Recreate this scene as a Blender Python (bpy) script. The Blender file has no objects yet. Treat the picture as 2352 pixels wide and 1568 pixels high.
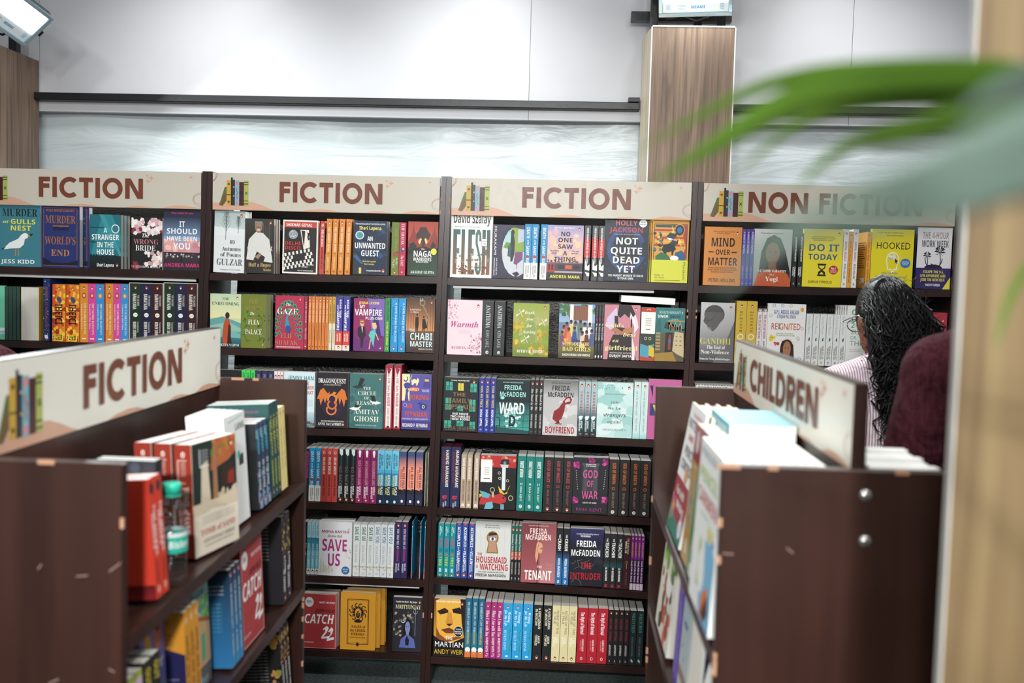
import bpy, bmesh, math, random
from mathutils import Matrix, Vector
random.seed(7)
SC = bpy.context.scene
COL = SC.collection

# ------------------------------------------------------------------ camera, world, lights, exposure
FPX = 2287.0                                     # 35 mm lens on a 2352 px wide frame
EYE = Vector((0, 0, 1.56))
YAW, PITCH, ROLL = math.radians(2.817), math.radians(3.778), math.radians(1.485)
fwd = Vector((-math.sin(YAW)*math.cos(PITCH), math.cos(YAW)*math.cos(PITCH), -math.sin(PITCH)))
r0 = Vector((math.cos(YAW), math.sin(YAW), 0)); u0 = r0.cross(fwd)
rgt = math.cos(ROLL)*r0 + math.sin(ROLL)*u0
upv = -math.sin(ROLL)*r0 + math.cos(ROLL)*u0
cam = bpy.data.cameras.new('camera'); camo = bpy.data.objects.new('camera', cam); COL.objects.link(camo)
camo.matrix_world = Matrix(((rgt.x, upv.x, -fwd.x, 0), (rgt.y, upv.y, -fwd.y, 0), (rgt.z, upv.z, -fwd.z, EYE.z), (0, 0, 0, 1)))
cam.sensor_width = 36; cam.lens = 36*FPX/2352; cam.clip_start = 0.02
cam.dof.use_dof = True; cam.dof.focus_distance = 3.62; cam.dof.aperture_fstop = 2.8
SC.camera = camo
SC.view_settings.view_transform = 'Standard'; SC.view_settings.look = 'None'
SC.view_settings.exposure = 0.0; SC.view_settings.gamma = 1; SC.view_settings.use_curve_mapping = False
W = bpy.data.worlds.new('hall_ambient'); SC.world = W; W.use_nodes = True
nt = W.node_tree; nt.nodes.clear()
_bg = nt.nodes.new('ShaderNodeBackground'); _o = nt.nodes.new('ShaderNodeOutputWorld')
_bg.inputs[0].default_value = (0.96, 0.98, 1.0, 1); _bg.inputs[1].default_value = 0.22
nt.links.new(_bg.outputs[0], _o.inputs[0])

def aim(o, loc, target):
    o.location = loc
    o.rotation_euler = (Vector(target)-Vector(loc)).to_track_quat('-Z', 'Y').to_euler()
def area(name, loc, target, power, sx, sy, spread=120, col=(0.985, 1.0, 0.985)):
    l = bpy.data.lights.new(name, 'AREA'); l.shape = 'RECTANGLE'; l.size = sx; l.size_y = sy
    l.energy = power; l.color = col; l.spread = math.radians(spread)
    o = bpy.data.objects.new(name, l); COL.objects.link(o); aim(o, loc, target); return o
# the hall's floodlights hang in a row on a truss over the aisle behind the camera and over the islands (fixtures built below)
TRUSS = [((-2.1, 1.3, 3.05), (-1.9, 3.9, .4), 11, 150), ((-0.7, 1.3, 3.05), (-0.1, 3.2, .3), 8.5, 150),
         ((0.7, 1.3, 3.05), (-0.3, 2.9, .5), 11, 150), ((2.1, 1.3, 3.05), (1.9, 3.9, .4), 7.5, 150),
         ((-0.72, -2.2, 2.75), (-0.30, 3.65, .12), 20, 66), ((0.18, -2.2, 2.75), (-0.20, 3.65, .12), 23, 66),
         ((-1.6, 3.72, 3.0), (-1.6, 4.45, 1.95), 3.2, 96), ((-0.4, 3.72, 3.0), (-0.4, 4.45, 1.95), 3.2, 96), ((1.2, 3.72, 3.0), (1.2, 4.45, 1.95), 3.2, 96)]
for _l, _t, _p, _s in TRUSS:
    area('floodlight_beam', _l, _t, _p, .27, .2, _s)

# ------------------------------------------------------------------ points of the place: pixel ray -> plane
def ray(px, py): return ((px-1176)/FPX)*rgt - ((py-784)/FPX)*upv + fwd
def at(ax, val, px, py):
    d = ray(px, py); i = 'XYZ'.index(ax); return EYE + d*((val-EYE[i])/d[i])

# ------------------------------------------------------------------ materials
def lin(h):
    if len(h) == 3: h = ''.join(c*2 for c in h)
    v = [int(h[i:i+2], 16)/255 for i in (0, 2, 4)]
    return tuple(c/12.92 if c <= .04045 else ((c+.055)/1.055)**2.4 for c in v)
def mat(name, h='888', rough=.5, metal=0, coat=0, spec=.5, bump=0, bscale=60, build=None):
    m = bpy.data.materials.new(name); m.use_nodes = True; t = m.node_tree
    b = t.nodes['Principled BSDF']
    b.inputs['Base Color'].default_value = (*lin(h), 1); b.inputs['Roughness'].default_value = rough
    b.inputs['Metallic'].default_value = metal; b.inputs['Coat Weight'].default_value = coat
    b.inputs['Specular IOR Level'].default_value = spec
    if bump:
        n = t.nodes.new('ShaderNodeTexNoise'); n.inputs['Scale'].default_value = bscale; n.inputs['Detail'].default_value = 5
        k = t.nodes.new('ShaderNodeTexCoord'); t.links.new(k.outputs['Object'], n.inputs['Vector'])
        bp = t.nodes.new('ShaderNodeBump'); bp.inputs['Strength'].default_value = bump; bp.inputs['Distance'].default_value = .004
        t.links.new(n.outputs['Fac'], bp.inputs['Height']); t.links.new(bp.outputs['Normal'], b.inputs['Normal'])
    if build: build(t, b)
    return m
def streak(c1, c2, vec, scale=4, detail=8, lo=.35, hi=.65, dist=0, c3=None):
    """noise stretched along one axis -> colour ramp into the base colour"""
    def f(t, b):
        k = t.nodes.new('ShaderNodeTexCoord'); mp = t.nodes.new('ShaderNodeMapping'); mp.inputs['Scale'].default_value = vec
        n = t.nodes.new('ShaderNodeTexNoise'); n.inputs['Scale'].default_value = scale; n.inputs['Detail'].default_value = detail
        n.inputs['Distortion'].default_value = dist
        cr = t.nodes.new('ShaderNodeValToRGB'); e = cr.color_ramp.elements
        e[0].position = lo; e[1].position = hi; e[0].color = (*lin(c1), 1); e[1].color = (*lin(c2), 1)
        if c3: q = cr.color_ramp.elements.new((lo+hi)/2); q.color = (*lin(c3), 1)
        t.links.new(k.outputs['Object'], mp.inputs[0]); t.links.new(mp.outputs[0], n.inputs['Vector'])
        t.links.new(n.outputs['Fac'], cr.inputs[0]); t.links.new(cr.outputs[0], b.inputs['Base Color'])
    return f
def ink_nodes(t, b):
    a = t.nodes.new('ShaderNodeAttribute'); a.attribute_name = 'ink'
    t.links.new(a.outputs['Color'], b.inputs['Base Color'])
    k = t.nodes.new('ShaderNodeTexCoord'); n = t.nodes.new('ShaderNodeTexNoise'); n.inputs['Scale'].default_value = 40
    r = t.nodes.new('ShaderNodeMapRange'); r.inputs[3].default_value = b.inputs['Roughness'].default_value-.06
    r.inputs[4].default_value = b.inputs['Roughness'].default_value+.08
    t.links.new(k.outputs['Object'], n.inputs['Vector']); t.links.new(n.outputs['Fac'], r.inputs[0]); t.links.new(r.outputs[0], b.inputs['Roughness'])
M = {}
M['ink'] = mat('printed_paper_cover', rough=.42, spec=.4, build=ink_nodes)
M['gloss'] = mat('printed_gloss_laminate', rough=.22, spec=.5, build=ink_nodes)
def page_nodes(t, b):
    k = t.nodes.new('ShaderNodeTexCoord'); mp = t.nodes.new('ShaderNodeMapping'); mp.inputs['Scale'].default_value = (3, 1600, 3)
    n = t.nodes.new('ShaderNodeTexNoise'); n.inputs['Scale'].default_value = 1; n.inputs['Detail'].default_value = 2
    cr = t.nodes.new('ShaderNodeValToRGB'); e = cr.color_ramp.elements
    e[0].color = (*lin('bdb8ac'), 1); e[1].color = (*lin('ece8df'), 1)
    t.links.new(k.outputs['Object'], mp.inputs[0]); t.links.new(mp.outputs[0], n.inputs['Vector'])
    t.links.new(n.outputs['Fac'], cr.inputs[0]); t.links.new(cr.outputs[0], b.inputs['Base Color'])
M['pages'] = mat('page_block', rough=.8, spec=.2, build=page_nodes)
M['whitepages'] = mat('white_page_block', 'f2f0ec', rough=.8, spec=.2, bump=.05)
M['redpages'] = mat('red_page_edge', '7a1626', rough=.7, bump=.05)
M['dark'] = mat('dark_stained_board', rough=.30, spec=.5, build=streak('1f1210', '331c18', (1, 1, .12), 9, 8, .3, .7), )
M['panel'] = mat('dark_mahogany_laminate', rough=.34, spec=.5, build=streak('2b1712', '3a221b', (5, 5, .35), 4, 5, .3, .72, .4))
M['blackback'] = mat('black_gloss_back_board', '100d0d', rough=.28, spec=.5, bump=.5, bscale=160)
M['chip'] = mat('bare_chipped_wood', 'b08468', rough=.8, bump=.2)
M['oak'] = mat('oak_print_laminate', rough=.5, spec=.35, build=streak('5f4d40', '8d7563', (14, 14, .5), 2.4, 10, .33, .66, 2.2, '7b6555'))
M['oakwarm'] = mat('warm_oak_print_laminate', rough=.5, spec=.35, build=streak('645038', '84704f', (9, 9, .4), 2.6, 7, .32, .7, 1.2, '756043'))
M['oakpale'] = mat('pale_oak_print_laminate', rough=.5, spec=.35, build=streak('b39d7e', 'e2d6c0', (14, 14, .5), 2.5, 8, .3, .7, .8))
M['greyedge'] = mat('grey_edge_band', 'b9b5ae', rough=.5, bump=.03)
M['header'] = mat('printed_header_laminate', rough=.34, spec=.3, build=ink_nodes)
M['whiteedge'] = mat('white_edge_band', 'e8e8e6', rough=.5, bump=.03)
M['wallwhite'] = mat('white_wall_panel', rough=.38, spec=.4, build=streak('c4c4ca', 'd0d0d5', (1, 1, 1), 1.2, 3, .3, .7))
def sheet_nodes(t, b):
    k = t.nodes.new('ShaderNodeTexCoord'); mp = t.nodes.new('ShaderNodeMapping'); mp.inputs['Rotation'].default_value = (0, .5, 0); mp.inputs['Scale'].default_value = (1.2, 1, 6)
    n = t.nodes.new('ShaderNodeTexNoise'); n.inputs['Scale'].default_value = 2.2; n.inputs['Detail'].default_value = 5; n.inputs['Distortion'].default_value = 1.0
    bp = t.nodes.new('ShaderNodeBump'); bp.inputs['Strength'].default_value = .3; bp.inputs['Distance'].default_value = .03
    t.links.new(k.outputs['Object'], mp.inputs[0]); t.links.new(mp.outputs[0], n.inputs['Vector'])
    t.links.new(n.outputs['Fac'], bp.inputs['Height']); t.links.new(bp.outputs['Normal'], b.inputs['Normal'])
M['plastic'] = mat('wrinkled_plastic_sheet', 'ccd5d8', rough=.30, spec=.55, build=sheet_nodes)
M['steel'] = mat('black_painted_steel', '17191b', rough=.35, metal=.2, bump=.15, bscale=80)
M['carpet'] = mat('grey_carpet', rough=.95, spec=.1, build=streak('3c4443', '5c6664', (1, 1, 1), 90, 4, .3, .7))
M['chrome'] = mat('bright_zinc', 'c9c9c6', rough=.25, metal=.9, bump=.03)
M['lampbody'] = mat('grey_cast_lamp_body', '5b666b', rough=.4, metal=.5, bump=.1)
M['rubber'] = mat('black_cable', '101112', rough=.5, bump=.1)
def emis(name, col, s):
    def f(t, b):
        b.inputs['Emission Color'].default_value = (*col, 1); b.inputs['Emission Strength'].default_value = s
    return mat(name, 'ffffff', .2, build=f)
M['lamplit'] = emis('lit_lamp_glass', (.93, 1, 1), 7)
M['lamprim'] = mat('lamp_bezel', '8fa3ad', rough=.3, metal=.3, bump=.05)

# ------------------------------------------------------------------ objects and tags
def tag(o, label=None, cat=None, group=None, kind=None):
    if label: o['label'] = label
    if cat: o['category'] = cat
    if group: o['group'] = group
    if kind: o['kind'] = kind
    return o
def empty(name, mw, label=None, cat=None, group=None):
    o = bpy.data.objects.new(name, None); COL.objects.link(o); o.empty_display_size = .05
    o.matrix_world = mw if isinstance(mw, Matrix) else Matrix.Translation(mw)
    return tag(o, label, cat, group)
def link(name, me, parent=None):
    o = bpy.data.objects.new(name, me); COL.objects.link(o)
    if parent: o.parent = parent
    return o
def obj(name, bm, m, parent=None, smooth=False):
    me = bpy.data.meshes.new(name); bm.to_mesh(me); bm.free()
    for k in (m if isinstance(m, (list, tuple)) else [m]): me.materials.append(k)
    if smooth:
        for p in me.polygons: p.use_smooth = True
    return link(name, me, parent)
def bx(bm, a, b, bev=0, mi=0, mx=None):
    """axis aligned box between two corners"""
    a, b = [min(p, q) for p, q in zip(a, b)], [max(p, q) for p, q in zip(a, b)]
    vs = [bm.verts.new((x, y, z)) for x in (a[0], b[0]) for y in (a[1], b[1]) for z in (a[2], b[2])]
    fs = [bm.faces.new([vs[i] for i in f]) for f in ((0, 1, 3, 2), (4, 6, 7, 5), (0, 4, 5, 1), (2, 3, 7, 6), (0, 2, 6, 4), (1, 5, 7, 3))]
    for f in fs: f.material_index = mi
    if bev:
        es = list({e for f in fs for e in f.edges})
        r = bmesh.ops.bevel(bm, geom=es, offset=bev, segments=1, affect='EDGES')
        for f in r['faces']: f.material_index = mi
        vs = list({v for f in r['faces'] for v in f.verts})
    if mx: bmesh.ops.transform(bm, matrix=mx, verts=[v for v in vs if v.is_valid])
    return bm
def box(a, b, bev=0): return bx(bmesh.new(), a, b, bev)
def hexa(p, bm=None):
    """box from 8 points: bottom 4 then top 4, both counter-clockwise"""
    bm = bm or bmesh.new(); v = [bm.verts.new(q) for q in p]
    for f in ((3, 2, 1, 0), (4, 5, 6, 7), (0, 1, 5, 4), (1, 2, 6, 5), (2, 3, 7, 6), (3, 0, 4, 7)): bm.faces.new([v[i] for i in f])
    return bm
def lathe(bm, prof, n=24, mx=None, mi=0, cap=True):
    rings = []
    for r, z in prof:
        rings.append([bm.verts.new((r*math.cos(2*math.pi*i/n), r*math.sin(2*math.pi*i/n), z)) for i in range(n)])
    for a, b in zip(rings, rings[1:]):
        for i in range(n):
            f = bm.faces.new((a[i], a[(i+1) % n], b[(i+1) % n], b[i])); f.material_index = mi
    if cap:
        for rg, rev in ((rings[0], True), (rings[-1], False)):
            f = bm.faces.new(rg[::-1] if rev else rg); f.material_index = mi
    if mx: bmesh.ops.transform(bm, matrix=mx, verts=[v for q in rings for v in q])
    return bm
def tube(bm, pts, rad, n=8, mi=0):
    """round tube along points; rad a number or a list"""
    P = [Vector(p) for p in pts]; R = rad if isinstance(rad, (list, tuple)) else [rad]*len(P); rings = []
    up = Vector((.13, .27, .95)).normalized()
    for i, p in enumerate(P):
        d = (P[min(i+1, len(P)-1)]-P[max(i-1, 0)]).normalized()
        a = d.cross(up); a = a.normalized() if a.length > 1e-4 else d.orthogonal().normalized(); b = d.cross(a)
        rings.append([bm.verts.new(p+R[i]*(math.cos(2*math.pi*k/n)*a+math.sin(2*math.pi*k/n)*b)) for k in range(n)])
    for A, B in zip(rings, rings[1:]):
        for k in range(n):
            f = bm.faces.new((A[k], A[(k+1) % n], B[(k+1) % n], B[k])); f.material_index = mi
    bm.faces.new(rings[0][::-1]).material_index = mi; bm.faces.new(rings[-1]).material_index = mi
    return bm
def struct(name, bm, m, label=None):
    return tag(obj(name, bm, m), label, None, None, 'structure')

# ------------------------------------------------------------------ lettering: one small mesh per glyph and style
STY = {'R': (0x1D400, 0x1D41A, 0x1D7CE), 'I': (0x1D468, 0x1D482, None),
       'B': (0x1D5D4, 0x1D5EE, 0x1D7EC), 'M': (0x1D63C, 0x1D656, None)}
def uni(c, k):
    B = STY.get(k.upper() if k in 'r' else k)
    if B:
        if 'A' <= c <= 'Z': return chr(B[0]+ord(c)-65)
        if 'a' <= c <= 'z': return chr(B[1]+ord(c)-97)
        if c.isdigit() and B[2]: return chr(B[2]+ord(c)-48)
    return c
GL = {}
def make_glyphs(used):
    """one text object per style holds every character on a line of its own; a second one gives the advance widths"""
    chars = ''.join(chr(i) for i in range(33, 127)); jobs = []; LS = 4.0
    for k in ' RrIBM':
        cs = [c for c in chars if k == ' ' or (c in used[k] and c.isalnum() and not (k in 'IM' and c.isdigit()))]
        for wrap_ in ('', 'H'):
            cu = bpy.data.curves.new('glyph', 'FONT'); cu.body = '\n'.join(wrap_+uni(c, k)+wrap_ for c in cs); cu.resolution_u = 2; cu.space_line = LS
            if k == 'r' and not wrap_: cu.offset = -.008
            o = bpy.data.objects.new('glyph', cu); COL.objects.link(o); jobs.append((k, cs, o))
    cu = bpy.data.curves.new('glyph', 'FONT'); cu.body = 'HH'; hh = bpy.data.objects.new('glyph', cu); COL.objects.link(hh)
    bpy.context.view_layer.update(); dg = bpy.context.evaluated_depsgraph_get(); w0 = hh.dimensions.x
    for i in range(0, len(jobs), 2):
        k, cs, o = jobs[i]; o2 = jobs[i+1][2]
        def lines(ob):
            me = ob.evaluated_get(dg).to_mesh(); ln = [int(round((.3-v.co.y)/LS)) for v in me.vertices]
            return me, ln
        me, ln = lines(o); V = {}; F = {}; idx = []
        for v, q in zip(me.vertices, ln):
            L = V.setdefault(q, []); idx.append(len(L)); L.append((v.co.x, v.co.y+q*LS))
        for p in me.polygons: F.setdefault(ln[p.vertices[0]], []).append(tuple(idx[j] for j in p.vertices))
        me2, ln2 = lines(o2); lo, hi = {}, {}
        for v, q in zip(me2.vertices, ln2): lo[q] = min(lo.get(q, 9), v.co.x); hi[q] = max(hi.get(q, -9), v.co.x)
        for q, c in enumerate(cs):
            if q in V: GL[k, c] = (V[q], F.get(q, []), hi[q]-lo[q]-w0)
    for o in [j[2] for j in jobs]+[hh]:
        d = o.data; bpy.data.objects.remove(o); bpy.data.curves.remove(d)
def glyph(k, c):
    if c == ' ': return ([], [], .30)
    return GL.get((k, c)) or GL.get((' ', c)) or ([], [], .3)

class Print:
    """collects coloured faces: printed matter and boards of one mesh"""
    def __init__(s): s.v, s.f, s.c, s.m = [], [], [], []
    def face(s, pts, cols, mi=0):
        i = len(s.v); s.v += [tuple(p) for p in pts]; n = len(pts); s.f.append(tuple(range(i, i+n))); s.m.append(mi)
        s.c += [cols]*n if isinstance(cols[0], float) else cols
    def box(s, a, b, h, mi=0):
        c = lin(h); x0, y0, z0 = a; x1, y1, z1 = b
        P = [(x, y, z) for x in (x0, x1) for y in (y0, y1) for z in (z0, z1)]
        for f in ((0, 1, 3, 2), (4, 6, 7, 5), (0, 4, 5, 1), (2, 3, 7, 6), (0, 2, 6, 4), (1, 5, 7, 3)): s.face([P[i] for i in f], c, mi)
    def mesh(s, name, mats):
        me = bpy.data.meshes.new(name); me.from_pydata(s.v, [], s.f)
        at_ = me.color_attributes.new('ink', 'FLOAT_COLOR', 'CORNER')
        flat = []
        for c in s.c: flat += (c[0], c[1], c[2], 1.0)
        at_.data.foreach_set('color', flat)
        me.polygons.foreach_set('material_index', s.m)
        for m in mats: me.materials.append(m)
        me.update(); return me
class Sheet:
    """a printed rectangle w x h in percent coordinates; each op lies a hair above the last"""
    def __init__(s, pr, o, ux, uy, w, h, eps=5e-5):
        s.p, s.o, s.ux, s.uy, s.w, s.h = pr, Vector(o), Vector(ux), Vector(uy), w, h
        s.n = s.ux.cross(s.uy); s.k = 1; s.eps = eps
    def P(s, x, y): return s.o+s.ux*(x/100*s.w)+s.uy*(y/100*s.h)+s.n*(s.k*s.eps)
    def draw(s, ops):
        for op in ops: getattr(s, 'op_'+op[0])(*op[1:]); s.k += 1
    def poly(s, pts, c):
        if any(q[0] < 0 or q[0] > 100 or q[1] < 0 or q[1] > 100 for q in pts):          # trim at the edge of the sheet
            for ax, lim, sg in ((0, 0, 1), (0, 100, -1), (1, 0, 1), (1, 100, -1)):
                out = []
                for i, q in enumerate(pts):
                    p = pts[i-1]; di, dp = (q[ax]-lim)*sg, (p[ax]-lim)*sg
                    if (di < 0) != (dp < 0):
                        k = dp/(dp-di); out.append((p[0]+(q[0]-p[0])*k, p[1]+(q[1]-p[1])*k))
                    if di >= 0: out.append(q)
                pts = out
                if len(pts) < 3: return
        s.p.face([s.P(*q) for q in pts], lin(c) if isinstance(c, str) else c)
    def op_r(s, x0, y0, x1, y1, c): s.poly([(x0, y0), (x1, y0), (x1, y1), (x0, y1)], c)
    def op_g(s, x0, y0, x1, y1, c0, c1):
        a, b = lin(c0), lin(c1); s.p.face([s.P(x0, y0), s.P(x1, y0), s.P(x1, y1), s.P(x0, y1)], [a, a, b, b])
    def op_gx(s, x0, y0, x1, y1, c0, c1):
        a, b = lin(c0), lin(c1); s.p.face([s.P(x0, y0), s.P(x1, y0), s.P(x1, y1), s.P(x0, y1)], [a, b, b, a])
    def op_e(s, cx, cy, rx, ry, c, n=18):
        s.poly([(cx+rx*math.cos(2*math.pi*i/n), cy+ry*math.sin(2*math.pi*i/n)) for i in range(n)], c)
    def op_o(s, cx, cy, rx, ry, wd, c, a0=0, a1=360, n=24):
        k = wd/rx; cl = lin(c)
        for i in range(n):
            q = []
            for j, kk in ((i, 1), (i+1, 1), (i+1, 1-k), (i, 1-k)):
                a = math.radians(a0+(a1-a0)*j/n); q.append((cx+rx*kk*math.cos(a), cy+ry*kk*math.sin(a)))
            s.poly(q, cl)
    def op_p(s, pts, c):
        v = [float(t) for t in pts.split()]; s.poly(list(zip(v[::2], v[1::2])), c)
    def op_l(s, pts, wd, c):
        v = [float(t) for t in pts.split()]; q = list(zip(v[::2], v[1::2])); cl = lin(c); a = s.w/s.h
        for (x0, y0), (x1, y1) in zip(q, q[1:]):
            dx, dy = x1-x0, (y1-y0)/a; L = math.hypot(dx, dy)
            if L < 1e-6: continue
            nx, ny = -dy/L*wd/2, dx/L*wd/2*a
            s.poly([(x0-nx, y0-ny), (x1-nx, y1-ny), (x1+nx, y1+ny), (x0+nx, y0+ny)], cl)
    def op_n(s, x0, y0, x1, y1, n, r0, r1, cols, seed=1):
        rd = random.Random(seed); a = s.w/s.h
        for i in range(n):
            x, y, r = rd.uniform(x0, x1), rd.uniform(y0, y1), rd.uniform(r0, r1); m = rd.choice((5, 6, 7)); ph = rd.random()*6
            s.poly([(x+r*math.cos(ph+6.283*j/m)*rd.uniform(.6, 1.1), y+r*a*math.sin(ph+6.283*j/m)*rd.uniform(.6, 1.1)) for j in range(m)], rd.choice(cols)); s.k += .12
    def op_t(s, text, cx, cy, w, h, c, k='B'):
        adv = [glyph(k, ch) for ch in text]; tot = sum(a[2] for a in adv) or 1; cl = lin(c) if isinstance(c, str) else c
        sx = w/tot; sy = h/.72; x = cx-w/2; y = cy-h/2
        for vs, fs, ad in adv:
            if fs:
                i = len(s.p.v); s.p.v += [tuple(s.P(x+vx*sx, y+vy*sy)) for vx, vy in vs]
                for f in fs:
                    s.p.f.append(tuple(i+j for j in f)); s.p.m.append(0); s.p.c += [cl]*len(f)
            x += ad*sx
    def op_tv(s, text, cx, cy, L, h, c, k='B'):                  # a line of words running down the sheet
        adv = [glyph(k, ch) for ch in text]; tot = sum(a[2] for a in adv) or 1; cl = lin(c); y = cy+L/2
        for vs, fs, ad in adv:
            if fs:
                i = len(s.p.v); s.p.v += [tuple(s.P(cx-h/2+vy/.72*h, y-vx*L/tot)) for vx, vy in vs]
                for f in fs: s.p.f.append(tuple(i+j for j in f)); s.p.m.append(0); s.p.c += [cl]*len(f)
            y -= ad*L/tot
    def op_k(s, cx, cy, r=4, c='c8552b'):                       # small oval emblem with a bird, upright on a cover
        a = s.w/s.h; s.op_e(cx, cy, r, r*a*1.35, c); s.k += 1; s.op_e(cx, cy-r*a*.15, r*.5, r*a*.9, 'f4efe6', 10)
        s.k += 1; s.op_e(cx-r*.1, cy+r*a*.45, r*.42, r*a*.5, '1a1413', 8)
    def op_ks(s, x, y, r, c='c8552b', b='f4efe6'):               # the same emblem on a spine (length runs along x)
        a = s.w/s.h; s.op_e(x, y, r*1.35, r*a, c, 14); s.k += 1; s.op_e(x+r*.15, y, r*.9, r*a*.5, b, 10); s.k += 1
        s.op_e(x-r*.45, y, r*.45, r*a*.42, '1a1413', 8)
# ------------------------------------------------------------------ book designs: f front, s spine (left end = top of the spine), b back; percent coordinates
D = {}
def B(key, d, bg, sp=None, f=(), s=(), b=(), bk=None, hard=0, pg='pages', gl=0):
    D[key] = dict(d=d, bg=bg, sp=sp or bg, bk=bk or sp or bg, f=list(f), s=list(s), b=list(b), hard=hard, pg=pg, gl=gl)
def T(x, cx, cy, w, h, c='f5f3ee', k='B'): return ('t', x, cx, cy, w, h, c, k)
def tl(c, *rows):                      # several centred lines: (text, y, width, height)
    return [T(t, 50, y, w, h, c) for t, y, w, h in rows]
def palm(x, y, s, c):
    o = [('l', f'{x} {y-s*1.7} {x+s*.18} {y-s*.8} {x} {y}', 2.2, c)]
    for dx, dy in ((-1, .1), (-.8, .55), (-.3, .75), (.4, .7), (.9, .45), (1, -.05), (-.75, -.4), (.7, -.5)):
        o.append(('p', f'{x} {y-s*.08} {x+dx*s*.55} {y+dy*s*.75+s*.13} {x+dx*s} {y+dy*s*.55} {x+dx*s*.5} {y+dy*s*.45-s*.05}', c))
    return o
def face(cx, cy, s, skin, hair, rob=None, long=1):   # plain generic head and shoulders
    o = [('e', cx, cy, s*1.25, s*1.2, hair)]
    if long: o.append(('p', f'{cx-s*1.25} {cy} {cx+s*1.25} {cy} {cx+s*1.5} {cy-s*2.1} {cx-s*1.5} {cy-s*2.1}', hair))
    o += [('e', cx, cy-s*.95, s*.4, s*.6, skin), ('e', cx, cy-s*.1, s*.75, s*.95, skin)]
    if rob: o.append(('p', f'{cx-s*.4} {cy-s*1.2} {cx+s*.4} {cy-s*1.2} {cx+s*1.9} {cy-s*1.9} {cx+s*2.4} {cy-s*3.2} {cx-s*2.4} {cy-s*3.2} {cx-s*1.9} {cy-s*1.9}', rob))
    o += [('e', cx-s*.3, cy+s*.05, s*.12, s*.06, hair), ('e', cx+s*.3, cy+s*.05, s*.12, s*.06, hair), ('l', f'{cx-s*.22} {cy-s*.6} {cx+s*.22} {cy-s*.6}', 1, '7a3a32')]
    return o
def man(x, y, s, c, h=1):              # standing figure silhouette
    return [('e', x, y+s*.93, s*.09, s*.08, c), ('p', f'{x-s*.17} {y+s*.8} {x+s*.17} {y+s*.8} {x+s*.2} {y+s*.4} {x+s*.12} {y} {x+s*.02} {y} {x} {y+s*.35} {x-s*.03} {y} {x-s*.13} {y} {x-s*.2} {y+s*.4}', c)]
K, KS = ('k', 88, 93, 3.6), lambda x=93, y=50, r=2.2, c='c8552b', b='f4efe6': ('ks', x, y, r, c, b)

# -- far-left bookcase
B('gull', 'teal cover with a white seagull', '3d7d8c', '2f6876', [
    T('MURDER', 50, 88, 86, 13, '141a1c', 'R'), T('at', 16, 73, 14, 5, 'e9e04c', 'I'), T('GULLS', 58, 73, 62, 8, 'e9e04c'), T('NEST', 52, 62.5, 52, 8, 'e9e04c'),
    ('p', '8 27 24 38 46 45 54 52 66 54 70 50 62 44 60 36 50 30 30 29', 'eef0ee'), ('e', 63, 50, 8, 4.6, 'f4f5f2'), ('p', '69 51 80 51 70 48.6', 'e58a2e'),
    ('l', '40 29 39 17', 2, 'c08a52'), ('l', '46 29 47 17', 2, 'c08a52'), ('p', '5 29 16 31 8 26', '222829'), ('p', '73 53 83 54 77 49', '20262a'), T('JESS KIDD', 46, 8, 82, 6.5)])
B('worlds_end', 'navy cover with copper foil lettering', '23306b', '1f2a5e', [
    ('l', '6 3 94 3 94 96 6 96 6 3', 1.5, '8a5a36'), T('MURDER', 50, 78, 80, 13, 'a5653a', 'R'), ('r', 30, 60, 72, 68, '17204a'), ('r', 30, 66, 72, 68, 'a5653a'),
    T("WORLD'S", 50, 44, 82, 13, 'a5653a', 'R'), T('END', 50, 24, 50, 11, 'b77a45', 'R'), ('p', '4 4 96 4 96 12 70 8 30 8 4 16', '16182c'), T('ROSS MONTGOMERY', 50, 92, 76, 4, 'a5653a'),
    ('n', 10, 20, 90, 90, 26, .5, 1, ['c9ccd8', '8a5a36'], 4)], hard=1)
B('stranger', 'teal cover with white capitals and round sticker', '1f6a78', '18505c', [
    ('p', '0 20 40 100 70 100 100 60 100 40', '2b8794'), ('p', '30 100 45 100 100 30 100 18', '3a97a0'), ('g', 0, 0, 100, 24, '0c1316', '14262b'), ('n', 0, 18, 100, 26, 24, 3, 6, ['11262b'], 3), ('r', 0, 75, 45, 77, '10424d'), ('r', 0, 48, 42, 50, '10424d'),
    ('e', 82, 74, 13, 8.5, 'd9e6e6'), ('e', 82, 74, 10, 6.5, '2d7884'), *tl('f5f6f4', ('A', 71, 11, 9), ('STRANGER', 58.5, 88, 10), ('IN THE', 44.5, 54, 10), ('HOUSE', 31, 58, 10), ('Shari Lapena', 7, 56, 6)), ('k', 88, 7, 3.6)])
B('wrong_bride', 'black cover with white and pink peonies', '1b1a1d', None, [
    ('n', 0, 70, 100, 98, 60, 6, 11, ['efe6e4', 'e6c9cc', 'd7a6ae', 'f6f1ee', '8c2c3c'], 5), ('n', 45, 6, 100, 34, 40, 5, 10, ['efe6e4', 'e3cfca', 'c79aa0', 'f3eeea'], 8), ('n', 0, 2, 22, 22, 12, 5, 9, ['7e2738', 'a04454'], 9),
    T('The', 46, 66, 24, 8, 'f3efe9', 'I'), T('WRONG', 48, 54, 80, 10, 'c97f85', 'r'), T('BRIDE', 46, 42, 66, 11, 'f3efe9', 'r'), T('CATHARINA MAURA', 50, 6, 86, 4.5, 'd9d4cd', 'r')])
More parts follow.
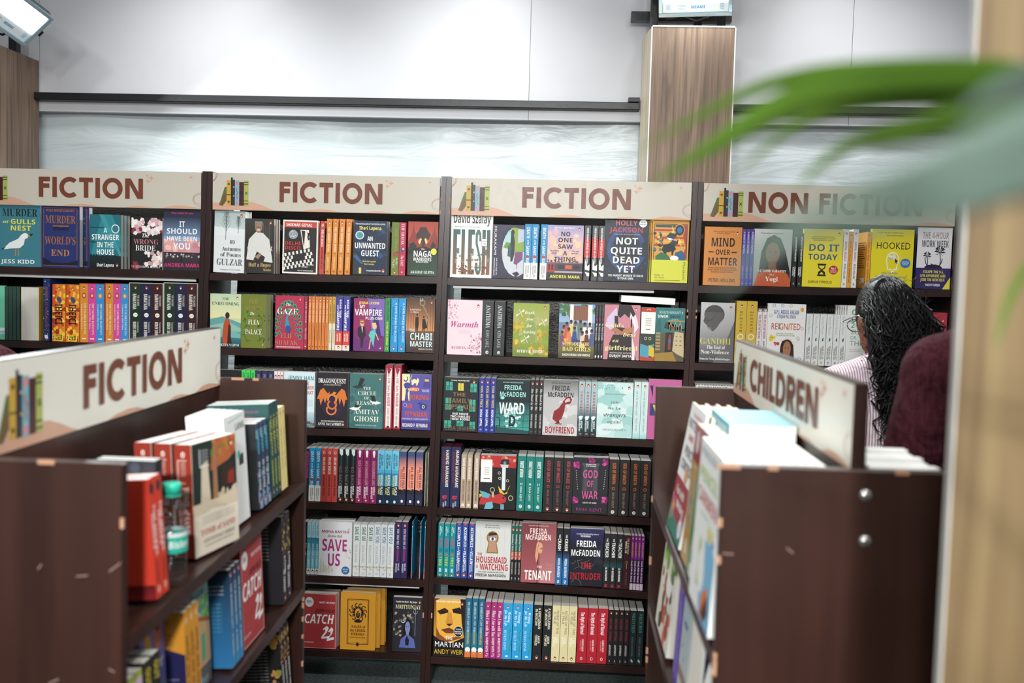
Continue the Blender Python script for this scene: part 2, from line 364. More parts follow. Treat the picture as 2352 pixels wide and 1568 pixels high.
B('should_have', 'dark cover with pink sunset over beach huts', '20263a', '1b2030', [
    ('g', 0, 55, 100, 88, '6f8bb0', '20263a'), ('g', 0, 30, 100, 55, 'dc8f93', '8ea6c6'), ('n', 0, 32, 100, 50, 22, 6, 12, ['e2a3a0', 'c8848f', 'efc3b4'], 3), ('g', 0, 0, 100, 28, '221d24', '3a2f35'), ('n', 2, 22, 98, 28, 26, 2.4, 3.6, ['cfc4c0', '8c7f83', '4d4249'], 6),
    *tl('f4f4f4', ('IT', 76, 16, 9.5), ('SHOULD', 64.5, 84, 9), ('HAVE BEEN', 52.5, 84, 7.5), ('YOU', 40, 48, 10)), T('ANDREA MARA', 50, 9, 96, 6, 'd8327a'), *man(49, 15, 11, '15131a'), T('They came for you', 50, 94, 60, 2.6, 'd8327a')])
B('mint', 'mint green cover seen past its right half', '6fc7a4', '58ac8c', [('r', 70, 16, 100, 22, 'dfe9ef'), ('r', 70, 10, 100, 14, 'b9cfe0')], pg='pages')
B('darkgreen', 'thin dark green paperback', '2f4a40')
B('plainpages', 'yellow paperback turned page edges outward', 'd9a93a')
B('navydots', 'slim navy spine with copper specks', '1e2c66', None, [], [('n', 2, 5, 98, 95, 34, .6, 1.1, ['c9ccd8', '9a6a45'], 4), T('MURDER AT WORLDS END', 45, 50, 66, 40, '8a5c40', 'R'), ('p', '90 20 96 30 96 80 90 70', 'e8e8ee')])
B('fire', 'flame orange spine with black angular lettering', 'd2641f', None, [], [
    ('g', 0, 0, 100, 100, 'c4451c', 'e08a22'), ('n', 0, 0, 100, 100, 60, 2.5, 5.5, ['f0c23c', 'e8862a', 'c8401a', 'f6dd6c', 'a8321a'], 12), ('p', '20 40 28 75 34 60 26 35', '2a4c7c'), T('IHEICI', 52, 50, 36, 55, '16100d'), ('r', 88, 15, 99, 85, 'e6c93e'), T('TFB', 93, 50, 9, 50, '2a160d'), ('ks', 7, 50, 2)])
for k_, c_, d_ in (('valorange', 'd68a2c', 'orange'), ('valpink', 'd0489a', 'pink'), ('valblue', '2f8fcf', 'sky blue')):
    B(k_, d_+' spine with small round crest', c_, None, [], [KS(7), ('e', 20, 50, 5, 26, 'b0402c' if k_ != 'valblue' else 'b98a4a'), ('e', 20, 50, 2.6, 15, 'e8c0a0'), T('THE VALMIKI RAMAYANA', 60, 62, 54, 26, 'f4ead8', 'r'), T('Translated by Bibek Debroy', 56, 24, 44, 18, 'f4ead8', 'r'), ('r', 93, 25, 95, 75, 'f4ead8')])
for k_, c_, d_, n_ in (('ramgreen', '24372a', 'dark green', '1'), ('ramnavy', '262a44', 'dark navy', '2'), ('rambrown', '3d2526', 'dark maroon', '3')):
    B(k_, d_+' spine with white numbered disc', c_, None, [], [KS(7, 50, 1.9), T('RAMAYANA', 30, 42, 26, 34, 'e4e2dc'), T('THE VALMIKI', 28, 76, 18, 18, 'b9b6ae'), ('e', 52, 50, 3.6, 21, 'f0eee8'), T(n_, 52, 50, 1.6, 22, '222', 'B'), T('BIBEK DEBROY', 78, 42, 30, 30, 'e4e2dc'), T('Translated by', 72, 74, 18, 16, 'b9b6ae')], gl=1)
# -- second bookcase, top shelf
tree = lambda x, y, h, c: [('l', f'{x} {y} {x} {y+h}', 1.6, c)]+[('l', f'{x} {y+h*t} {x+d*h*.42*(1.15-t)} {y+h*min(1, t+.3)}', .7, c) for t in (.3, .42, .54, .66, .78, .88) for d in (-1, 1)]+[('l', f'{x} {y+h*t} {x+d*h*.25*(1.15-t)} {y+h*min(1, t+.34)}', .5, c) for t in (.36, .48, .6, .72) for d in (-1, 1)]
B('autumns', 'white cover with bare winter trees', 'dfe3e3', 'e6e6e2', [
    ('g', 0, 70, 100, 100, 'c3d0cf', 'a9b9b6'), ('p', '0 74 100 71 100 60 0 60', 'e3e7e7'), *tree(38, 53, 46, '4a504e'), *tree(78, 65, 27, '5c6260'), T('89', 60, 50, 17, 6, '3b3f40', 'r'), T('Autumns', 58, 39, 62, 7, '3b3f40', 'r'), T('of Poems', 56, 29.5, 68, 7, '3b3f40', 'r'), T('GULZAR', 52, 17.5, 84, 11, '4b4f50', 'r'), T('Translated by PAVAN K. VARMA', 56, 5, 66, 2.6, '888', 'r'), ('k', 88, 93, 4)], pg='whitepages')
B('half_rupee', 'dark photographic cover of a seated man in white', '2a2624', 'e2ddd2', [
    ('g', 0, 55, 100, 100, '1c1a1a', '3a3733'), *[('r', 60+7*i, 60, 65+7*i, 92-(i % 3)*4, c) for i, c in enumerate(('3f4a50', '52382c', '2f4038', '54483a', '3a2f3a'))], ('p', '6 25 14 62 38 76 62 74 84 62 96 20', 'd9d7d3'), ('p', '30 24 42 40 70 30 64 20', '2a2624'), ('e', 47, 84, 12, 10, '9a7a62'), ('p', '34 84 34 95 60 95 60 86 56 92 38 92', '8e8a86'), ('r', 38, 84, 56, 85, '2a2422'), ('e', 47, 79.5, 6, 1.6, 'cfccc8'), ('p', '34 30 52 38 58 34 46 26', 'a07f66'), T('GULZAR', 52, 46, 88, 9, 'd9d5cc', 'r'), T('Half a Rupee', 52, 16, 78, 7.5, 'd9b878', 'r'), T('Stories', 78, 7, 28, 5.5, 'd9b878', 'r'), ('k', 88, 93, 4)])
chk = [('p', f'{3+i*11-j*1.8+((j)%2)*5.5} {6+j*6+i*1.6} {8.5+i*11-j*1.8+((j)%2)*5.5} {6.8+j*6+i*1.6} {7+i*11-j*1.8+((j)%2)*5.5} {12.5+j*6+i*1.6} {1.5+i*11-j*1.8+((j)%2)*5.5} {11.7+j*6+i*1.6}', 'e9e4da') for j in range(5) for i in range(8) if not (i in (3, 4, 5) and j in (2, 3)) and (3+i*11-j*1.8 < 90)]
B('delhi_disco', 'black cover with chessboard floor and red band', '221f20', 'c8463c', [
    ('r', 0, 0, 100, 100, 'e9e4da'), ('r', 4, 3, 96, 97, '221f20'), ('r', 4, 86, 96, 97, 'c2453c'), T('SHIKHAR GOYAL', 46, 91, 74, 5.5), *chk, ('e', 30, 73, 13, 8.5, '9aa3a8'), ('n', 21, 67, 39, 79, 20, 1, 2, ['d9dde0', '5f6a70'], 2),
    ('p', '50 82 60 46 63 46 78 50 74 82', 'e9e4da'), ('p', '53 81 61 49 64 80', '221f20'), ('p', '70 78 76 76 70 70 78 66 72 62', '221f20'), T('DELHI', 29, 56.5, 46, 6.5, 'c9362f'), T('DISCO', 29, 48, 46, 6.5, 'c9362f'), T('ON THE DANCE FLOOR', 66, 6, 44, 2.4, 'e9e4da'), T('MISCHIEF,', 80, 17, 22, 2.4, 'e9e4da'), T('MURDER', 64, 13, 18, 2.4, 'e9e4da')],
    [('ks', 8, 50, 2, 'e9e4da', 'c8463c'), T('DELHI DISCO', 32, 52, 32, 44), T('SHIKHAR GOYAL', 70, 52, 40, 38, '3a1a18')])
B('hidden', 'slim orange spine with white serif lettering', 'd98a3a', None, [], [KS(7, 50, 2), T('THE HIDDEN HINDU', 37, 52, 46, 42, 'f6e6cc', 'R'), T('1', 62, 50, 2.4, 34, '2a1a10'), T('AKSHAT GUPTA', 79, 50, 22, 30, 'f0dcb8', 'R'), ('r', 94, 30, 96, 70, '8a5a24')])
B('unwanted', 'dark blue cover with white capitals and a house', '18243f', '18243f', [
    ('n', 0, 25, 100, 95, 46, 5, 11, ['1d3558', '14304e', '20486e', '122038'], 7), *[('l', f'{a} {b} {a+c} {b+d} {a+c*2.2} {b+d*1.3}', .8, '0e1626') for a, b, c, d in ((60, 30, 8, 22), (96, 70, -12, 10), (70, 60, 10, 12), (98, 40, -14, 16), (60, 80, 12, 6), (30, 50, 6, 12))],
    ('p', '0 0 0 22 12 34 30 20 46 8 46 0', '26303e'), ('p', '0 34 12 36 32 20 24 20', '3c5c92'), ('r', 18, 2, 25, 13, 'e3c96a'), T('THE MULTI-MILLION-COPY BESTSELLING AUTHOR', 50, 94, 88, 2.6, 'e9ecee'), T('Shari Lapena', 50, 86.5, 66, 6.5, 'ece25c'), ('e', 19, 73, 13, 8, 'd4dde0'), ('e', 19, 73, 10, 6, '4d98a0'),
    *tl('f5f6f4', ('AN', 67, 17, 8.5), ('UNWANTED', 54, 92, 10.5), ('GUEST', 40, 54, 11)), T("There's a killer in your hotel", 48, 25, 40, 3, 'e4d84c'), T('There is no escape', 48, 20, 30, 3, 'e4d84c'), T("'An unputdownable thriller'", 62, 8, 44, 3), ('k', 90, 8, 4)])
B('fleasp', 'olive green spine with raised lettering', '6d7a2a', None, [], [T('ELIF SHAFAK', 36, 62, 48, 34, '8e9a3e', 'r'), ('n', 54, 35, 66, 85, 7, 2, 3, ['3c5a2a', 'a33d32'], 3), T('The FLEA', 74, 74, 14, 26, 'e9e6cf', 'r'), T('PALACE', 78, 34, 16, 28, 'e9e6cf', 'r'), KS(94, 50, 2.2)])
B('gazesp', 'crimson spine with white capitals', 'b32a4c', None, [], [T('ELIF SHAFAK', 22, 52, 40, 46, 'f0d9dd', 'r'), ('e', 52, 50, 4, 26, '2c4a7a'), ('e', 50, 60, 1.8, 12, 'e8e0d8'), T('The GAZE', 72, 50, 20, 42, 'f4e4e6', 'r'), KS(93, 50, 2.2)])
B('naga', 'red and green cover with a dark elephant head', 'b4432f', '7d2d24', [
    ('g', 0, 45, 100, 100, 'cf5a3a', 'a73a30'), ('p', '0 45 0 62 12 78 18 96 26 76 34 62 70 62 82 80 88 92 94 78 100 62 100 45', '8e332a'), ('g', 0, 0, 100, 52, '274a33', '1e2a22'), ('p', '0 46 30 52 60 54 100 44 100 40 0 40', '1b1a1a'),
    ('p', '34 82 40 90 60 90 68 82 76 76 68 66 60 70 56 56 50 46 46 58 42 70 30 66 26 76', '3f2a26'), ('p', '34 62 40 58 46 68 42 70', 'ead78e'), ('p', '66 62 60 58 55 68 59 70', 'ead78e'), ('p', '4 58 20 62 30 54 22 50 6 52', '221c1c'), ('p', '74 54 84 64 94 56 88 50', '221c1c'), T('THE', 50, 49, 12, 2.6), T('NAGA', 49, 40.5, 62, 11), T('WARRIORS', 49, 30.5, 62, 6.5), T('BATTLE OF GOKUL', 49, 25.5, 42, 2.6), ('e', 87, 45, 10, 6, 'e6e04a'), ('n', 4, 8, 96, 20, 30, 1, 2, ['18301f', '3c6b40'], 3), T('AKSHAT GUPTA', 50, 6.5, 80, 5, 'f5f3ee', 'R')])
# -- second bookcase, second shelf
B('unbecoming', 'pale yellow and teal cover with a robed monk', 'c9cf9e', 'c9cf9e', [
    ('g', 0, 55, 100, 100, 'e2dca6', 'b9cfae'), ('p', '0 52 40 58 100 46 100 0 0 0', '5f9c9c'), ('g', 0, 0, 100, 24, '12343c', '3d8288'), ('p', '0 40 60 48 100 36 100 30 0 30', '8cb8a6'), ('p', '0 30 50 38 100 24 100 18 0 20', '77aaa6'), *[('p', '44 4 40 22 44 44 52 56 62 52 68 38 68 16 70 4', 'b24a22'), ('p', '56 4 60 44 66 42 68 20 72 4', '2a1812'), ('e', 56, 60, 7, 6, '2c1d18')], T('THE', 50, 91, 24, 5, '2f3a30', 'r'), T('UNBECOMING', 50, 82, 88, 6.5, '2f3a30', 'r'), T('KARTIKEYA VAJPAI', 50, 5, 90, 4.6, 'f4f1e6', 'r'), K])
B('flea', 'olive green cover with curling vines', '6f7a29', None, [
    *[('o', 50+sx*20, y, 16, 11, 1.6, '2c3a1c', a, a+230) for sx, a in ((-1, 60), (1, -110)) for y in (24, 50)], ('n', 6, 10, 32, 74, 26, 3, 5.5, ['3f6a2c', '5d8f3a', '31501f'], 5), ('n', 68, 10, 94, 74, 26, 3, 5.5, ['3f6a2c', '5d8f3a', '31501f'], 9), T('ELIF', 50, 88, 38, 9, 'a58a48', 'r'), T('SHAFAK', 50, 75, 76, 9, '9a7d40', 'r'), T('The', 44, 65, 18, 6, 'efede0', 'I'), T('FLEA', 50, 49, 44, 9.5, 'efede0', 'r'), T('PALACE', 50, 31, 68, 10, 'efede0', 'r'), ('k', 88, 7, 3.6)])
B('gaze', 'crimson cover with a teal peacock', 'b42a4e', 'a82448', [
    *[('l', f'46 38 {46+44*math.cos(a)*k} {38+46*math.sin(a)*k}', .8, '2f7a58') for a in [i*.2618-.3 for i in range(15)] for k in (1,)],
    *[('e', 46+44*k*math.cos(a), 38+50*k*math.sin(a), 6.4*k, 4.6*k, c) for k in (1, .7) for a in [i*.2618-.3 for i in range(15)] for c in ('4f9a6a',)], *[('e', 46+44*k*math.cos(a), 38+50*k*math.sin(a), 3.4*k, 2.6*k, '23476a') for k in (1, .7) for a in [i*.2618-.3 for i in range(15)]],
    ('p', '38 36 36 46 40 60 46 66 48 63 46 56 52 44 54 36 46 30', '2a94b0'), ('e', 46, 65, 4, 2.6, '2a94b0'), ('p', '49 66 55 64 49 63', 'e8c84c'), ('p', '36 38 46 26 56 38 52 44 40 44', '2b4f8c'), T('The', 47, 84, 18, 6, 'f3eee6', 'I'), T('GAZE', 44, 71, 74, 11, 'f3eee6', 'r'), T('ELIF', 42, 25, 44, 9.5, 'b58a4a', 'r'), T('SHAFAK', 42, 12.5, 80, 9, 'b58a4a', 'r'), T('FROM THE BOOKER-SHORTLISTED AUTHOR', 48, 4, 84, 2.6, 'f0d9dd'), ('k', 88, 94, 3.6)],
    [T('ELIF SHAFAK', 30, 50, 40, 50, 'f0d9dd', 'r'), T('The GAZE', 70, 50, 22, 50, 'f0d9dd', 'r'), KS(93)])
B('toba', 'thin orange spine with white serif title', 'd9803c', None, [], [KS(6, 50, 1.7), T('TOBA TEK SINGH', 30, 50, 36, 46, 'f5e4cc', 'r'), T('SAADAT HASAN MANTO', 66, 50, 32, 36, '8a4a1c', 'r'), ('r', 93, 30, 95, 70, '6a3a18')])
B('sudha', 'thin cream and tan spine', 'e0d6b8', None, [], [('r', 0, 0, 50, 100, 'c79a3f'), KS(6, 50, 1.7), T('SUDHA MURTY', 30, 50, 32, 46, '5a3a14'), T('Mahashweta', 74, 50, 26, 46, '8c8168', 'I')])
B('roadtrip', 'indigo spine fading to red at the foot', '3d3a94', None, [], [('g', 64, 0, 100, 100, 'd2432f', 'd2432f'), ('r', 90, 0, 100, 100, 'e9dcd4'), T('ROAD TRIP', 22, 66, 34, 26), T('WITH A', 26, 30, 22, 20), T('VAMPIRE', 46, 36, 34, 34), T('JENNA', 76, 68, 15, 22), T('LEVINE', 76, 32, 15, 22), KS(94, 50, 2.2)])
B('vampire', 'magenta and purple cover with a dancing couple', '7a2a66', '3d3a94', [
    ('p', '46 100 100 100 100 30 60 30', '7d5fae'), ('p', '0 100 46 100 56 40 0 40', '92265c'), ('r', 0, 0, 100, 22, '6a2a6e'), ('p', '60 80 70 84 78 70 90 30 96 24 76 30 66 50', '3c2a6a'),
    ('p', '14 44 24 48 38 46 40 30 34 24 30 6 24 6 24 22 20 26 14 30', '2c1a30'), ('e', 28, 53, 7, 6.5, 'e0ab8a'), ('p', '20 54 22 60 34 60 36 55 28 58', 'b46a30'), ('r', 23, 53, 34, 54.6, '1a1016'), ('p', '26 46 30 46 29 34', 'eee'), ('p', '54 38 72 42 70 30 66 8 56 24 50 30', '5fc4b6'), ('e', 68, 48, 6.5, 6, 'eab897'), ('p', '60 48 60 54 72 55 76 48 74 42 72 50 64 52', 'e6c86a'), ('l', '56 22 52 4', 3, 'eab897'), ('l', '72 36 82 22', 2.6, 'eab897'),
    T('JENNA LEVINE', 50, 92, 66, 4.6, 'ece05c'), T('MY', 28, 85, 18, 6.5), T('VAMPIRE', 48, 74, 88, 12), T('PLUS-ONE', 66, 63, 56, 5), ('k', 88, 7, 3.6)])
B('striker', 'green spine with yellow lower title', '2f8f4a', None, [], [T('BEN LYTTLETON', 22, 52, 36, 38, '143a1c'), T('SCORE LIKE A STRIKER', 66, 50, 44, 38, 'e6dc4a'), ('ks', 94, 50, 2.1, 'e0d23a', '143a1c')])
B('fate', 'bright blue spine with two rows of white capitals', '2092cf', None, [], [T('A FATE INKED IN BLOOD', 45, 70, 74, 26, 'f1f6f8', ' '), T('DANIELLE L. JENSEN', 42, 32, 52, 24, '11384e', ' '), KS(93, 50, 2.2)])
B('chabi', 'brown cover with two silhouettes and a large key', '5a4230', '3a2a20', [
    ('g', 0, 35, 100, 75, 'e0955a', '8a5a3a'), ('g', 0, 75, 100, 100, '8a5a3a', '4a3426'), *[('r', x, 35, x+1.6, 98, '5a3a28') for x in (6, 16, 24, 74, 84, 93)], ('g', 0, 0, 100, 40, '3a2c26', '6a4a36'), *man(38, 40, 32, '1c1410'), *man(62, 40, 28, '1c1410'), ('p', '58 62 66 62 76 46 60 44', '1c1410'),
    ('o', 56, 92, 10, 6, 3, '8f8568'), ('l', '58 87 84 62', 4, '8f8568'), ('p', '72 66 80 58 76 56 68 62', '8f8568'), ('o', 52, 98, 5, 4, 2, 'bdb49a'), T('HARINDER', 32, 79, 38, 3.6, 'e8dccb', 'r'), T('S. SIKKA', 30, 74.5, 30, 3.6, 'e8dccb', 'r'), T('THE', 22, 41, 20, 5.5, 'bfe0e4'), T('CHABI', 54, 30, 80, 13, 'cfe8ea'), T('MASTER', 54, 16, 80, 10, 'cfe8ea'), T('based on a true story', 70, 7, 50, 2.6, 'e8dccb'), K])
# -- second bookcase, third shelf
B('blackflat', 'black paperback peeking over the island panel', '1d1c1e')
B('greensp', 'bright green spine top over the island panel', '3fcf5a', None, [], [T('SCORE', 9, 50, 9, 52, '10301a')])
B('navysp', 'dusky navy spine top over the island panel', '2c2a4a', None, [], [T('ONE', 9, 50, 7, 42, '8a88a8')])
B('whitepink', 'white and pink spine top over the island panel', 'e9dcdc', None, [], [KS(9, 50, 2, 'c05a4a')])
B('jenny', 'pale sea-blue cover with teal capitals at the top', 'd4e2e6', 'e4e8e8', [('g', 0, 0, 100, 28, '6f8c96', 'b8d2d8'), ('n', 40, 0, 100, 10, 22, 3, 7, ['5a5a52', '7a766a', '3d4244'], 3), T('JENNY HAN', 56, 89, 84, 7.5, '2f8a94'), T('THE', 72, 80, 20, 6, 'c0483c'), T('SUMMER', 70, 72, 56, 6, 'c0483c'), T("WITHOUT", 66, 63, 60, 6, 'c0483c'), *[T('unforgettable summer', 76, 50-i*3.4, 40, 1.6, '8c9a9e', ' ') for i in range(4)]], pg='whitepages')
B('dragon', 'black cover with an orange dragon', '201c22', None, [
    T('DRAGONQUEST', 49, 85.5, 88, 8.5, 'f1eee9', 'R'), T('THE DRAGONRIDERS OF PERN', 50, 78, 56, 2.4, 'cfc8c0', 'r'), ('e', 50, 42, 34, 22, '2c1a38'), *[('l', f'{50-30*math.cos(a)} {42-26*math.sin(a)} {50+30*math.cos(a)} {42+26*math.sin(a)}', .4, '4a2a5a') for a in (.3, .9, 1.5, 2.1, 2.7)],
    ('p', '2 52 12 68 22 72 36 62 42 66 40 52 34 56 28 44 22 54 14 40 10 52', 'd4742e'), ('p', '98 52 90 68 80 72 66 62 60 58 64 50 70 56 74 42 80 54 88 38 92 52', 'd4742e'), ('o', 50, 52, 16, 10, 6, 'd98038', -60, 200), ('o', 50, 42, 16, 9, 6, 'cf6e2c', 120, 400), ('o', 48, 33, 17, 10, 5, 'd98038', 150, 380), ('p', '44 60 56 66 64 64 58 60 50 58', 'd98038'),
    T('NEW YORK TIMES BESTSELLING AUTHOR', 52, 12, 72, 2.4, 'e9e4dc'), T('ANNE McCAFFREY', 44, 7, 76, 5, 'f1eee9', 'R'), ('k', 86, 7, 3.6)])
def crane(x, y, s, c1='1c2222', c2='e6ebe8', fl=1):
    return [('p', f'{x-fl*s} {y} {x-fl*s*.2} {y+s*.16} {x+fl*s*.4} {y+s*.1} {x+fl*s*.9} {y+s*.3} {x+fl*s*.4} {y-s*.1} {x-fl*s*.3} {y-s*.16}', c2), ('p', f'{x-fl*s*.2} {y+s*.1} {x+fl*s*.2} {y+s*.8} {x+fl*s*.75} {y+s*.65} {x+fl*s*.35} {y+s*.1}', c1), ('l', f'{x-fl*s*.3} {y-s*.1} {x-fl*s*.6} {y-s*.5}', 1, c1)]
B('reason', 'teal green cover with flying cranes', '3f6f6e', '355e5d', [
    ('n', 0, 0, 100, 60, 14, 10, 20, ['3a6766', '467674', '376160'], 4), *crane(28, 76, 22, '242a2a', '30383a'), *crane(76, 48, 20, '242a2a', 'e4eae6', -1), *crane(18, 36, 20, '242a2a', 'eef2ee'), T('THE', 52, 74, 24, 5.5, 'e6ead6', 'r'), T('CIRCLE', 52, 65, 56, 7.5, 'e6ead6', 'r'), T('OF', 51, 56, 15, 5.5, 'e6ead6', 'r'), T('REASON', 51, 47, 62, 7.5, 'e6ead6', 'r'), T('AMITAV', 51, 31, 76, 9, 'e6ead6', 'r'), T('GHOSH', 51, 18, 76, 10, 'e6ead6', 'r'), T('WINNER OF THE PLATINUM PRIZE', 50, 6, 64, 2.2, 'b9c8bc'), ('k', 90, 92, 3.4)])
B('murder', 'tall crimson and white spine with red words', '9e1f3c', None, [], [('r', 0, 18, 97, 82, 'e9e2da'), ('r', 0, 0, 5, 100, '9e1f3c'), ('p', '4 20 12 30 14 50 6 80', '9e1f3c'), T('Can YOU Solve', 26, 50, 32, 32, '7a1c34', 'I'), T('the MURDER?', 54, 50, 22, 36, 'a51c36'), T('ANTONY JOHNSTON', 80, 50, 28, 28, '5a5450', 'r'), ('e', 96, 50, 1.4, 18, '1f1a18')])
B('feynman', 'violet cover with cartoon cat and orange words', '5a53a0', '4a4490', [
    ('p', '0 100 26 100 26 52 0 52', 'e9e2ac'), ('e', 18, 80, 12, 5, '4a4490'), ('p', '6 82 30 82 26 74 10 74', '4a4490'), ('o', 12, 92, 8, 6, 3, '4a4490', 200, 400), ('p', '10 52 14 70 20 68 22 56 24 52', '4a4490'), ('e', 18, 70, 5, 4, '4a4490'), ('p', '32 82 34 90 42 92 50 90 52 94 56 92 58 88 54 84 52 80 48 80 48 84 40 84 38 80', 'e9e2ac'), ('l', '32 86 29 94 33 98', 2, 'e9e2ac'), ('p', '74 80 74 90 80 95 88 95 94 90 94 80', '4a4490'), ('p', '76 88 78 92 90 92 92 88', 'e6b83a'), ('r', 72, 77, 96, 82, '4a4490'),
    ('e', 42, 73, 18, 4.4, 'd2552e'), T('SURELY', 42, 73, 32, 4.6, 'f1e8c8'), T("YOU'RE", 80, 71, 26, 4.6, 'c9c0e8'), T('JOKING', 60, 59, 66, 9, 'd2552e'), T('MR.', 28, 42.5, 24, 8.5, 'd2552e'), ('e', 74, 42, 13, 6, '3b357c'), ('p', '54 48 64 44 70 50 60 50', '3b357c'), ('o', 74, 42, 5, 3, 2, 'e9e2ac'), ('o', 12, 44, 6, 3.6, 1, 'c9c0e8'), T('FEYNMAN!', 52, 28, 82, 10, 'd2552e'), T('ADVENTURES OF A CURIOUS CHARACTER', 46, 19.5, 88, 2.4, 'd9d2e8'), ('r', 0, 0, 100, 16, '3f3a86'), T('RICHARD P. FEYNMAN', 47, 8, 86, 6.5, 'f1e8d0')])
# -- second bookcase, fourth shelf
B('pinkblack', 'black spine with a magenta label', '2a2628', None, [], [('r', 6, 20, 56, 90, 'c8327c'), T('ME AND MY BEST FRIEND', 31, 55, 44, 40, '3a1024'), T('JESSICA', 64, 45, 12, 40, 'b03a78')])
B('sanat', 'blue and white spine with a red dot', '1a8cc0', None, [], [('r', 70, 0, 100, 100, 'eceae4'), T('DEATH', 16, 52, 20, 48), T('at the', 33, 52, 9, 26), T('SANAT', 48, 50, 18, 44), ('e', 59.5, 50, 3, 26, 'c8342c'), T('RIUM', 66, 50, 9, 44), T('RAGNAR', 82, 66, 14, 20, '6a6a66'), T('JONASSON', 83, 34, 16, 20, '6a6a66'), ('o', 94, 50, 2.4, 14, .8, '6a6a66')])
B('goback', 'black spine with pale drips at the top', '1d1c1c', None, [], [('p', '0 20 8 25 12 50 22 52 12 62 10 80 0 80', 'cfe2e2'), ('g', 12, 35, 34, 60, '1d1c1c', '2f5f62'), T('GO BACK', 50, 45, 36, 44, '6f6d6b'), T('KAREN M', 76, 62, 16, 26, 'eee', 'M'), T('McMANUS', 80, 30, 22, 30, 'eee', 'M'), KS(94, 50, 2.4)])
B('liars', 'plum spine with a white figure at the top', '8a1f5c', None, [], [('e', 4, 50, 3, 18, 'f3ede8'), ('p', '4 30 14 40 14 60 4 70', 'f3ede8'), T('SUCH CHARMING LIARS', 43, 50, 46, 40, 'cf9aa0'), T('KAREN M', 76, 62, 16, 26, 'f3ede8', 'M'), T('McMANUS', 80, 30, 22, 30, 'f3ede8', 'M'), KS(94, 50, 2.4)])
B('wrongtime', 'sky blue spine with dark navy foot', '6fc4e4', None, [], [('g', 40, 0, 70, 100, '2f8fb8', '2f8fb8'), ('r', 36, 0, 42, 100, '4aa2c8'), ('r', 66, 0, 100, 100, '142c44'), ('p', '34 0 38 30 35 60 38 100 42 100 42 0', '5ab0d2'), T('GILLIAN', 18, 68, 20, 26, '16384e'), T('McALLISTER', 20, 34, 28, 26, '16384e'), T('WRONG PLACE', 64, 66, 38, 34), T('WRONG TIME', 64, 30, 36, 28, 'e6e04a'), ('e', 95, 50, 2.8, 17, 'e9edf0')])
B('fault', 'navy to coral sunset spine', '3a4a70', None, [], [('gx', 8, 0, 30, 100, '3a4a70', 'dc8a76'), ('r', 30, 0, 72, 100, 'e2907a'), ('r', 76, 0, 100, 100, '262844'), ('n', 72, 5, 80, 95, 14, 2, 3.4, ['1c1a22'], 3), T('ALL HER FAULT', 50, 66, 44, 32, '201a22'), T('ANDREA MARA', 50, 30, 34, 22, 'b03a3a'), ('e', 93, 50, 2.8, 17, 'e9edf0')])
B('midwinter', 'slim cream spine with a small green wreath', 'e6e3d2', None, [], [T('MURDER AT MIDWINTER', 27, 50, 40, 30, '2c2c26', 'r'), ('o', 50, 50, 2.6, 24, .8, '3a5030'), ('e', 53.5, 50, .8, 8, 'b03a2c'), T('ADA MONCRIEFF', 73, 50, 26, 26, '2c2c26', 'r'), T('VINTAGE', 94, 50, 7, 20, '2c2c26')])
# -- second bookcase, fifth shelf
B('blackedge', 'black spine with a gold flower at the panel edge', '1c1918', None, [], [('n', 40, 20, 62, 80, 12, 2, 4, ['b06a2c', 'd29a4a', '7a3a1a'], 2)])
B('bluegirl', 'thin light blue spine with wavy teal middle', 'a4d0dc', None, [], [('gx', 30, 0, 55, 100, '2a7f96', '4fa2b4'), ('r', 55, 0, 88, 100, '6db4c4'), T('THE GIRL', 16, 50, 22, 36, '6a9aa8'), T('ONCE UPON A BROKEN', 64, 50, 46, 42, 'e6f2f4', 'I'), ('r', 90, 0, 100, 100, 'dfe9ea'), KS(94, 50, 2.4)])
B('saveus', 'white cover with large magenta capitals', 'e9e7e8', 'e9e7e8', [
    ('n', 78, 30, 98, 56, 30, .8, 1.6, ['b7a878', '8f835a', 'd9d2b8'], 3), *[('p', f'{x} 6 {x} {h} {x+3} {h+7} {x+6} {h} {x+6} 6', 'd8d2be') for x, h in ((4, 26), (12, 20), (20, 14), (28, 18), (38, 10))], ('n', 2, 4, 46, 18, 40, 1, 2, ['cfc8b0', 'b8ae8c', 'e2ddd0'], 5), T('MONA KASTEN', 50, 82, 84, 4.6, 'a83a78'), T('Maxton Hall', 48, 74, 44, 5, '8a7a52', 'I'), T('SAVE', 48, 57, 78, 22, 'b23a80'), T('US', 46, 30, 40, 23, 'b0347a'), ('e', 82, 11, 12, 7.5, '2a6aa8'), T('NOW ON', 82, 13, 16, 2.4), T('prime', 82, 9, 12, 2.6), ('o', 90, 87, 2.6, 1.8, .8, '8c8c92')], pg='whitepages')
B('saveme', 'white spine with green-lettered title', 'e4e6e4', None, [], [T('SAVE ME', 18, 52, 27, 56, '1f6a4a'), T('MONA KASTEN', 56, 46, 34, 36, '9a9a98', ' '), ('n', 79, 10, 86, 90, 10, 1.2, 2.2, ['cfc8b0', 'b8ae8c'], 2), ('o', 94, 50, 2, 12, .7, '8c8c92')], pg='whitepages')
B('saveyou', 'white spine with blue-lettered title', 'e4e6e8', None, [], [T('SAVE YOU', 20, 52, 31, 56, '2f7a9a'), T('MONA KASTEN', 58, 46, 34, 36, '9a9a98', ' '), ('n', 79, 10, 86, 90, 10, 1.2, 2.2, ['cfc8b0', 'b8ae8c'], 2), ('o', 94, 50, 2, 12, .7, '8c8c92')], pg='whitepages')
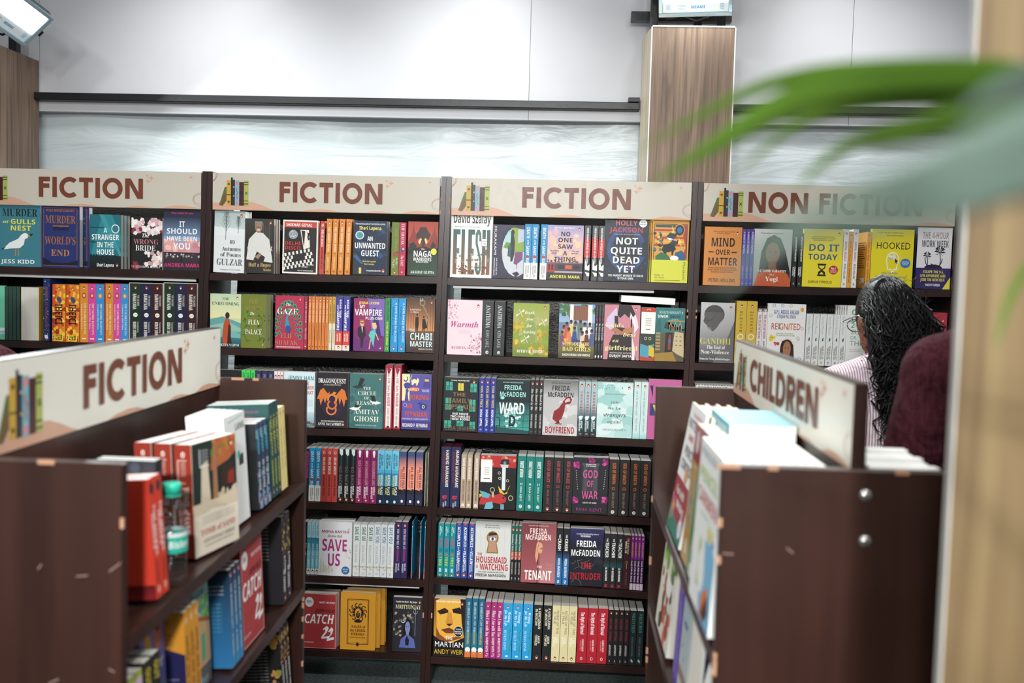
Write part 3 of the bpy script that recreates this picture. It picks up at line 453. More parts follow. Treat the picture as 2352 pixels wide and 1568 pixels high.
B('anyone', 'dark purple spine with pink lower words', '2e2550', None, [], [KS(6, 50, 2), T('YOU HAD ME AT', 30, 50, 36, 36, 'e2dce8', 'R'), T('ANNYEONG', 59, 50, 22, 34, 'b03a8a'), T('MALINI', 80, 68, 13, 24, 'd9d2e2'), T('BANERJEE', 82, 32, 16, 24, 'd9d2e2')])
B('moons', 'turquoise spine blending to pink and coral', '2ea0c4', None, [], [('gx', 40, 0, 78, 100, '2ea0c4', '6a5aa8'), ('p', '55 100 78 100 70 40 90 0 80 0 60 50', 'c84a9a'), ('r', 82, 0, 100, 100, 'dc8a90'), ('p', '74 0 84 0 86 60 80 40', '5fc8b8'), KS(7, 50, 2.4), T('THE SEVEN MOONS OF MAALI ALMEIDA', 52, 68, 76, 24), T('SHEHAN KARUNATILAKA', 50, 28, 46, 22, 'e6c84c'), ('r', 93, 30, 96, 70, 'f0d9dd')])
# -- second bookcase, bottom shelf
B('catch', 'red cover with large slanted white capitals', 'b03a3c', 'a23234', [
    ('l', '2 1 98 1 98 99 2 99 2 1', 1, 'd9cfc4'), ('e', 18, 84, 13, 9, 'e6e6e4'), T('50th', 17, 85, 14, 5, '4a4a4c'), T("WHAT'S THE CATCH?", 72, 84, 48, 3.6, 'f1ede8', 'M'), T('JOSEPH HELLER', 66, 69, 58, 6, '4a1214', 'M'), T('CATCH', 48, 54, 90, 17, 'f4f2ee', 'M'), ('p', '60 36 72 42 78 38 72 30 62 22 80 24 80 20 56 18 56 22 68 32 66 36 62 34', 'f4f2ee'), ('p', '76 32 86 40 92 36 88 28 78 20 94 22 94 18 72 14 73 18 84 28 82 34 79 30', 'f4f2ee'), T('BEST WAR NOVEL', 18, 11, 32, 2.4, 'e6d2cc')])
B('greek', 'golden yellow cover with a black snake-haired head', 'd6962a', 'cc8c22', [
    ('l', '20 10 80 10 80 88 20 88 20 10', 2, '2a2026'), ('l', '23 12 77 12 77 86 23 86 23 12', .7, '2a2026'), *[('o', 50+18*math.cos(a), 66+11*math.sin(a), 8, 5.4, 2.4, '231c22', a*57, a*57+260) for a in [i*.57-.6 for i in range(11)]], *[('e', 50+12*math.cos(a), 66+8*math.sin(a), 3.4, 2.4, '231c22') for a in [i*.628 for i in range(10)]], ('e', 50, 64, 9, 9, 'd6962a'), ('e', 50, 62, 6, 6, '231c22'), ('e', 46, 66, 2.2, 1.2, 'd6962a'), ('e', 54, 66, 2.2, 1.2, 'd6962a'), ('l', '50 66 50 60', 1.4, 'd6962a'), ('p', '38 50 46 54 54 54 62 50 56 48 44 48', '231c22'), T('TALES of', 51, 41, 40, 4.6, '2a1a14', 'R'), T('the GREEK', 50, 34.5, 44, 4.6, '2a1a14', 'R'), T('HEROES', 50, 28, 38, 4.6, '2a1a14', 'R'), T('ROGER LANCELYN GREEN', 50, 22, 44, 1.8, '5a3a14'), ('e', 50, 10, 4, 3.4, '2a2026')], hard=1)
B('mrityunjay', 'dark cover with a blue long-haired figure and skulls', '2a2830', '201e26', [
    ('n', 4, 30, 70, 74, 46, 4, 6, ['8a8272', '6e685c', 'a59c88', '4d483f'], 4), *face(52, 46, 12, '7a86b8', '1a1414', '5a68a8'), ('p', '44 22 50 30 58 22 56 12 46 12', '1e1a1e'), ('l', '78 80 78 30', 1.6, '9a9aa4'), ('o', 78, 76, 8, 6, 1.6, '9a9aa4', 180, 360), ('o', 36, 58, 8, 5, 2, 'cfd2da', 200, 380), T('Parakh Om Bhatt / Raj Javiya', 46, 92, 74, 3.2, 'e6e4dc'), T('MRITYUNJAY', 52, 83, 88, 7.5, 'e3d7a4', 'R'), ('k', 92, 92, 3.6)])
# -- third bookcase, top shelf
B('flesh', 'white hardback with giant picture-filled letters', 'eceae6', None, [
    T('David Szalay', 50, 93, 90, 14, '161616'), T('Brilliance on every page', 40, 80.5, 60, 2, '444', ' '), *[('g', a, 5, b, 76, '8a5a3c', '35605c') for a, b in ((6, 15), (26, 34), (42, 51), (76, 84), (87, 95))], ('r', 15, 68, 23, 76, '35605c'), ('r', 15, 38, 21, 46, '5a7a6c'), ('r', 34, 5, 39, 14, '8a5a3c'), ('r', 51, 68, 58, 76, '35605c'), ('r', 51, 38, 56, 46, '5a7a6c'), ('r', 51, 5, 58, 13, '8a5a3c'), ('r', 84, 36, 87, 45, '5a7a6c'), ('p', '73 70 69 76 64 76 60 70 60 54 70 28 70 14 68 11 66 14 66 24 60 24 60 12 64 5 70 5 74 12 74 30 65 55 65 66 67 70 69 66 69 58 73 58', '4a6c66'), ('n', 8, 6, 92, 20, 60, 1.2, 2.6, ['8c3a22', 'a85a34', '3a2420', '5c4038'], 5), ('n', 8, 24, 92, 40, 24, 2, 4, ['8a8468', 'a09470', '6c7a68'], 6), ('r', 74, 50, 88, 62, 'f2f2f0'), ('l', '74 50 88 50 88 62 74 62 74 50', .8, '3a3a3a'), T('The Booker Prize', 81, 58, 11, 1.6, '222'), T('2025', 81, 54, 8, 1.6, '222')], hard=1)
B('city', 'indigo cover with a round window and a green room', '2d2844', '2d2844', [
    ('e', 76, 50, 46, 46, 'cfd0d4'), ('p', '58 94 100 100 100 50 62 50', '8aa63a'), ('p', '36 68 34 58 60 52 60 92 48 88', 'a9d4d0'), ('p', '34 58 44 68 58 66 58 54', '6a8f3a'), ('p', '80 92 100 92 100 70 80 66', 'b9c2d4'), ('p', '58 84 66 84 70 70 70 46 64 32 58 32 56 60', '24202c'), ('e', 63, 86, 6, 5, '24202c'), ('p', '50 62 60 60 58 40 48 42', '2f5a58'), ('p', '68 28 72 50 96 50 96 36 80 28 80 18 78 18 78 26', '7a4a74'), ('p', '64 10 80 14 88 8 76 4', '22202a'), *[('l', p, .6, '5a5478') for p in ('18 10 18 40 30 52 20 62 28 80', '22 22 36 10 50 16', '20 84 60 88')], ('p', '30 100 100 100 100 92 60 96 40 88 31 70', '2d2844'),
    ('tv', 'MURAKAMI', 9, 70, 54, 8, 'f1efe9', ' '), ('tv', 'THE CITY AND ITS', 14, 22, 32, 4, 'e6e4e0'), ('tv', 'UNCERTAIN WALLS', 7, 22, 34, 4, 'e6e4e0')])
B('noone', 'sunset sky cover with a red train', 'b9a4c8', 'c9a0a8', [
    ('g', 0, 28, 100, 70, 'e6b48a', 'd8b4c0'), ('g', 0, 70, 100, 100, 'd8b4c0', '9a9ac8'), ('n', 0, 36, 100, 90, 22, 7, 14, ['dcb0b8', 'e2bca8', 'c0a4c4', 'e8c8a0'], 3), ('r', 0, 0, 100, 32, '33262c'), ('n', 0, 30, 100, 36, 24, 2, 4, ['4a3430'], 3), ('r', 0, 12, 100, 30, '4a3a42'), ('r', 0, 14, 22, 30, 'a8322a'), ('r', 4, 18, 9, 28, '3a1a1a'), ('r', 13, 18, 18, 28, '3a1a1a'), ('r', 52, 20, 70, 27, 'd85a34'), ('r', 30, 20, 48, 27, '221c22'), ('r', 74, 20, 92, 27, '221c22'), ('r', 0, 30, 100, 32, '6a6a92'), ('r', 22, 13, 100, 16, 'b9a4b0'), ('r', 0, 0, 100, 12, '2a2226'),
    T('THE NO.1 BESTSELLER', 47, 95, 58, 2.6), *tl('1c1a20', ('NO', 84, 28, 8), ('ONE', 73, 42, 8), ('SAW', 61, 42, 8), ('A', 49, 11, 8), ('THING', 38, 62, 8)), T('Two children', 20, 53, 26, 2.4, '2a2226'), T('get on.', 20, 49, 16, 2.4, '2a2226'), T('Only one', 78, 53, 20, 2.4, '2a2226'), T('gets off...', 78, 49, 20, 2.4, '2a2226'), T('ANDREA MARA', 51, 6, 84, 5.5, 'e9e24c'), K])
B('novelist', 'charcoal spine with a red band and black-white foot', '4a4c50', None, [], [('r', 24, 0, 58, 100, 'c22f34'), ('p', '20 0 24 0 24 100 28 100', 'c22f34'), ('r', 58, 0, 92, 100, '1c1c1e'), ('p', '60 20 74 60 70 100 82 100 80 20', 'eae8e4'), ('p', '84 20 92 60 92 100 86 100', 'eae8e4'), T('HARUKI MURAKAMI', 17, 50, 26, 34), T('NOVELIST AS A VOCATION', 50, 50, 38, 34), ('r', 92, 0, 100, 100, '4a4c50')])
B('notquite', 'large dark hardback with white capitals in a blue ring', '1f2634', '2a3040', [
    ('o', 50, 52, 44, 36, 8, '2c4a78', 20, 340), ('o', 50, 52, 36, 30, 4, '24406a', -40, 300), ('n', 4, 10, 96, 90, 70, .6, 1.6, ['3a5c8c', '2a3c5c', '4a78a8'], 6), ('n', 20, 0, 80, 14, 50, .6, 1.4, ['3a6aa0', '2c4c78'], 7), T('HOLLY', 48, 94, 50, 8, 'c96a68'), T('JACKSON', 49, 83, 76, 8, 'b9474a'), ('e', 86, 94, 9, 6.4, 'f0efec'), T('Not for', 86, 95.5, 11, 1.8, '333'), T('younger readers', 86, 92.5, 14, 1.8, '333'), T('A roller coaster ride of page-turning suspense', 50, 76, 60, 1.8, 'cfd4da', ' '), *tl('f2f1ee', ('NOT', 65, 52, 11), ('QUITE', 49.5, 74, 11), ('DEAD', 34.5, 64, 11), ('YET', 20, 42, 11)), T('THE HARDEST MURDER TO SOLVE', 50, 9.5, 80, 3.4), T('IS YOUR OWN', 50, 5, 36, 3.4), ('n', 30, 16, 70, 70, 16, .8, 1.8, ['c23a3a'], 9)], hard=1)
B('kafka', 'orange and lime cover with patterned black cat scene', 'd79a3a', 'b9a03a', [
    ('r', 0, 0, 100, 36, 'd2d240'), ('l', '5 36 5 93 95 93 95 36', 1.6, '1e2a34'), ('r', 8, 88, 80, 92, '1e4a50'), *[('r', 6, y, 88, y+3, c) for y, c in ((82, 'b23a2e'), (76, 'e2b04a'), (70, 'b23a2e'), (64, 'e2b04a'), (58, 'b23a2e'))], ('n', 4, 50, 26, 80, 18, 3, 6, ['b23a2e', 'e2c24a', '1e2a34', '2a7a84'], 4), ('p', '78 92 94 92 94 38 80 38 92 56', 'a8322e'), ('e', 74, 84, 14, 10, '1e2a34'), ('o', 74, 84, 14, 10, 2, 'd79a3a'), ('e', 74, 84, 7, 5, '2f6aa0'), ('p', '52 92 60 80 56 80 62 72 50 82 55 82', 'ead24a'), ('p', '72 72 82 64 76 64 84 56 68 66 74 66', 'ead24a'),
    ('p', '36 72 48 80 62 78 68 84 66 74 56 68 44 68', '2a3440'), ('p', '38 72 50 71 58 69 46 67.6', 'eef0ee'), ('p', '46 62 56 68 66 66 72 70 70 62 60 58 50 58', '2a3440'), ('p', '26 52 32 60 44 62 60 60 66 54 60 50 58 44 54 44 54 50 40 48 36 40 32 40 32 48', '15181a'), ('l', '32 56 26 64 30 70', 2, '15181a'), ('p', '10 42 24 48 40 46 52 38 52 36 10 36', '2f6a3c'), ('p', '62 36 64 48 82 52 92 44 92 36', '1e5a80'), ('e', 62, 39, 12, 4, 'f0efe6'), ('r', 0, 0, 100, 36, 'd2d240'), T('Kafka on', 22, 12, 26, 3.2, '4a4a2a', ' '), T('the Shore', 23, 8, 28, 3.2, '4a4a2a', ' '), ('r', 10, 3, 80, 3.8, '2a2a1a'), ('tv', 'Murakami', 90, 19, 29, 7, '3a3a22', ' ')], gl=0)
# -- third bookcase, second shelf
B('warmth', 'pale pink cover with blossoms and brush script', 'ecd3da', 'ddb0c0', [('n', 0, 66, 30, 100, 44, 1.4, 3, ['d99cb0', 'c87a94', 'e8bcc8', 'b5889a'], 3), ('n', 66, 4, 100, 40, 60, 1.4, 3, ['d99cb0', 'c87a94', 'e8bcc8', '9a6a7c'], 4), ('l', '2 100 10 84 6 70', .8, '9a6a7c'), ('l', '96 4 88 24 94 40', .8, '9a6a7c'), T('Warmth', 50, 56, 82, 11, 'b8327c', 'I'), T('words for anyone', 50, 44, 32, 2, 'c890a4', ' '), T('trying to move on', 50, 40.5, 34, 2, 'c890a4', ' '), T('RITHVIK SINGH', 52, 13, 78, 4.6, 'b0527c', 'r'), ('k', 88, 90, 3.6)])
B('anathema', 'black spine with spiky pale title', '2a2b2d', '2a2b2d', [('n', 20, 10, 100, 90, 20, 4, 9, ['1f3236', '182224', '2a4248'], 3), T('ANATHEMA', 50, 22, 80, 12, '5a6a70')], [T('ANATHEMA', 28, 52, 42, 42, 'c9cac8', 'R'), T('KERI LAKE', 69, 50, 32, 32, 'a9aaa8', ' '), ('e', 94, 50, 3, 14, 'e9e9e6'), ('o', 94, 50, 1.8, 9, .8, '222')])
B('thankyou', 'lime cover with painted flowers and dragonflies', '8a9c34', '9aa83c', [
    ('g', 0, 60, 100, 100, 'b0a86a', '93a63a'), ('g', 0, 0, 100, 30, '6a7c30', '93a03a'), ('n', 20, 30, 80, 80, 20, 8, 14, ['a3a23c', '9aa84a', '8c9c40', 'a9b06a'], 3), *[('n', x, y, x+w, y+w*.6, 16, 5, 9, ['c9b03c', 'd6c24a', 'b39a2c', 'a48a28'], i) for i, (x, y, w) in enumerate(((0, 48, 26), (72, 6, 26), (66, 34, 24), (50, 8, 14), (2, 22, 12)))], ('p', '30 26 30 56 40 70 50 72 60 68 68 56 68 26', '97a55a'), ('p', '35 26 35 54 43 65 50 67 58 64 63 54 63 26', '8a9a4a'), *[o for x, y in ((20, 82), (84, 66), (36, 34)) for o in (('p', f'{x} {y} {x-12} {y-4} {x-12} {y-8}', 'eae9d4'), ('p', f'{x} {y} {x+8} {y+7} {x+11} {y+3}', 'eae9d4'), ('l', f'{x-4} {y+6} {x+6} {y-8}', 1.2, 'eae9d4'))],
    T('thank', 46, 83, 28, 6, 'f4f2e6', 'r'), T('you', 46, 71, 18, 5, 'f4f2e6', 'r'), T('for', 46, 59, 14, 6, 'f4f2e6', 'I'), T('leaving', 46, 47, 34, 6, 'f4f2e6', 'r'), T('RITHVIK SINGH', 50, 10.5, 76, 5.5, 'f4f2e6', 'R'), K])
_ppl = [o for i, (x, y, c) in enumerate(((14, 52, 'd8b05a'), (22, 58, 'c25a4a'), (34, 62, 'e2c27a'), (46, 60, '8cb0a8'), (60, 62, '5a7a5a'), (72, 58, 'e9e6de'), (86, 58, 'efece6'), (10, 42, '7a4a6a'), (92, 46, '4a5a8a'), (28, 48, 'd9804a'), (62, 48, '9a7aa8'), (78, 44, '6a2a24'), (66, 42, 'd8c8a0'), (44, 50, '2f4a8c'))) for o in (('p', f'{x-5} {y} {x+5} {y} {x+8} {y-22} {x-8} {y-22}', c), ('e', x, y+4.5, 4, 4, '7a523a'), ('e', x, y+6.5, 4, 2.6, '1f1614'))]
B('school', 'village cover with a crowd of painted women', '6f7f9a', '8a8a5a', [
    ('g', 0, 66, 100, 100, '9ab4d0', '6f9ac8'), ('n', 0, 72, 100, 100, 40, 5, 9, ['3f6a3a', '4f7a44', '2f5432'], 3), ('r', 28, 70, 80, 97, '8a5a44'), *[('r', x, 72, x+1.4, 97, '7a4a36') for x in range(30, 80, 5)], ('r', 30, 60, 40, 99, 'ece8e0'), ('r', 80, 60, 92, 99, 'ece8e0'), ('r', 0, 0, 100, 44, '7c7a3e'), ('g', 0, 0, 100, 30, '4a3f24', '7c7a3e'), *_ppl, ('e', 49, 32, 12, 3, '24407c'), ('e', 72, 30, 9, 3, '6a2a24'), T('THE', 20, 34.5, 14, 3.6, 'e9d480', 'R'), T('SCHOOL FOR', 48, 27, 76, 7, 'e9d480', 'R'), T('BAD GIRLS', 51, 17.5, 80, 8, 'e9d480', 'R'), T('MADHURIMA VIDYARTHI', 50, 6.5, 78, 4.4, 'f4f0e6')])
B('nature', 'thin black spine with pink script', '201e20', None, [], [T('DURJOY DATTA', 12, 50, 18, 44, '6a6668'), ('l', '24 40 30 60', 1, 'd83a6a'), T('The Nature of Goodbye', 50, 50, 32, 60, 'e9e2e4', 'I'), T('KAVITA', 78, 50, 12, 40, '6a6668'), ('e', 95, 50, 2.4, 26, 'e9e9e6')])
B('girlfriend', 'rose pink cover with an embracing woman from behind', 'c9848e', 'c9848e', [
    ('p', '18 84 34 96 40 60 18 54 4 62 8 76', 'd3c0dc'), ('p', '84 62 70 78 80 92 92 74 96 60 84 48', 'e9dce4'), ('p', '40 100 74 100 86 84 80 78 72 88 70 76 56 84 44 76 36 82', '241c20'), ('p', '28 80 38 80 40 60 74 56 74 80 78 72 78 48 30 48', '2c2428'), ('p', '18 54 50 44 74 50 76 56 50 52 30 60', 'b0744f'), ('p', '82 52 60 46 52 54 60 58 84 60', 'b57c56'), ('p', '26 46 76 46 92 0 12 0 16 30', '2c2428'), ('p', '78 46 88 20 88 0 80 0', 'e9dce4'), T("world's", 29, 63, 52, 7, 'ecdf9e', 'R'), T('best', 72, 46.5, 36, 7, 'ecdf9e', 'I'), T('ex', 34, 35.5, 18, 6.5, 'ecdf9e', 'I'), T('girlfriend', 50, 22, 92, 8.5, 'ecdf9e', 'R'), T('BESTSELLING AUTHOR', 48, 12.5, 60, 2, 'd9d0d2'), T('DURJOY DATTA', 48, 7, 62, 4.6, 'f4efe9'), K])
B('lyingwhite', 'white paperback lying across the book tops', 'e8e6e0', pg='whitepages')
B('windsp', 'thick spine with red cap and white label', '2c3a34', 'efece6', [], [('r', 0, 0, 8, 100, 'b8302c'), ('o', 4, 50, 2, 14, 1, 'e9c84a', 60, 300), *[T(t, 24+i*3.6, 50, 2.6, 34, '6a6a6a') if 0 else ('r', 20+i*4, 30, 21.4+i*4, 70, 'a9a6a0') for i, t in enumerate('abcd')], ('r', 40, 34, 41.6, 66, '5a5856'), ('r', 49, 0, 100, 100, '2f3c30'), ('o', 58, 35, 3, 10, 1.2, 'b9b49a'), ('o', 58, 65, 3, 10, 1.2, 'b9b49a'), ('p', '68 0 72 50 68 100 94 60 92 0', '4a9ab0'), ('p', '70 60 76 100 94 100 90 60', 'd2b53c'), ('p', '92 0 94 60 92 100 100 100 100 0', 'b8402c')])
B('delhi', 'teal cover with a sandstone fort and arcade', '2c7474', '2a6a6a', [
    ('p', '0 0 0 44 30 54 100 56 100 0', '5a5238'), ('p', '30 64 34 72 44 74 44 58 100 58 100 62 30 62', '3c3426'), *[('p', f'{x} 58 {x} 66 {x+6} 74 {x+12} 66 {x+12} 58', 'b09a6c') for x in (46, 62, 78)], ('r', 42, 74, 100, 77, '9a875c'), *[('p', f'{x+2} 58 {x+2} 65 {x+6} 71 {x+10} 65 {x+10} 58', '1f2826') for x in (46, 62, 78)], ('p', '0 60 4 74 12 80 18 74 20 58 20 40 0 40', '2f6060'), *[('r', 2, y, 18, y+4, 'a58a5a') for y in range(20, 56, 6)], ('p', '34 16 36 54 60 54 60 16', '241f1c'), ('p', '44 22 46 50 54 50 54 22', '8a3a2a'), ('r', 46, 34, 53, 42, '3c6a8c'), ('p', '60 20 66 56 96 54 100 22 100 8 76 14', 'c2b08a'), *[('r', x, y, x+6, y+1.4, '5a4c34') for x in (70, 84) for y in (46, 38, 30)], ('p', '0 0 0 14 60 18 76 0', '9c7c34'), T('KHUSHWANT', 48, 91.5, 74, 5, '9ac4bc'), T('SINGH', 24, 84, 36, 5, 'f1efe6'), T('DELHI', 66, 84, 36, 5, '173a3a'), T('A NOVEL', 66, 78.5, 24, 2.6, '9ac4bc'), ('k', 90, 92, 3.4)])
# -- third bookcase, third shelf
def win(x, y, w, h, c='3fa58e', m='143a34'): return [('r', x, y, x+w, y+h, c), ('r', x+w*.46, y, x+w*.54, y+h, m), ('r', x, y+h*.47, x+w, y+h*.53, m), ('r', x+w*.1, y+h*.08, x+w*.42, y+h*.44, '2a7a6a')]
B('family', 'dark brick cover with glowing green windows', '1c2024', '1a1d21', [*[('r', 0, y, 100, y+.5, '2c3236') for y in range(4, 100, 3)], *win(6, 76, 20, 16), *win(78, 74, 18, 16), ('r', 42, 76, 58, 90, 'd8c84a'), ('r', 49.4, 76, 50.6, 90, '5a5a2a'), *win(6, 40, 16, 22), *win(76, 38, 18, 22), *win(42, 38, 16, 10), *win(4, 6, 20, 14), *win(78, 5, 16, 14), *win(40, 10, 20, 10), T('THE', 46, 69, 38, 7, '8a6a46'), T('FAMILY', 48, 57.5, 66, 8.5, '8a6a46'), T('UPSTAIRS', 52, 46, 88, 8.5, '8a6a46'), *tl('f2f2ee', ('ONE HOUSE', 33, 48, 4), ('TWO FAMILIES', 28, 58, 4), ('THREE BODIES', 23, 58, 4)), T('LISA JEWELL', 50, 6, 88, 7, '6a5640'), T("'A twisty, engrossing story'", 48, 95, 54, 2.4), K])
B('foolme', 'royal blue spine with yellow title', '27348c', None, [], [KS(7, 50, 2), T('FOOL ME TWICE', 34, 50, 40, 42, 'e3cf4a'), T('NONA UPPAL', 73, 50, 32, 42, 'eef0f4'), ('r', 93, 30, 96, 70, '8a92c4')])
B('ward', 'dark teal cover with white capitals, tiled cell', '122226', '122226', [('g', 0, 0, 100, 60, '3fa49c', '12282c'), ('n', 30, 14, 74, 50, 60, 3, 7, ['cfe9e4', '8ac8c0', '5aa8a0'], 5), *[('r', x, 0, x+.8, 62, '0e1c20') for x in (12, 28, 46, 64, 82)], *[('r', 0, y, 100, y+.5, '0e1c20') for y in (12, 24, 36, 48, 60)], ('p', '0 0 100 0 100 6 0 12', '1c4c4c'), ('l', '2 14 14 14 14 28 2 30', 2.4, '10282a'), ('l', '4 14 4 4', 2, '10282a'), ('e', 20, 66, 6, 3, '8ae0d8'), T('FROM SUNDAY TIMES BESTSELLING AUTHOR', 50, 95, 60, 2, 'a9d4d0'), T('FREIDA', 50, 85.5, 52, 9, 'a4dcd6'), T('McFADDEN', 50, 73, 78, 9, 'a4dcd6'), T('WARD', 49, 47, 76, 21, 'eef2f0'), T('D', 50, 24, 24, 21, '12282c')])
B('stood', 'thin black spine with white script', '232224', None, [], [KS(7, 50, 1.8), T('She Stood by Me', 36, 50, 40, 52, 'e9e6e0', 'I'), T('TARUN VIKASH', 75, 50, 26, 40, 'cfccc8'), ('r', 93, 30, 96, 70, '5a5858')])
B('boyfriend', 'grey-white cover with a bloody red tie', 'bdbab8', 'c9c6c4', [('g', 0, 70, 100, 100, 'b4b2b2', '6e6c6c'), ('n', 0, 8, 100, 70, 24, 12, 22, ['c9c7c6', 'd6d4d3', 'b9b7b6', 'cfcccb'], 4), ('p', '66 70 76 72 84 66 78 58 60 56 56 62 62 66', '8c2228'), ('p', '70 68 76 68 78 63 64 60 62 63', 'c4c1c0'), ('p', '56 60 64 56 62 44 54 30 40 24 28 30 32 44 46 50', '8c2228'), ('p', '46 30 40 24 34 20 50 22', '7a181e'), *[('l', f'{34+i*6} {28+i*3} {30+i*8} {40+i*4}', .8, '6a151b') for i in range(4)], T('FROM SUNDAY TIMES BESTSELLING AUTHOR', 50, 95, 56, 2, '3a3a3a'), T('FREIDA', 50, 86, 52, 9, '1e1c1e'), T('McFADDEN', 50, 74, 76, 9, '1e1c1e'), T('THE', 48, 21, 16, 3.6, '8c2228'), T('BOYFRIEND', 50, 10, 86, 12, 'a01f28')])
B('drowning', 'grey-teal spine with stacked red letters', 'a4bcc0', None, [], [('gx', 40, 0, 66, 100, 'a4bcc0', '2a5a62'), ('r', 66, 0, 88, 100, '1f4a52'), ('r', 88, 0, 100, 100, '26282c'), KS(7, 50, 2.4), *[('t', ch, 20+i*5.4, 50, 4.2, 40, 'b8323a', 'B') for i, ch in enumerate('DROWNING')], ('n', 62, 30, 70, 70, 8, 1.5, 3, ['e2ecec'], 3), T('NIDHI', 78, 66, 14, 26), T('UPADHYAY', 80, 32, 22, 26), ('r', 94, 30, 96, 70, '8a8a8a')])
B('strangers', 'pale aqua watercolour cover with grey lettering', 'c4dcd8', 'c9dedb', [('n', 0, 0, 100, 100, 26, 14, 26, ['b0d4cf', 'c9e2de', 'd6e6e2', '9ccac4', 'bcdad6'], 5), ('n', 10, 88, 70, 98, 26, .8, 2, ['4a6a74', '7a9aa0', 'e2eeec'], 6), T('NATIONAL BESTSELLER', 50, 79, 62, 2.2, '7a9090'), T('can', 49, 65, 22, 6, '4f6668', 'r'), T('we be', 49, 54, 38, 6, '4f6668', 'r'), T('strangers', 50, 42, 64, 8, '42585a', 'I'), T('again?', 50, 29.5, 40, 6.5, '4f6668', 'r'), T('SHRIJEET SHANDILYA', 51, 14.5, 68, 3.4, '5a7072', 'r'), ('k', 88, 91, 3.6)], [KS(8, 50, 2.2), T('can we be strangers again?', 38, 50, 44, 30, '6a8486', 'r'), T('SHRIJEET SHANDILYA', 76, 50, 26, 24, '6a8486', 'r'), ('gx', 88, 0, 100, 100, 'c9dedb', '8ec8c4')])
B('pinkbook', 'magenta cover half hidden by the island panel', 'bf5c94', None, [('r', 6, 40, 60, 60, '3a3a6a'), ('p', '4 90 14 90 14 70', '2a2a4a'), ('p', '14 58 30 58 24 44', 'd9c84a')])
# -- third bookcase, fourth shelf
B('norwegian', 'navy hardback spine with cream and red capitals', '20264c', None, [], [T('HARUKI MURAKAMI', 36, 66, 62, 32, 'e9ddc4'), T('NORWEGIAN WOOD', 34, 28, 52, 28, '8c2a3a', ' '), ('n', 80, 30, 88, 70, 9, 1.2, 2.4, ['b8303c'], 3), T('VINTAGE', 94, 60, 8, 16, 'cfd0d8'), T('CLASSICS', 96.5, 38, 8, 16, 'cfd0d8')], hard=1, pg='redpages')
B('menwithout', 'slim beige spine with white capitals', 'b39c86', None, [], [T('HARUKI MURAKAMI', 26, 50, 40, 48, 'ece4da'), T('MEN WITHOUT WOMEN', 68, 50, 38, 40, '5a4638'), ('r', 92, 25, 97, 75, 'e2d8cc')])
B('bird', 'black cover with red bird and telephone', '1d1b1c', '1d1b1c', [('r', 0, 78, 100, 100, 'b52c2c'), ('n', 4, 80, 96, 98, 26, 4, 7, ['c8564c', 'b93a36', 'd49a84'], 3), ('r', 2, 50, 34, 92, 'eeece8'), *[('r', 12, y, 26, y+1.4, 'b9b6b0') for y in (76, 72, 68, 64)], ('r', 10, 56, 28, 57.6, '55534f'), ('e', 29, 54, 1.2, .9, 'b8302c'), ('p', '56 86 60 94 80 94 82 86 80 84 58 84', '2a2628'), ('e', 69, 87, 4, 3, '8a8688'), ('p', '56 84 60 78 78 78 80 84', 'ccc9c6'), ('r', 62, 36, 72, 79, 'd9e0e4'), *[('o', x, y, 4, 2.6, 1.2, 'd8d2b8') for x, y in ((54, 68), (56, 58), (78, 54))], ('p', '52 44 56 32 68 28 78 30 80 40 86 46 78 34 70 30 62 36', 'd9b53a'), ('p', '0 8 6 30 40 26 60 30 76 22 74 14 60 10 40 12 20 8', 'b83436'), ('p', '0 34 14 32 30 28 26 20 8 22', '5fa6b8'), ('p', '14 0 20 12 36 14 40 4 34 0', '6fb0bc'), ('p', '0 20 0 28 8 26', 'd9b53a'), ('e', 68, 22, 3, 2.2, '3a2a24'), ('o', 36, 36, 7, 5, 2, 'b5ac8c'), ('o', 88, 22, 7, 5, 2, 'b5ac8c'), ('p', '34 32 40 32 42 22 36 22', 'b5ac8c'), ('r', 60, 0, 70, 10, '6f9aa4')], pg='whitepages')
B('venom', 'teal green spine with white condensed title', '14786e', None, [], [T('SWEET VENOM', 24, 50, 30, 42), ('r', 49, 38, 53, 44, 'e6efec'), ('r', 49, 56, 53, 62, 'e6efec'), T('RINA KENT', 69, 50, 27, 26, 'dfeae6', ' '), ('e', 92, 50, 3.2, 18, 'eef2f0'), ('o', 92, 50, 2, 11, .8, '14786e')], pg='whitepages')
B('malice', 'black spine with crimson title', '232123', None, [], [T('GOD OF MALICE', 26, 50, 40, 34, 'b9484a'), ('o', 53, 50, 2.6, 16, .8, 'b9484a'), T('RINA KENT', 73, 50, 27, 24, '9a5a5a', ' '), ('ks', 94, 50, 2.6)], pg='whitepages')
B('godofwar', 'black cover with pink capitals and magenta dahlias', '242226', '242226', [('r', 26, 40, 72, 90, '3a383c'), ('r', 30, 40, 40, 88, '4a484c'), ('r', 58, 40, 68, 88, '4a484c'), ('r', 24, 86, 74, 90, '4f4d52'), *[('n', x, y, x+12, y+8, 26, 3.4, 6, ['a82c7c', '8c1f64', 'c2509a', '701a50'], i) for i, (x, y) in enumerate(((2, 82), (46, 92), (84, 88), (2, 20), (86, 22)))], *[('e', 8+i*.7, 76-i*4, 1.1, .8, 'c9c6c9') for i in range(9)], *[('e', 92-i*.5, 78-i*4, 1.1, .8, 'c9c6c9') for i in range(9)], T('THE MAN I HATE', 50, 88, 30, 1.8), T('IS MY HUSBAND', 50, 85, 28, 1.8), T('GOD', 49, 71, 44, 14, 'c2588e'), T('OF', 49, 54, 20, 11, 'c2588e'), T('WAR', 49, 34, 46, 14, 'c2588e'), T('LEGACY OF GODS', 49, 20, 40, 2.6, 'd9d4d8'), T('RINA KENT', 48, 8, 76, 6, '8c3a72', ' ')], pg='whitepages')
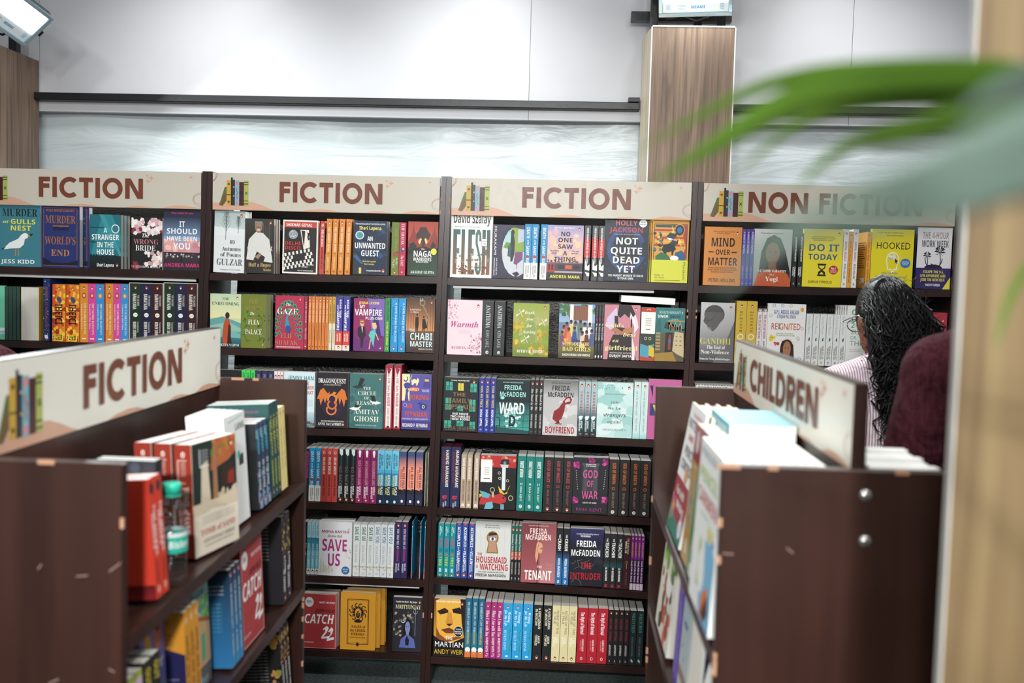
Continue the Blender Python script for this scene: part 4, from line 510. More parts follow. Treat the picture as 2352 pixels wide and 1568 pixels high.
B('wrath', 'black spine with orange title', '272422', None, [], [T('GOD OF WRATH', 25, 50, 38, 34, 'c86a34'), ('o', 52, 50, 2.8, 17, 1, 'c05a34'), T('RINA KENT', 73, 50, 28, 24, '9a7a68', ' '), ('e', 94, 50, 3, 17, 'ecebe8'), ('o', 94, 50, 1.8, 10, .8, '222')], pg='whitepages')
# -- third bookcase, fifth shelf
B('fish', 'teal spine with rainbow stacked words', '16858a', None, [], [T('Lynda', 12, 66, 10, 22, 'e6f0ee', 'I'), T('Mullaly Hunt', 14, 36, 18, 20, 'e6f0ee', 'I'), T('FISH', 36, 50, 18, 50, 'c23a7c'), T('IN', 50, 50, 6, 46, '2a4a9c'), T('A', 58, 50, 6, 48, 'd8622c'), T('TREE', 71, 50, 18, 50, 'b9cf3a'), ('r', 84, 30, 91, 70, 'a9d0ce'), KS(96, 50, 1.8)])
B('villain', 'blue spine with bold white capitals', '27468c', None, [], [('r', 0, 30, 4, 70, 'c23a5a'), T('ACCOMPLICE', 25, 52, 36, 46), T('to the', 46.5, 52, 5, 22), T('VILLAIN', 62, 52, 24, 46), T('HANNAH NICOLE', 80, 66, 14, 18), T('MAEHRER', 82, 36, 14, 18), KS(94, 50, 2.4)])
B('housemaid', 'white plank cover with eye in keyhole', 'd2d1cd', '3a4a48', [*[('r', x, 0, x+.5, 100, 'b4b3af') for x in (14, 30, 47, 64, 82)], ('g', 0, 88, 100, 100, 'd2d1cd', '9a9a98'), ('e', 49, 73, 17, 11.4, '8a7434'), ('p', '38 66 60 66 66 46 32 46', '8a7434'), ('e', 49, 73, 13.4, 9, 'b88a70'), ('p', '40 66 58 66 62 48 36 48', 'b88a70'), ('p', '37 76 61 78 60 82 40 82', '3a2a22'), ('e', 49, 71, 8.5, 3.6, 'e9e6e2'), ('e', 49, 71, 3.8, 3.2, '2f7a9c'), ('e', 49, 71, 1.8, 1.5, '111'), ('l', '39 73.5 49 75 59 73', 1, '2a1c18'), T('She lives next door.', 48, 95, 40, 2.6, '333', 'I'), T('She knows your secret.', 48, 91, 44, 2.6, '333', 'I'), T('THE', 14, 44, 14, 4.6, 'a8242c'), T('HOUSEMAID', 47, 34.5, 88, 11, 'b0242c'), T('IS', 7, 22, 6, 4.6, 'b0242c'), T('WATCHING', 55, 22, 80, 11, 'b0242c'), T('FROM SUNDAY TIMES BESTSELLING AUTHOR', 46, 13, 72, 2, '333'), T('FREIDA McFADDEN', 46, 7.5, 86, 5, '1e1e1e')])
B('something', 'thin green and black spine with white script', '1f5a50', None, [], [('r', 48, 0, 100, 100, '201c1e'), ('r', 46, 0, 60, 100, 'a84a34'), KS(7, 50, 1.8), T('Something I Never Told You', 38, 50, 46, 52, 'e9e2dc', 'I'), T('SHRAVYA BHINDER', 76, 50, 22, 40, 'b9b4b0'), ('o', 94, 50, 2, 18, .8, 'c9c6c2')])
B('tenant', 'dusty rose cover with hand in door', 'ab5f62', 'a05a5e', [('g', 0, 0, 54, 100, 'a4575a', '75363c'), ('g', 54, 0, 100, 100, 'c07a7c', '8c4a4e'), ('r', 47, 0, 49, 100, '1c1214'), ('p', '44 66 48 70 60 66 62 60 52 58 62 56 58 50 50 50 48 40 44 34 40 46', 'd9a07c'), ('l', '50 66 46 56 50 50', .8, '5a2a24'), ('l', '47 70 54 78', 2, 'd9a07c'), T('FROM SUNDAY TIMES BESTSELLING AUTHOR', 48, 96, 58, 1.8, 'e0b8b4'), T('FREIDA', 48, 87, 50, 9.5, 'ecd2cc'), T('McFADDEN', 48, 77, 76, 9.5, 'f1dcd6'), T('THE', 54, 27, 14, 4, 'f1e6e2'), T('TENANT', 50, 13, 80, 16, 'f4f0ec'), *[T("A twisty tale of suspense", 82, 33-i*2.6, 22, 1.3, 'd9a8a4', ' ') for i in range(4)]])
B('crash', 'black to icy blue spine with white title', '1f1f22', None, [], [('gx', 42, 0, 62, 100, '1f1f22', '2a6aa4'), ('r', 62, 0, 100, 100, '2a6aa4'), T('THE', 14, 50, 6, 28), T('CRASH', 29, 50, 22, 50), T('FREIDA McFADDEN', 70, 50, 34, 40), ('r', 92, 34, 97, 66, 'e9ecef'), ('l', '93 40 96.5 60', 1, '222')])
B('intruder', 'near-black cover with white and red capitals', '1c1b26', '1c1b26', [('g', 0, 70, 100, 100, '1c1b28', '2c2a5c'), ('n', 40, 30, 100, 74, 12, 5, 12, ['232230', '262636'], 4), *[('l', p, .7, '8a8a94') for p in ('16 30 30 34 24 44 40 46', '30 34 44 30 52 36 46 42 60 46', '4 40 12 38 20 44', '8 6 20 14 34 8 38 2', '52 36 66 34 74 40')], T("#1 Sunday Times Bestselling Author of", 52, 91, 66, 2.6, 'cfcfd6'), T('THE HOUSEMAID', 46, 87, 30, 3), T('FREIDA', 49, 74, 60, 11), T('McFADDEN', 48, 58, 88, 11), T('THE', 50, 36, 34, 11, 'b3242c'), T('INTRUDER', 49, 17.5, 92, 12, 'a8202a')])
B('teacher', 'black spine with heavy white title and red square', '202022', None, [], [T('THE', 12, 50, 6, 26), T('TEACHER', 30, 50, 28, 52), T('FREIDA McFADDEN', 70, 50, 34, 34), ('gx', 50, 0, 62, 100, '202022', '1f4a50'), ('r', 93, 30, 98, 70, 'a8242c')])
B('darkness', 'thick maroon spine with a gold key', '35161f', None, [], [T('THE DARKNESS', 20, 62, 30, 26, 'd9c89a', 'r'), T('Within US', 22, 32, 22, 24, 'e9e2d4'), ('o', 50, 50, 2.4, 16, .8, 'b88a3a'), ('l', '52.5 50 62 50', 1, 'b88a3a'), T('TRICIA LEVENSELLER', 80, 50, 24, 20, '8a5a3a', ' ')])
B('rebels', 'thin violet spine with gold and white lettering', '6a1f7a', None, [], [KS(5, 50, 1.5), T('SUDHA MURTY', 26, 50, 28, 50, 'd9903a'), ('r', 44, 0, 100, 100, '3a1440'), T('Gently Falls the Bakula', 66, 50, 40, 56, 'ecdce8', 'I'), ('r', 88, 0, 100, 100, 'c9b4c0')])
# -- third bookcase, bottom shelf
B('martian', 'cover filled by an orange-lit face', 'b06a24', 'c8a04a', [('g', 0, 20, 100, 100, 'd9a03a', '6a2c1a'), ('p', '6 96 20 100 84 100 94 88 92 40 80 26 52 22 26 30 10 50', 'e0a944'), ('p', '10 78 34 84 46 80 46 76 20 72', '3a1c14'), ('p', '58 82 82 86 94 78 92 74 62 76', '2a1410'), ('e', 30, 76, 7, 2, '1a100c'), ('e', 74, 79, 7, 2, '1a100c'), ('p', '44 76 38 58 50 54 62 58 56 76', 'c88a34'), ('p', '40 56 50 52 62 57 50 57', '4a2416'), ('p', '24 46 50 50 74 44 60 40 40 40', '7a3a24'), ('l', '26 45 50 46.6 72 43.6', 1.4, '3a1812'), ('p', '8 50 10 30 40 24 88 32 92 50 70 34 40 30 20 38', '8a4a22'), ('p', '0 0 100 0 100 34 60 24 20 28 0 36', '1c1518'), ('p', '84 100 100 100 100 30 90 60', '241a1a'), T('THE SUNDAY TIMES BESTSELLER', 46, 95, 80, 2.8, 'f1efe9'), ('e', 80, 44, 15, 9.6, '1a1a1c'), ('o', 80, 44, 15, 9.6, 1, 'e9e9e6'), T('THE BOOK', 80, 48, 18, 2, 'eee'), T('MAJOR MOTION', 80, 44, 24, 2.4, 'eee'), T('PICTURE', 80, 40.5, 20, 2.4, 'eee'), T('THE', 50, 32, 24, 6.5, 'f4f2ee', ' '), T('MARTIAN', 51, 21, 94, 9.5, 'f4f2ee', ' '), T('ANDY WEIR', 50, 8, 94, 8.5, 'd9b22c', ' '), ('k', 90, 92, 3.8)])
B('candy', 'slim teal-blue spine with white sun at the foot', '1f5f7c', None, [], [('r', 58, 0, 84, 100, '2a6f86'), ('r', 90, 0, 100, 100, 'd2743a'), ('e', 87, 50, 4.6, 44, 'eae7de'), T('THE AMBERGLOW CANDY STORE', 32, 50, 52, 42, 'cfe0e4', 'r'), T('HIYOKO KURISU', 68, 50, 20, 34, 'd9b04a'), ('ks', 92, 50, 1.6)])
B('iam', 'slim plum-pink spine with cream script', 'a02f74', None, [], [KS(7, 50, 1.9), T('When I Am with You', 38, 50, 46, 58, 'f1e6da', 'I'), T('DURJOY DATTA', 76, 50, 26, 40, 'f1e6da'), ('n', 90, 30, 98, 70, 5, 1, 2, ['d9a0b8'], 3)])
B('writing', 'bright blue spine with trailing green stem', '2a9ad2', None, [], [KS(7, 50, 2), T('Writing', 25, 68, 20, 28, 'e6f0f4', 'I'), T('for My Life', 27, 32, 28, 28, 'e6f0f4', 'I'), T('RUSKIN BOND', 66, 30, 36, 28, 'bfe0ee', 'r'), ('l', '42 90 56 70 70 86 92 72', .7, '3f7a3a'), *[('e', x, y, 2, 9, '4f8a44') for x, y in ((48, 84), (60, 74), (74, 86), (84, 80))], ('r', 93, 36, 96, 64, 'cfe6f0')])
B('moscow', 'black spine with stacked cream capitals', '232325', None, [], [T('A GENTLEMAN', 24, 68, 38, 28, 'ece2c8'), T('IN MOSCOW', 22, 32, 30, 28, 'ece2c8'), T('AMOR', 62, 66, 14, 26, 'ece2c8'), T('TOWLES', 63, 34, 20, 26, 'ece2c8'), ('ks', 94, 50, 2.4)])
B('noneof', 'cream yellow spine with thin grey capitals', 'ddd0a0', None, [], [T('NONE OF THIS', 30, 68, 42, 30, '5a5644', ' '), T('IS TRUE', 22, 32, 22, 30, '5a5644', ' '), T('LISA', 62, 66, 11, 28, 'f4eed8'), T('JEWELL', 65, 34, 18, 28, 'f4eed8'), ('ks', 94, 50, 2.4)])
B('normal', 'crimson red spine with white title', 'b0202e', None, [], [T('The Myth of Normal', 28, 50, 40, 38, 'f4ecec'), T('GABOR MATE', 68, 60, 22, 20, 'f0d9d9'), T('with Daniel Mate', 68, 38, 18, 12, 'e0b0b4', ' '), ('ks', 92, 50, 2.2, 'd9d0cc', 'b0202e')])
B('blackthin', 'thin black spine with dull red title', '1f1c1d', None, [], [KS(6, 50, 1.7), T('ONLY BAD', 26, 50, 20, 42, '8c2a34'), T('OPTIONS', 48, 50, 18, 42, '8c2a34'), T('ANONYMOUS', 74, 50, 20, 40, 'e2dedc', 'I'), ('r', 92, 40, 96, 60, '8a8686')])
B('wretched', 'black-green spine with mint serif capitals', '1c2424', None, [], [T('WRETCHED', 22, 54, 36, 46, '4f8f7c', 'r'), T('EMILY McINTIRE', 66, 50, 36, 28, '6a7a76', 'r'), ('p', '88 40 92 30 96 60 92 70', '9ab4ac')])
# -- non-fiction bookcase
B('mind', 'orange cover with heavy black capitals', 'd68a42', 'c97c36', [T('FROM THE BESTSELLING AUTHOR', 52, 92, 58, 2.2, '6a4420'), T('OF MENTAL MODELS', 50, 89, 36, 2.2, '6a4420'), *tl('241d18', ('MIND', 74, 66, 15), ('OVER', 57, 40, 9), ('MATTER', 41, 80, 13)), ('r', 12, 56, 26, 58, '241d18'), ('r', 74, 56, 88, 58, '241d18'), T('THE SELF-DISCIPLINE TO EXECUTE WITHOUT', 50, 30, 76, 2.2, '4a3018'), T('EXCUSES, CONTROL YOUR IMPULSES, AND KEEP', 50, 26.5, 78, 2.2, '4a3018'), T('GOING WHEN YOU WANT TO GIVE UP', 50, 23, 60, 2.2, '4a3018'), T('PETER HOLLINS', 50, 9, 72, 6, '5a3a1c'), ('k', 88, 90, 3.6)])
B('make', 'slim violet spine with small white capitals', '4a3f9c', None, [], [KS(6, 50, 1.6), T('MAKE IT HAPPEN', 26, 50, 34, 44, 'dcd8ee'), T('JAMES CALVIN', 76, 50, 22, 40, 'b4acdc', 'I'), ('r', 94, 30, 97, 70, '8a80c4')])
B('yogi', 'grey cover with a long-haired figure in orange', 'b4b4b0', 'c9c6c0', [('g', 0, 0, 100, 100, '9a9a96', 'd0d2d0'), ('p', '14 20 20 60 34 84 52 90 70 84 84 62 98 24 98 10 10 10', '1e1a1a'), ('e', 50, 58, 19, 19, '8a6450'), ('p', '34 70 40 78 60 78 68 70 62 82 40 82', '1e1a1a'), ('p', '40 44 60 44 62 28 40 28', '7a5440'), ('p', '4 0 12 22 40 30 50 24 62 30 92 22 100 8 100 0', 'c05a32'), ('l', '30 28 44 12 70 4', 2, 'a0421f'), ('e', 42, 60, 3, 1.2, '221a18'), ('e', 58, 60, 3, 1.2, '221a18'), T('Paramahansa Yogananda', 46, 93, 60, 3, '7a4a3c', 'R'), T('AUTOBIOGRAPHY', 50, 27, 76, 4.2, 'f4efe9', 'R'), T('of a', 50, 20.5, 12, 3, 'f4efe9', 'R'), T('Yogi', 50, 13, 34, 8, 'f4efe9', 'R')])
B('invest', 'black spine with white condensed title', '202224', None, [], [T('INVESTONOMY', 30, 66, 46, 36), T('PRANJAL', 72, 68, 20, 30), T('KAMRA', 71, 30, 16, 30), ('r', 92, 36, 96, 64, '8a8a8a')])
B('doit', 'yellow cover with blue capitals and an hourglass', 'e6d52c', 'e0cf28', [T('OVERCOME PROCRASTINATION,', 50, 86.5, 58, 2.2, '3a3a20'), T('IMPROVE PRODUCTIVITY & ACHIEVE', 50, 83.5, 62, 2.2, '3a3a20'), T('MORE MEANINGFUL THINGS', 50, 80.5, 50, 2.2, '3a3a20'), T('DO IT', 52, 68, 80, 12, '2f5a7c'), T('TODAY', 50, 52, 76, 10, '2f5a7c'), ('r', 38, 38, 60, 40.4, '1e1e1a'), ('r', 38, 19, 60, 21.4, '1e1e1a'), ('p', '40 38 58 38 58 33 51 29.5 58 26 58 21 40 21 40 26 47 29.5 40 33', '1e1e1a'), ('p', '42 37 56 37 55 34 49 31 43 34', 'e6d52c'), ('p', '43 22 55 22 49 26.5', 'e6d52c'), ('e', 79, 30, 12, 7.6, 'b8302c'), T('No.1', 79, 32.6, 12, 3.6), T('INTERNATIONAL', 79, 28.6, 17, 1.4), T('BESTSELLER', 79, 26.4, 15, 1.4), T('DARIUS FOROUX', 46, 9, 62, 4.6, '222218', ' '), ('k', 90, 92, 3.4)])
B('mental', 'slim white spine with red title', 'e9e7e6', None, [], [KS(8, 50, 2), T('MENTAL MODELS', 38, 50, 34, 44, 'b8404a'), T('PETER HOLLINS', 72, 50, 26, 40, '4a4848'), ('r', 92, 36, 96, 64, '9a9898')])
B('happy', 'slim orange spine with red lower words', 'dfa23a', 'dfa23a', [], [KS(8, 50, 2), T('Rituals of a Happy Soul', 40, 50, 46, 46, 'b0442c', 'I'), T('DEEPANSHU GIRI', 78, 50, 26, 34, '7a4a1c')], [*[('r', 12, 80-i*4, 88-(i*17 % 23), 81.6-i*4, '7a5a1c') for i in range(12)], ('r', 50, 8, 90, 18, 'eee8dc')])
B('hooked', 'large yellow cover with a head outline and cursor', 'e4d420', 'd6c61c', [T('OVER 500,000 COPIES SOLD', 44, 94, 60, 2.2, '6a6420'), T('Hooked changed my business', 54, 89.5, 40, 2, '4a4620'), T('HOOKED', 52, 72.5, 82, 12, '26241a', ' '), ('p', '38 38 36 50 40 58 50 62 60 60 66 54 67 46 63 38 63 31 56 31 55 28 49 26 48 31 40 31', 'f4f1e0'), ('p', '40 39 38 50 42 57 51 60 60 58 64 53 64 46 61 39 60 33 54 33 53 30 51 29 50 33 42 33', 'e4d420'), ('n', 43, 49, 60, 56, 26, 2.4, 4, ['eceae2', 'd4d2cc', 'b4b2ae'], 3), ('p', '57 51 57 42 60 44.5 62 41 63.4 42 61.8 45.4 65 45.6', '1f1f1c'), ('e', 82, 43, 12, 8, '2a78b8'), T('COMPLETELY', 82, 45.4, 17, 1.6), T('REVISED AND', 82, 43, 17, 1.6), T('UPDATED', 82, 40.6, 13, 1.6), T('How to Build', 46, 26, 38, 3.6, '3a78a0', ' '), T('Habit-Forming Products', 48, 19.5, 72, 3.6, '3a78a0', ' '), T('NIR EYAL', 50, 11.5, 44, 6, '26241a', ' '), T('WITH RYAN HOOVER', 50, 5, 38, 2, '6a6420')])
B('workweek', 'white and purple cover with two palm trees', 'e4e2e4', '2c2450', [('r', 0, 0, 100, 34, '2f2560'), T('THE 4-HOUR', 52, 87, 76, 11, 'a08c8c'), T('WORK WEEK', 52, 73.5, 78, 11, '4a4a50'), ('e', 49, 34, 26, 6, '1f1a2c'), ('o', 49, 50, 26, 18, 2.4, '1f1a2c', 180, 360), *palm(30, 53, 13, '1f1a2c'), *palm(66, 60, 17, '1f1a2c'), ('p', '40 42 46 38 60 42 52 39', '1f1a2c'), ('r', 0, 0, 100, 34, '2f2560'), T('ESCAPE THE 9-5,', 50, 28, 60, 4.6, 'e6d84a'), T('LIVE ANYWHERE AND', 49, 21.5, 74, 4.6, 'e6d84a'), T('JOIN THE NEW RICH', 49, 15, 70, 4.6, 'e6d84a'), ('p', '78 0 100 0 100 20', 'e6d84a'), T('TIMOTHY FERRISS', 49, 6.5, 44, 4)], hard=0)
B('gandhi', 'black and white cover of a bald man in profile', 'b9b9b7', '4a4a4a', [('g', 0, 0, 100, 60, '3c3c3c', 'a9a9a8'), ('g', 0, 60, 100, 100, 'a9a9a8', 'c9c9c8'), ('p', '66 20 100 70 100 0 40 0', '6a6a6a'), ('e', 40, 80, 30, 16, '4a4848'), ('p', '12 84 10 68 24 58 30 54 38 52 48 58 66 74 66 84', '5c5a58'), ('l', '8 70 30 70 44 78', 1, '2a2a2a'), ('o', 16, 69, 7, 4, 1, '2a2a2a'), ('p', '18 60 30 58 34 54 28 54', '8a8886'), T('GANDHI', 46, 36, 92, 10.5, 'd3cd5c', 'r'), T('The End of', 48, 26, 54, 6, 'efece6', 'R'), T('Non-Violence', 46, 18, 84, 6.5, 'efece6', 'R'), T('Manash Firaq Bhattacharjee', 46, 6.5, 90, 3.6, 'efece6', 'R'), ('k', 88, 92, 3.6)])
B('elevate', 'mustard spine with spaced capitals and white ring', 'd3b23f', None, [], [KS(8, 50, 2), *[('t', ch, 18+i*5, 50, 3.4, 28, '2f2a1c', ' ') for i, ch in enumerate('ELEVATE')], ('o', 57, 50, 4.6, 30, 1.4, 'f4f0e4'), T('JOSEPH DEITCH', 78, 50, 24, 26, '2f2a1c')])
B('delhinet', 'slim white spine with red capitals', 'e6e2e0', None, [], [('n', 0, 0, 6, 100, 12, 1, 2, ['7a3a4a', '8a8a8a'], 3), T('THE DELHI NETWORK', 32, 50, 44, 50, 'a02f48'), T('ANIRUDDHYA MITRA', 74, 50, 32, 34, '3a3a3a')])
B('reignited', 'white cover with coloured doodles and a girl', 'ebe9e6', 'e6e4e2', [*[('o', x, y, 4, 2.6, 1, c) for x, y, c in ((16, 97, '3a6aa8'), (38, 97, '3a6aa8'), (8, 80, '9a9a9a'), (92, 60, '9a9a9a'), (88, 10, '3a5aa8'), (60, 97, '9a9a9a'), (82, 44, '8a8a8a'))], ('e', 90, 91, 4.6, 3.6, 'd9a82c'), T('A.P.J. ABDUL KALAM', 49, 86.5, 66, 7, '3f6a9c'), T('& SRIJAN PAL SINGH', 49, 79, 50, 5.5, '3f6a9c'), T('REIGNITED', 49, 63, 78, 11, 'c04434', ' '), ('r', 31, 58, 33, 68, '4f9a4a'), ('r', 62, 58, 64, 68, 'd99a3a'), T('SCIENTIFIC PATHWAYS', 46, 51, 46, 2.2, '6aa04a', ' '), T('TO A BRIGHTER FUTURE', 48, 48, 50, 2.2, '6aa04a', ' '), ('n', 8, 40, 20, 46, 14, 3, 6, ['e8cc2c'], 2), T('OVER', 13, 44, 8, 1.6, '555'), ('n', 20, 32, 32, 36, 8, 2, 4, ['c04434'], 4), ('o', 60, 42, 26, 5, .8, 'c04434', 200, 380), *face(54, 27, 14, 'a8744f', '2a1a18', 'd9c6d0', 1), ('o', 54, 30, 18, 14, 3, 'e2dcd6', 20, 130)])
B('thingsgo', 'slim white spine with pale blue script', 'e2e4e0', None, [], [T('Shunmyo Masuno', 21, 50, 36, 38, '8ab4c0', ' '), ('e', 50, 56, 2.6, 12, '2f5a7c'), ('e', 47, 60, 1.4, 8, '1f1f1f'), T('HOW TO LET', 74, 64, 26, 26, '55534f'), T('THINGS GO', 76, 34, 24, 26, '55534f'), ('o', 94, 50, 2, 14, .8, '55534f')], pg='whitepages')
B('climate', 'large white cover with green capitals', 'e6e6e2', 'dcdcd8', [T('CLIMATE', 50, 89.5, 80, 9, '3fa878'), T('CHANGE', 48, 78.5, 76, 9, '3fa878'), T('2100:', 32, 68, 44, 9, '3fa878'), T('SURVIVE', 46, 57, 72, 8, '5aa88a', ' '), T('OR', 17, 47.5, 16, 6.5, '5aa88a', ' '), T('THRIVE', 38, 38.5, 58, 8, '5aa88a', ' '), *[T('The most beautifully written climate book', 38, 28-i*3, 58, 1.6, '777', ' ') for i in range(2)]], [KS(6, 50, 2)])
B('redbook', 'crimson cover with cream brush script', 'a8323f', '98303a', [T('in', 76, 58, 26, 12, 'e0cfa0', 'I'), T('Raisin', 40, 58, 60, 12, 'e0cfa0', 'I'), ('k', 86, 86, 3.8)])
B('battle', 'paperback lying flat with a perforated black and white spine', 'e6e4de', None, [], [*[('e', 2+i*4, 100, 1.1, 16, '1c1c1c') for i in range(25)], *[('e', 2+i*4, 0, 1.1, 16, '1c1c1c') for i in range(25)], T('THE BATTLE OF THE LEFT', 44, 50, 76, 44, '1f1f1f'), ('ks', 93, 50, 1.6)])
B('plainlow', 'brown paperback lying under others', '6a5a4c')
B('edgewhite', 'white spine sliver beside the oak pillar', 'dcdad4', None, [], [T('NEW SCIENCE', 40, 50, 50, 40, '6a6a6a'), ('p', '70 10 80 30 78 90 72 70', '8a8a8a')])
B('edgeblue', 'white and blue spine beside the oak pillar', 'd9dce2', None, [], [('r', 50, 0, 80, 100, '2f5aa8'), T('TOUCH', 64, 50, 22, 60)])
# -- left island
B('jaipur', 'black cover and pale lettering', '26282e', '26282e', [], [], [('n', 0, 55, 100, 100, 18, 6, 12, ['343a44', '3c4654', '1c1e24'], 3), T('THE JAIPUR', 50, 62, 60, 8, 'd9d6cf'), ('k', 12, 90, 6)], pg='whitepages')
B('jackal', 'red back cover and orange spine', 'b8231c', 'd9402c', [], [('e', 9, 50, 5, 30, '221c2a'), T('THE JACKAL', 44, 66, 44, 30), T('NIGHTS', 44, 32, 30, 28), T('VAUHINI', 78, 50, 20, 34, '7a1c18'), ('ks', 93, 50, 2, 'f4ead8', 'd9402c')],
  [T('ORACLE', 22, 90, 24, 2.6, 'f0d9d4', 'I'), *[T('a masterpiece of style', 32, 80-i*3.6, 56, 2, 'f0d0ca', 'I') for i in range(3)], *[T('sharp and luminous', 32, 64-i*3.4, 52, 1.8, '7a1410') for i in range(2)], *[T('winner of the prize for', 34, 50-i*3.4, 56, 1.8, 'f0d0ca', 'I') for i in range(3)], ('r', 12, 36, 56, 43, 'e2dcd6'), ('n', 14, 37, 54, 42, 18, 1, 2, ['4a4a4a'], 2), *[T('of what it means to be', 34, 30-i*3.4, 54, 1.8, 'f0d0ca', 'I') for i in range(2)], ('g', 0, 0, 100, 12, '8c1f24', '5a1418'), ('r', 8, 2, 26, 16, 'e9e6e2')], pg='whitepages')
B('tomb', 'russet spine, cream cover and green doorway photo', 'e3d6c4', '8a2f22', [
    ('r', 0, 46, 100, 100, '26302c'), ('p', '40 72 100 80 100 100 60 100 44 92', 'b0643a'), ('n', 44, 84, 100, 100, 26, 4, 7, ['5f7a34', '7a8f3a', 'c0723f', 'a85a34'], 4), ('p', '16 44 20 80 34 82 38 46', 'cfc0a8'), ('p', '44 42 46 96 52 98 56 40', 'a07052'), ('p', '56 46 60 70 100 84 100 44', '1f2a28'), ('p', '62 66 70 74 92 74 94 56 66 54', '3a2a24'), ('p', '78 56 80 66 94 68 94 54', '8c3024'), ('n', 54, 40, 100, 52, 30, 3, 6, ['c9b89c', 'b5a486', 'dccdb4', '8c7a60'], 6), ('p', '0 30 0 46 60 46 100 50 100 34 40 40', 'd3c2a8'), ('r', 0, 0, 100, 36, 'e3d6c4'), ('l', '16 94 16 78 36 78', 1.6, 'd9dcdc'), *[T('The 2022 Booker', 27, 92-i*3, 16, 1.8, 'd9dcdc', ' ') for i in range(4)], *[T('an enormously engaging and original novel', 54, 33-i*2.6, 74, 1.4, '8a8074', ' ') for i in range(3)], T('TOMB of SAND', 52, 20, 80, 5.5, 'c06a5c', 'R'), T('GEETANJALI SHREE', 54, 12, 72, 3.4, '6a625a', 'r'), T('translated by DAISY ROCKWELL', 54, 7.5, 66, 2, '8a8278', 'r'), K],
  [('ks', 9, 50, 1.8, 'f1e6dc', '8a2f22'), ('l', '14 70 14 20 34 20 34 60', .7, 'd9c4bc'), *[T('Booker Prize', 22, 60-i*10, 12, 7, 'd9c4bc', ' ') for i in range(3)], T('TOMB of SAND', 58, 62, 42, 34, 'e6d2c6', 'R'), T('GEETANJALI SHREE', 58, 26, 34, 18, 'd9b8ac', 'R')], pg='whitepages')
B('lang', 'white cover and black capitals', 'f0efec', 'ecebe8', [('l', '20 94 90 97', 1.4, '4ac0b0'), T('LANG', 74, 88, 46, 6, '16181a'), ('r', 62, 52, 84, 62, '3a3a3c'), ('e', 62, 62, 7, 4, '3fc0a0')], pg='whitepages')
B('waves', 'black and storm-blue spine', '1c2430', '2a3c5a', [], [('n', 0, 0, 100, 100, 40, 3, 8, ['3a5478', '5a7498', '1c2a40', '8aa0bc'], 4), T('TEMPEST', 22, 50, 30, 44, '4ac0cf'), T('IN THE DEEP', 62, 50, 34, 40, 'e6ecf0'), ('ks', 92, 50, 2.2)], [('r', 0, 0, 100, 100, '15181c'), *[T('a thriller of great intelligence', 40, 88-i*4, 64, 2, '3fb0c0', ' ') for i in range(4)], *[T('her home and begins a tale', 40, 66-i*4, 60, 2, 'a9b4ba', ' ') for i in range(5)], *[T('a master of suspense', 40, 40-i*4, 54, 2, '3fb0c0', ' ') for i in range(3)], ('r', 8, 6, 40, 20, 'e9e9e6')], pg='whitepages')
B('tealgold', 'dark teal spine and yellow capitals', '1d4a48', '1d4a48', [], [T('THE THIRD', 34, 64, 44, 30, 'd9cf4a'), T('GIRL', 30, 30, 24, 28, 'd9cf4a'), T('SHABNAM', 74, 50, 28, 38, 'd9cf4a'), ('ks', 94, 50, 1.6)], [T('FROM THE AUTHOR OF', 56, 92, 56, 2.4, '9a3a6a'), T('THE OTHER GIRL', 50, 86, 50, 2.4, '9a3a6a')], pg='whitepages')
B('cream', 'cream yellow spine', 'e3d08a', 'e3d08a', [], [KS(8, 50, 2), T('THE GIFT OF RAIN', 50, 50, 50, 34, '6a5a34', 'r')], pg='whitepages')
B('goldspine', 'black spine and gold flourishes', '232024', '232024', [], [('n', 4, 10, 50, 90, 20, 1.4, 3, ['a8843a', '7a5c24', 'c9a44a'], 5), T('A FEAST', 56, 66, 20, 28, 'f1efec'), T('OF CROWS', 74, 40, 26, 40, 'f1efec'), ('ks', 94, 50, 2)], [*[T('a tale of power and secrets', 44, 88-i*4, 64, 2, 'a9a6a4', ' ') for i in range(10)], ('r', 20, 26, 60, 31, 'dcd9d4'), ('r', 6, 4, 30, 16, 'e9e6e2')])
B('gupta', 'scarlet cover and green leaves', 'b03026', 'b03026', [T('AKSHAT GUPTA', 50, 93, 86, 5, 'ece4d4', 'R'), ('n', 40, 60, 100, 86, 20, 6, 11, ['6a8a3a', '4a6a2c', 'a0a84a'], 5), ('k', 90, 96, 3)])
B('seablue', 'deep blue spine and small white capitals', '1a2f4a', '1f4a70', [], [('gx', 0, 0, 100, 100, '1a2c48', '3f8cc0'), KS(6, 50, 2), T('THE BURNING CITY', 38, 50, 46, 36, 'cfe0e6'), T('A NOVEL', 78, 50, 24, 30, 'cfe0e6')], [('g', 0, 0, 100, 100, '2f7ab0', '142034'), *[T('a heart-stopping journey', 62, 84-i*4, 58, 2, 'cfd9de', ' ') for i in range(3)], *[T('beneath the waves a light', 58, 66-i*4, 58, 2, '5aa0b8', ' ') for i in range(8)]])
B('petsmint', 'mint cover, garden house and blue script', '9fc9c0', '8ab8ae', [('n', 0, 78, 100, 100, 20, 7, 12, ['5f9a4a', '7ab05a', '4a8440'], 3), ('n', 60, 50, 100, 76, 14, 7, 11, ['6aa84f', '8abf6a'], 5), T('Lilan', 52, 84, 60, 8, '2f6a9a', 'I'), T('pets', 66, 70, 40, 8, '2f6a9a', 'I'), ('p', '10 46 50 60 100 52 100 18 10 14', 'd9b07a'), ('p', '0 48 50 64 100 56 100 52 50 60 6 44', 'b0623a'), ('r', 30, 20, 50, 42, 'e6c88a'), ('r', 64, 22, 80, 46, '6ab08a'), ('r', 0, 0, 100, 18, '6a6464'), T('Chaudhary', 52, 7, 70, 6, '7ac0cf', 'I'), ('k', 88, 93, 3.6)])
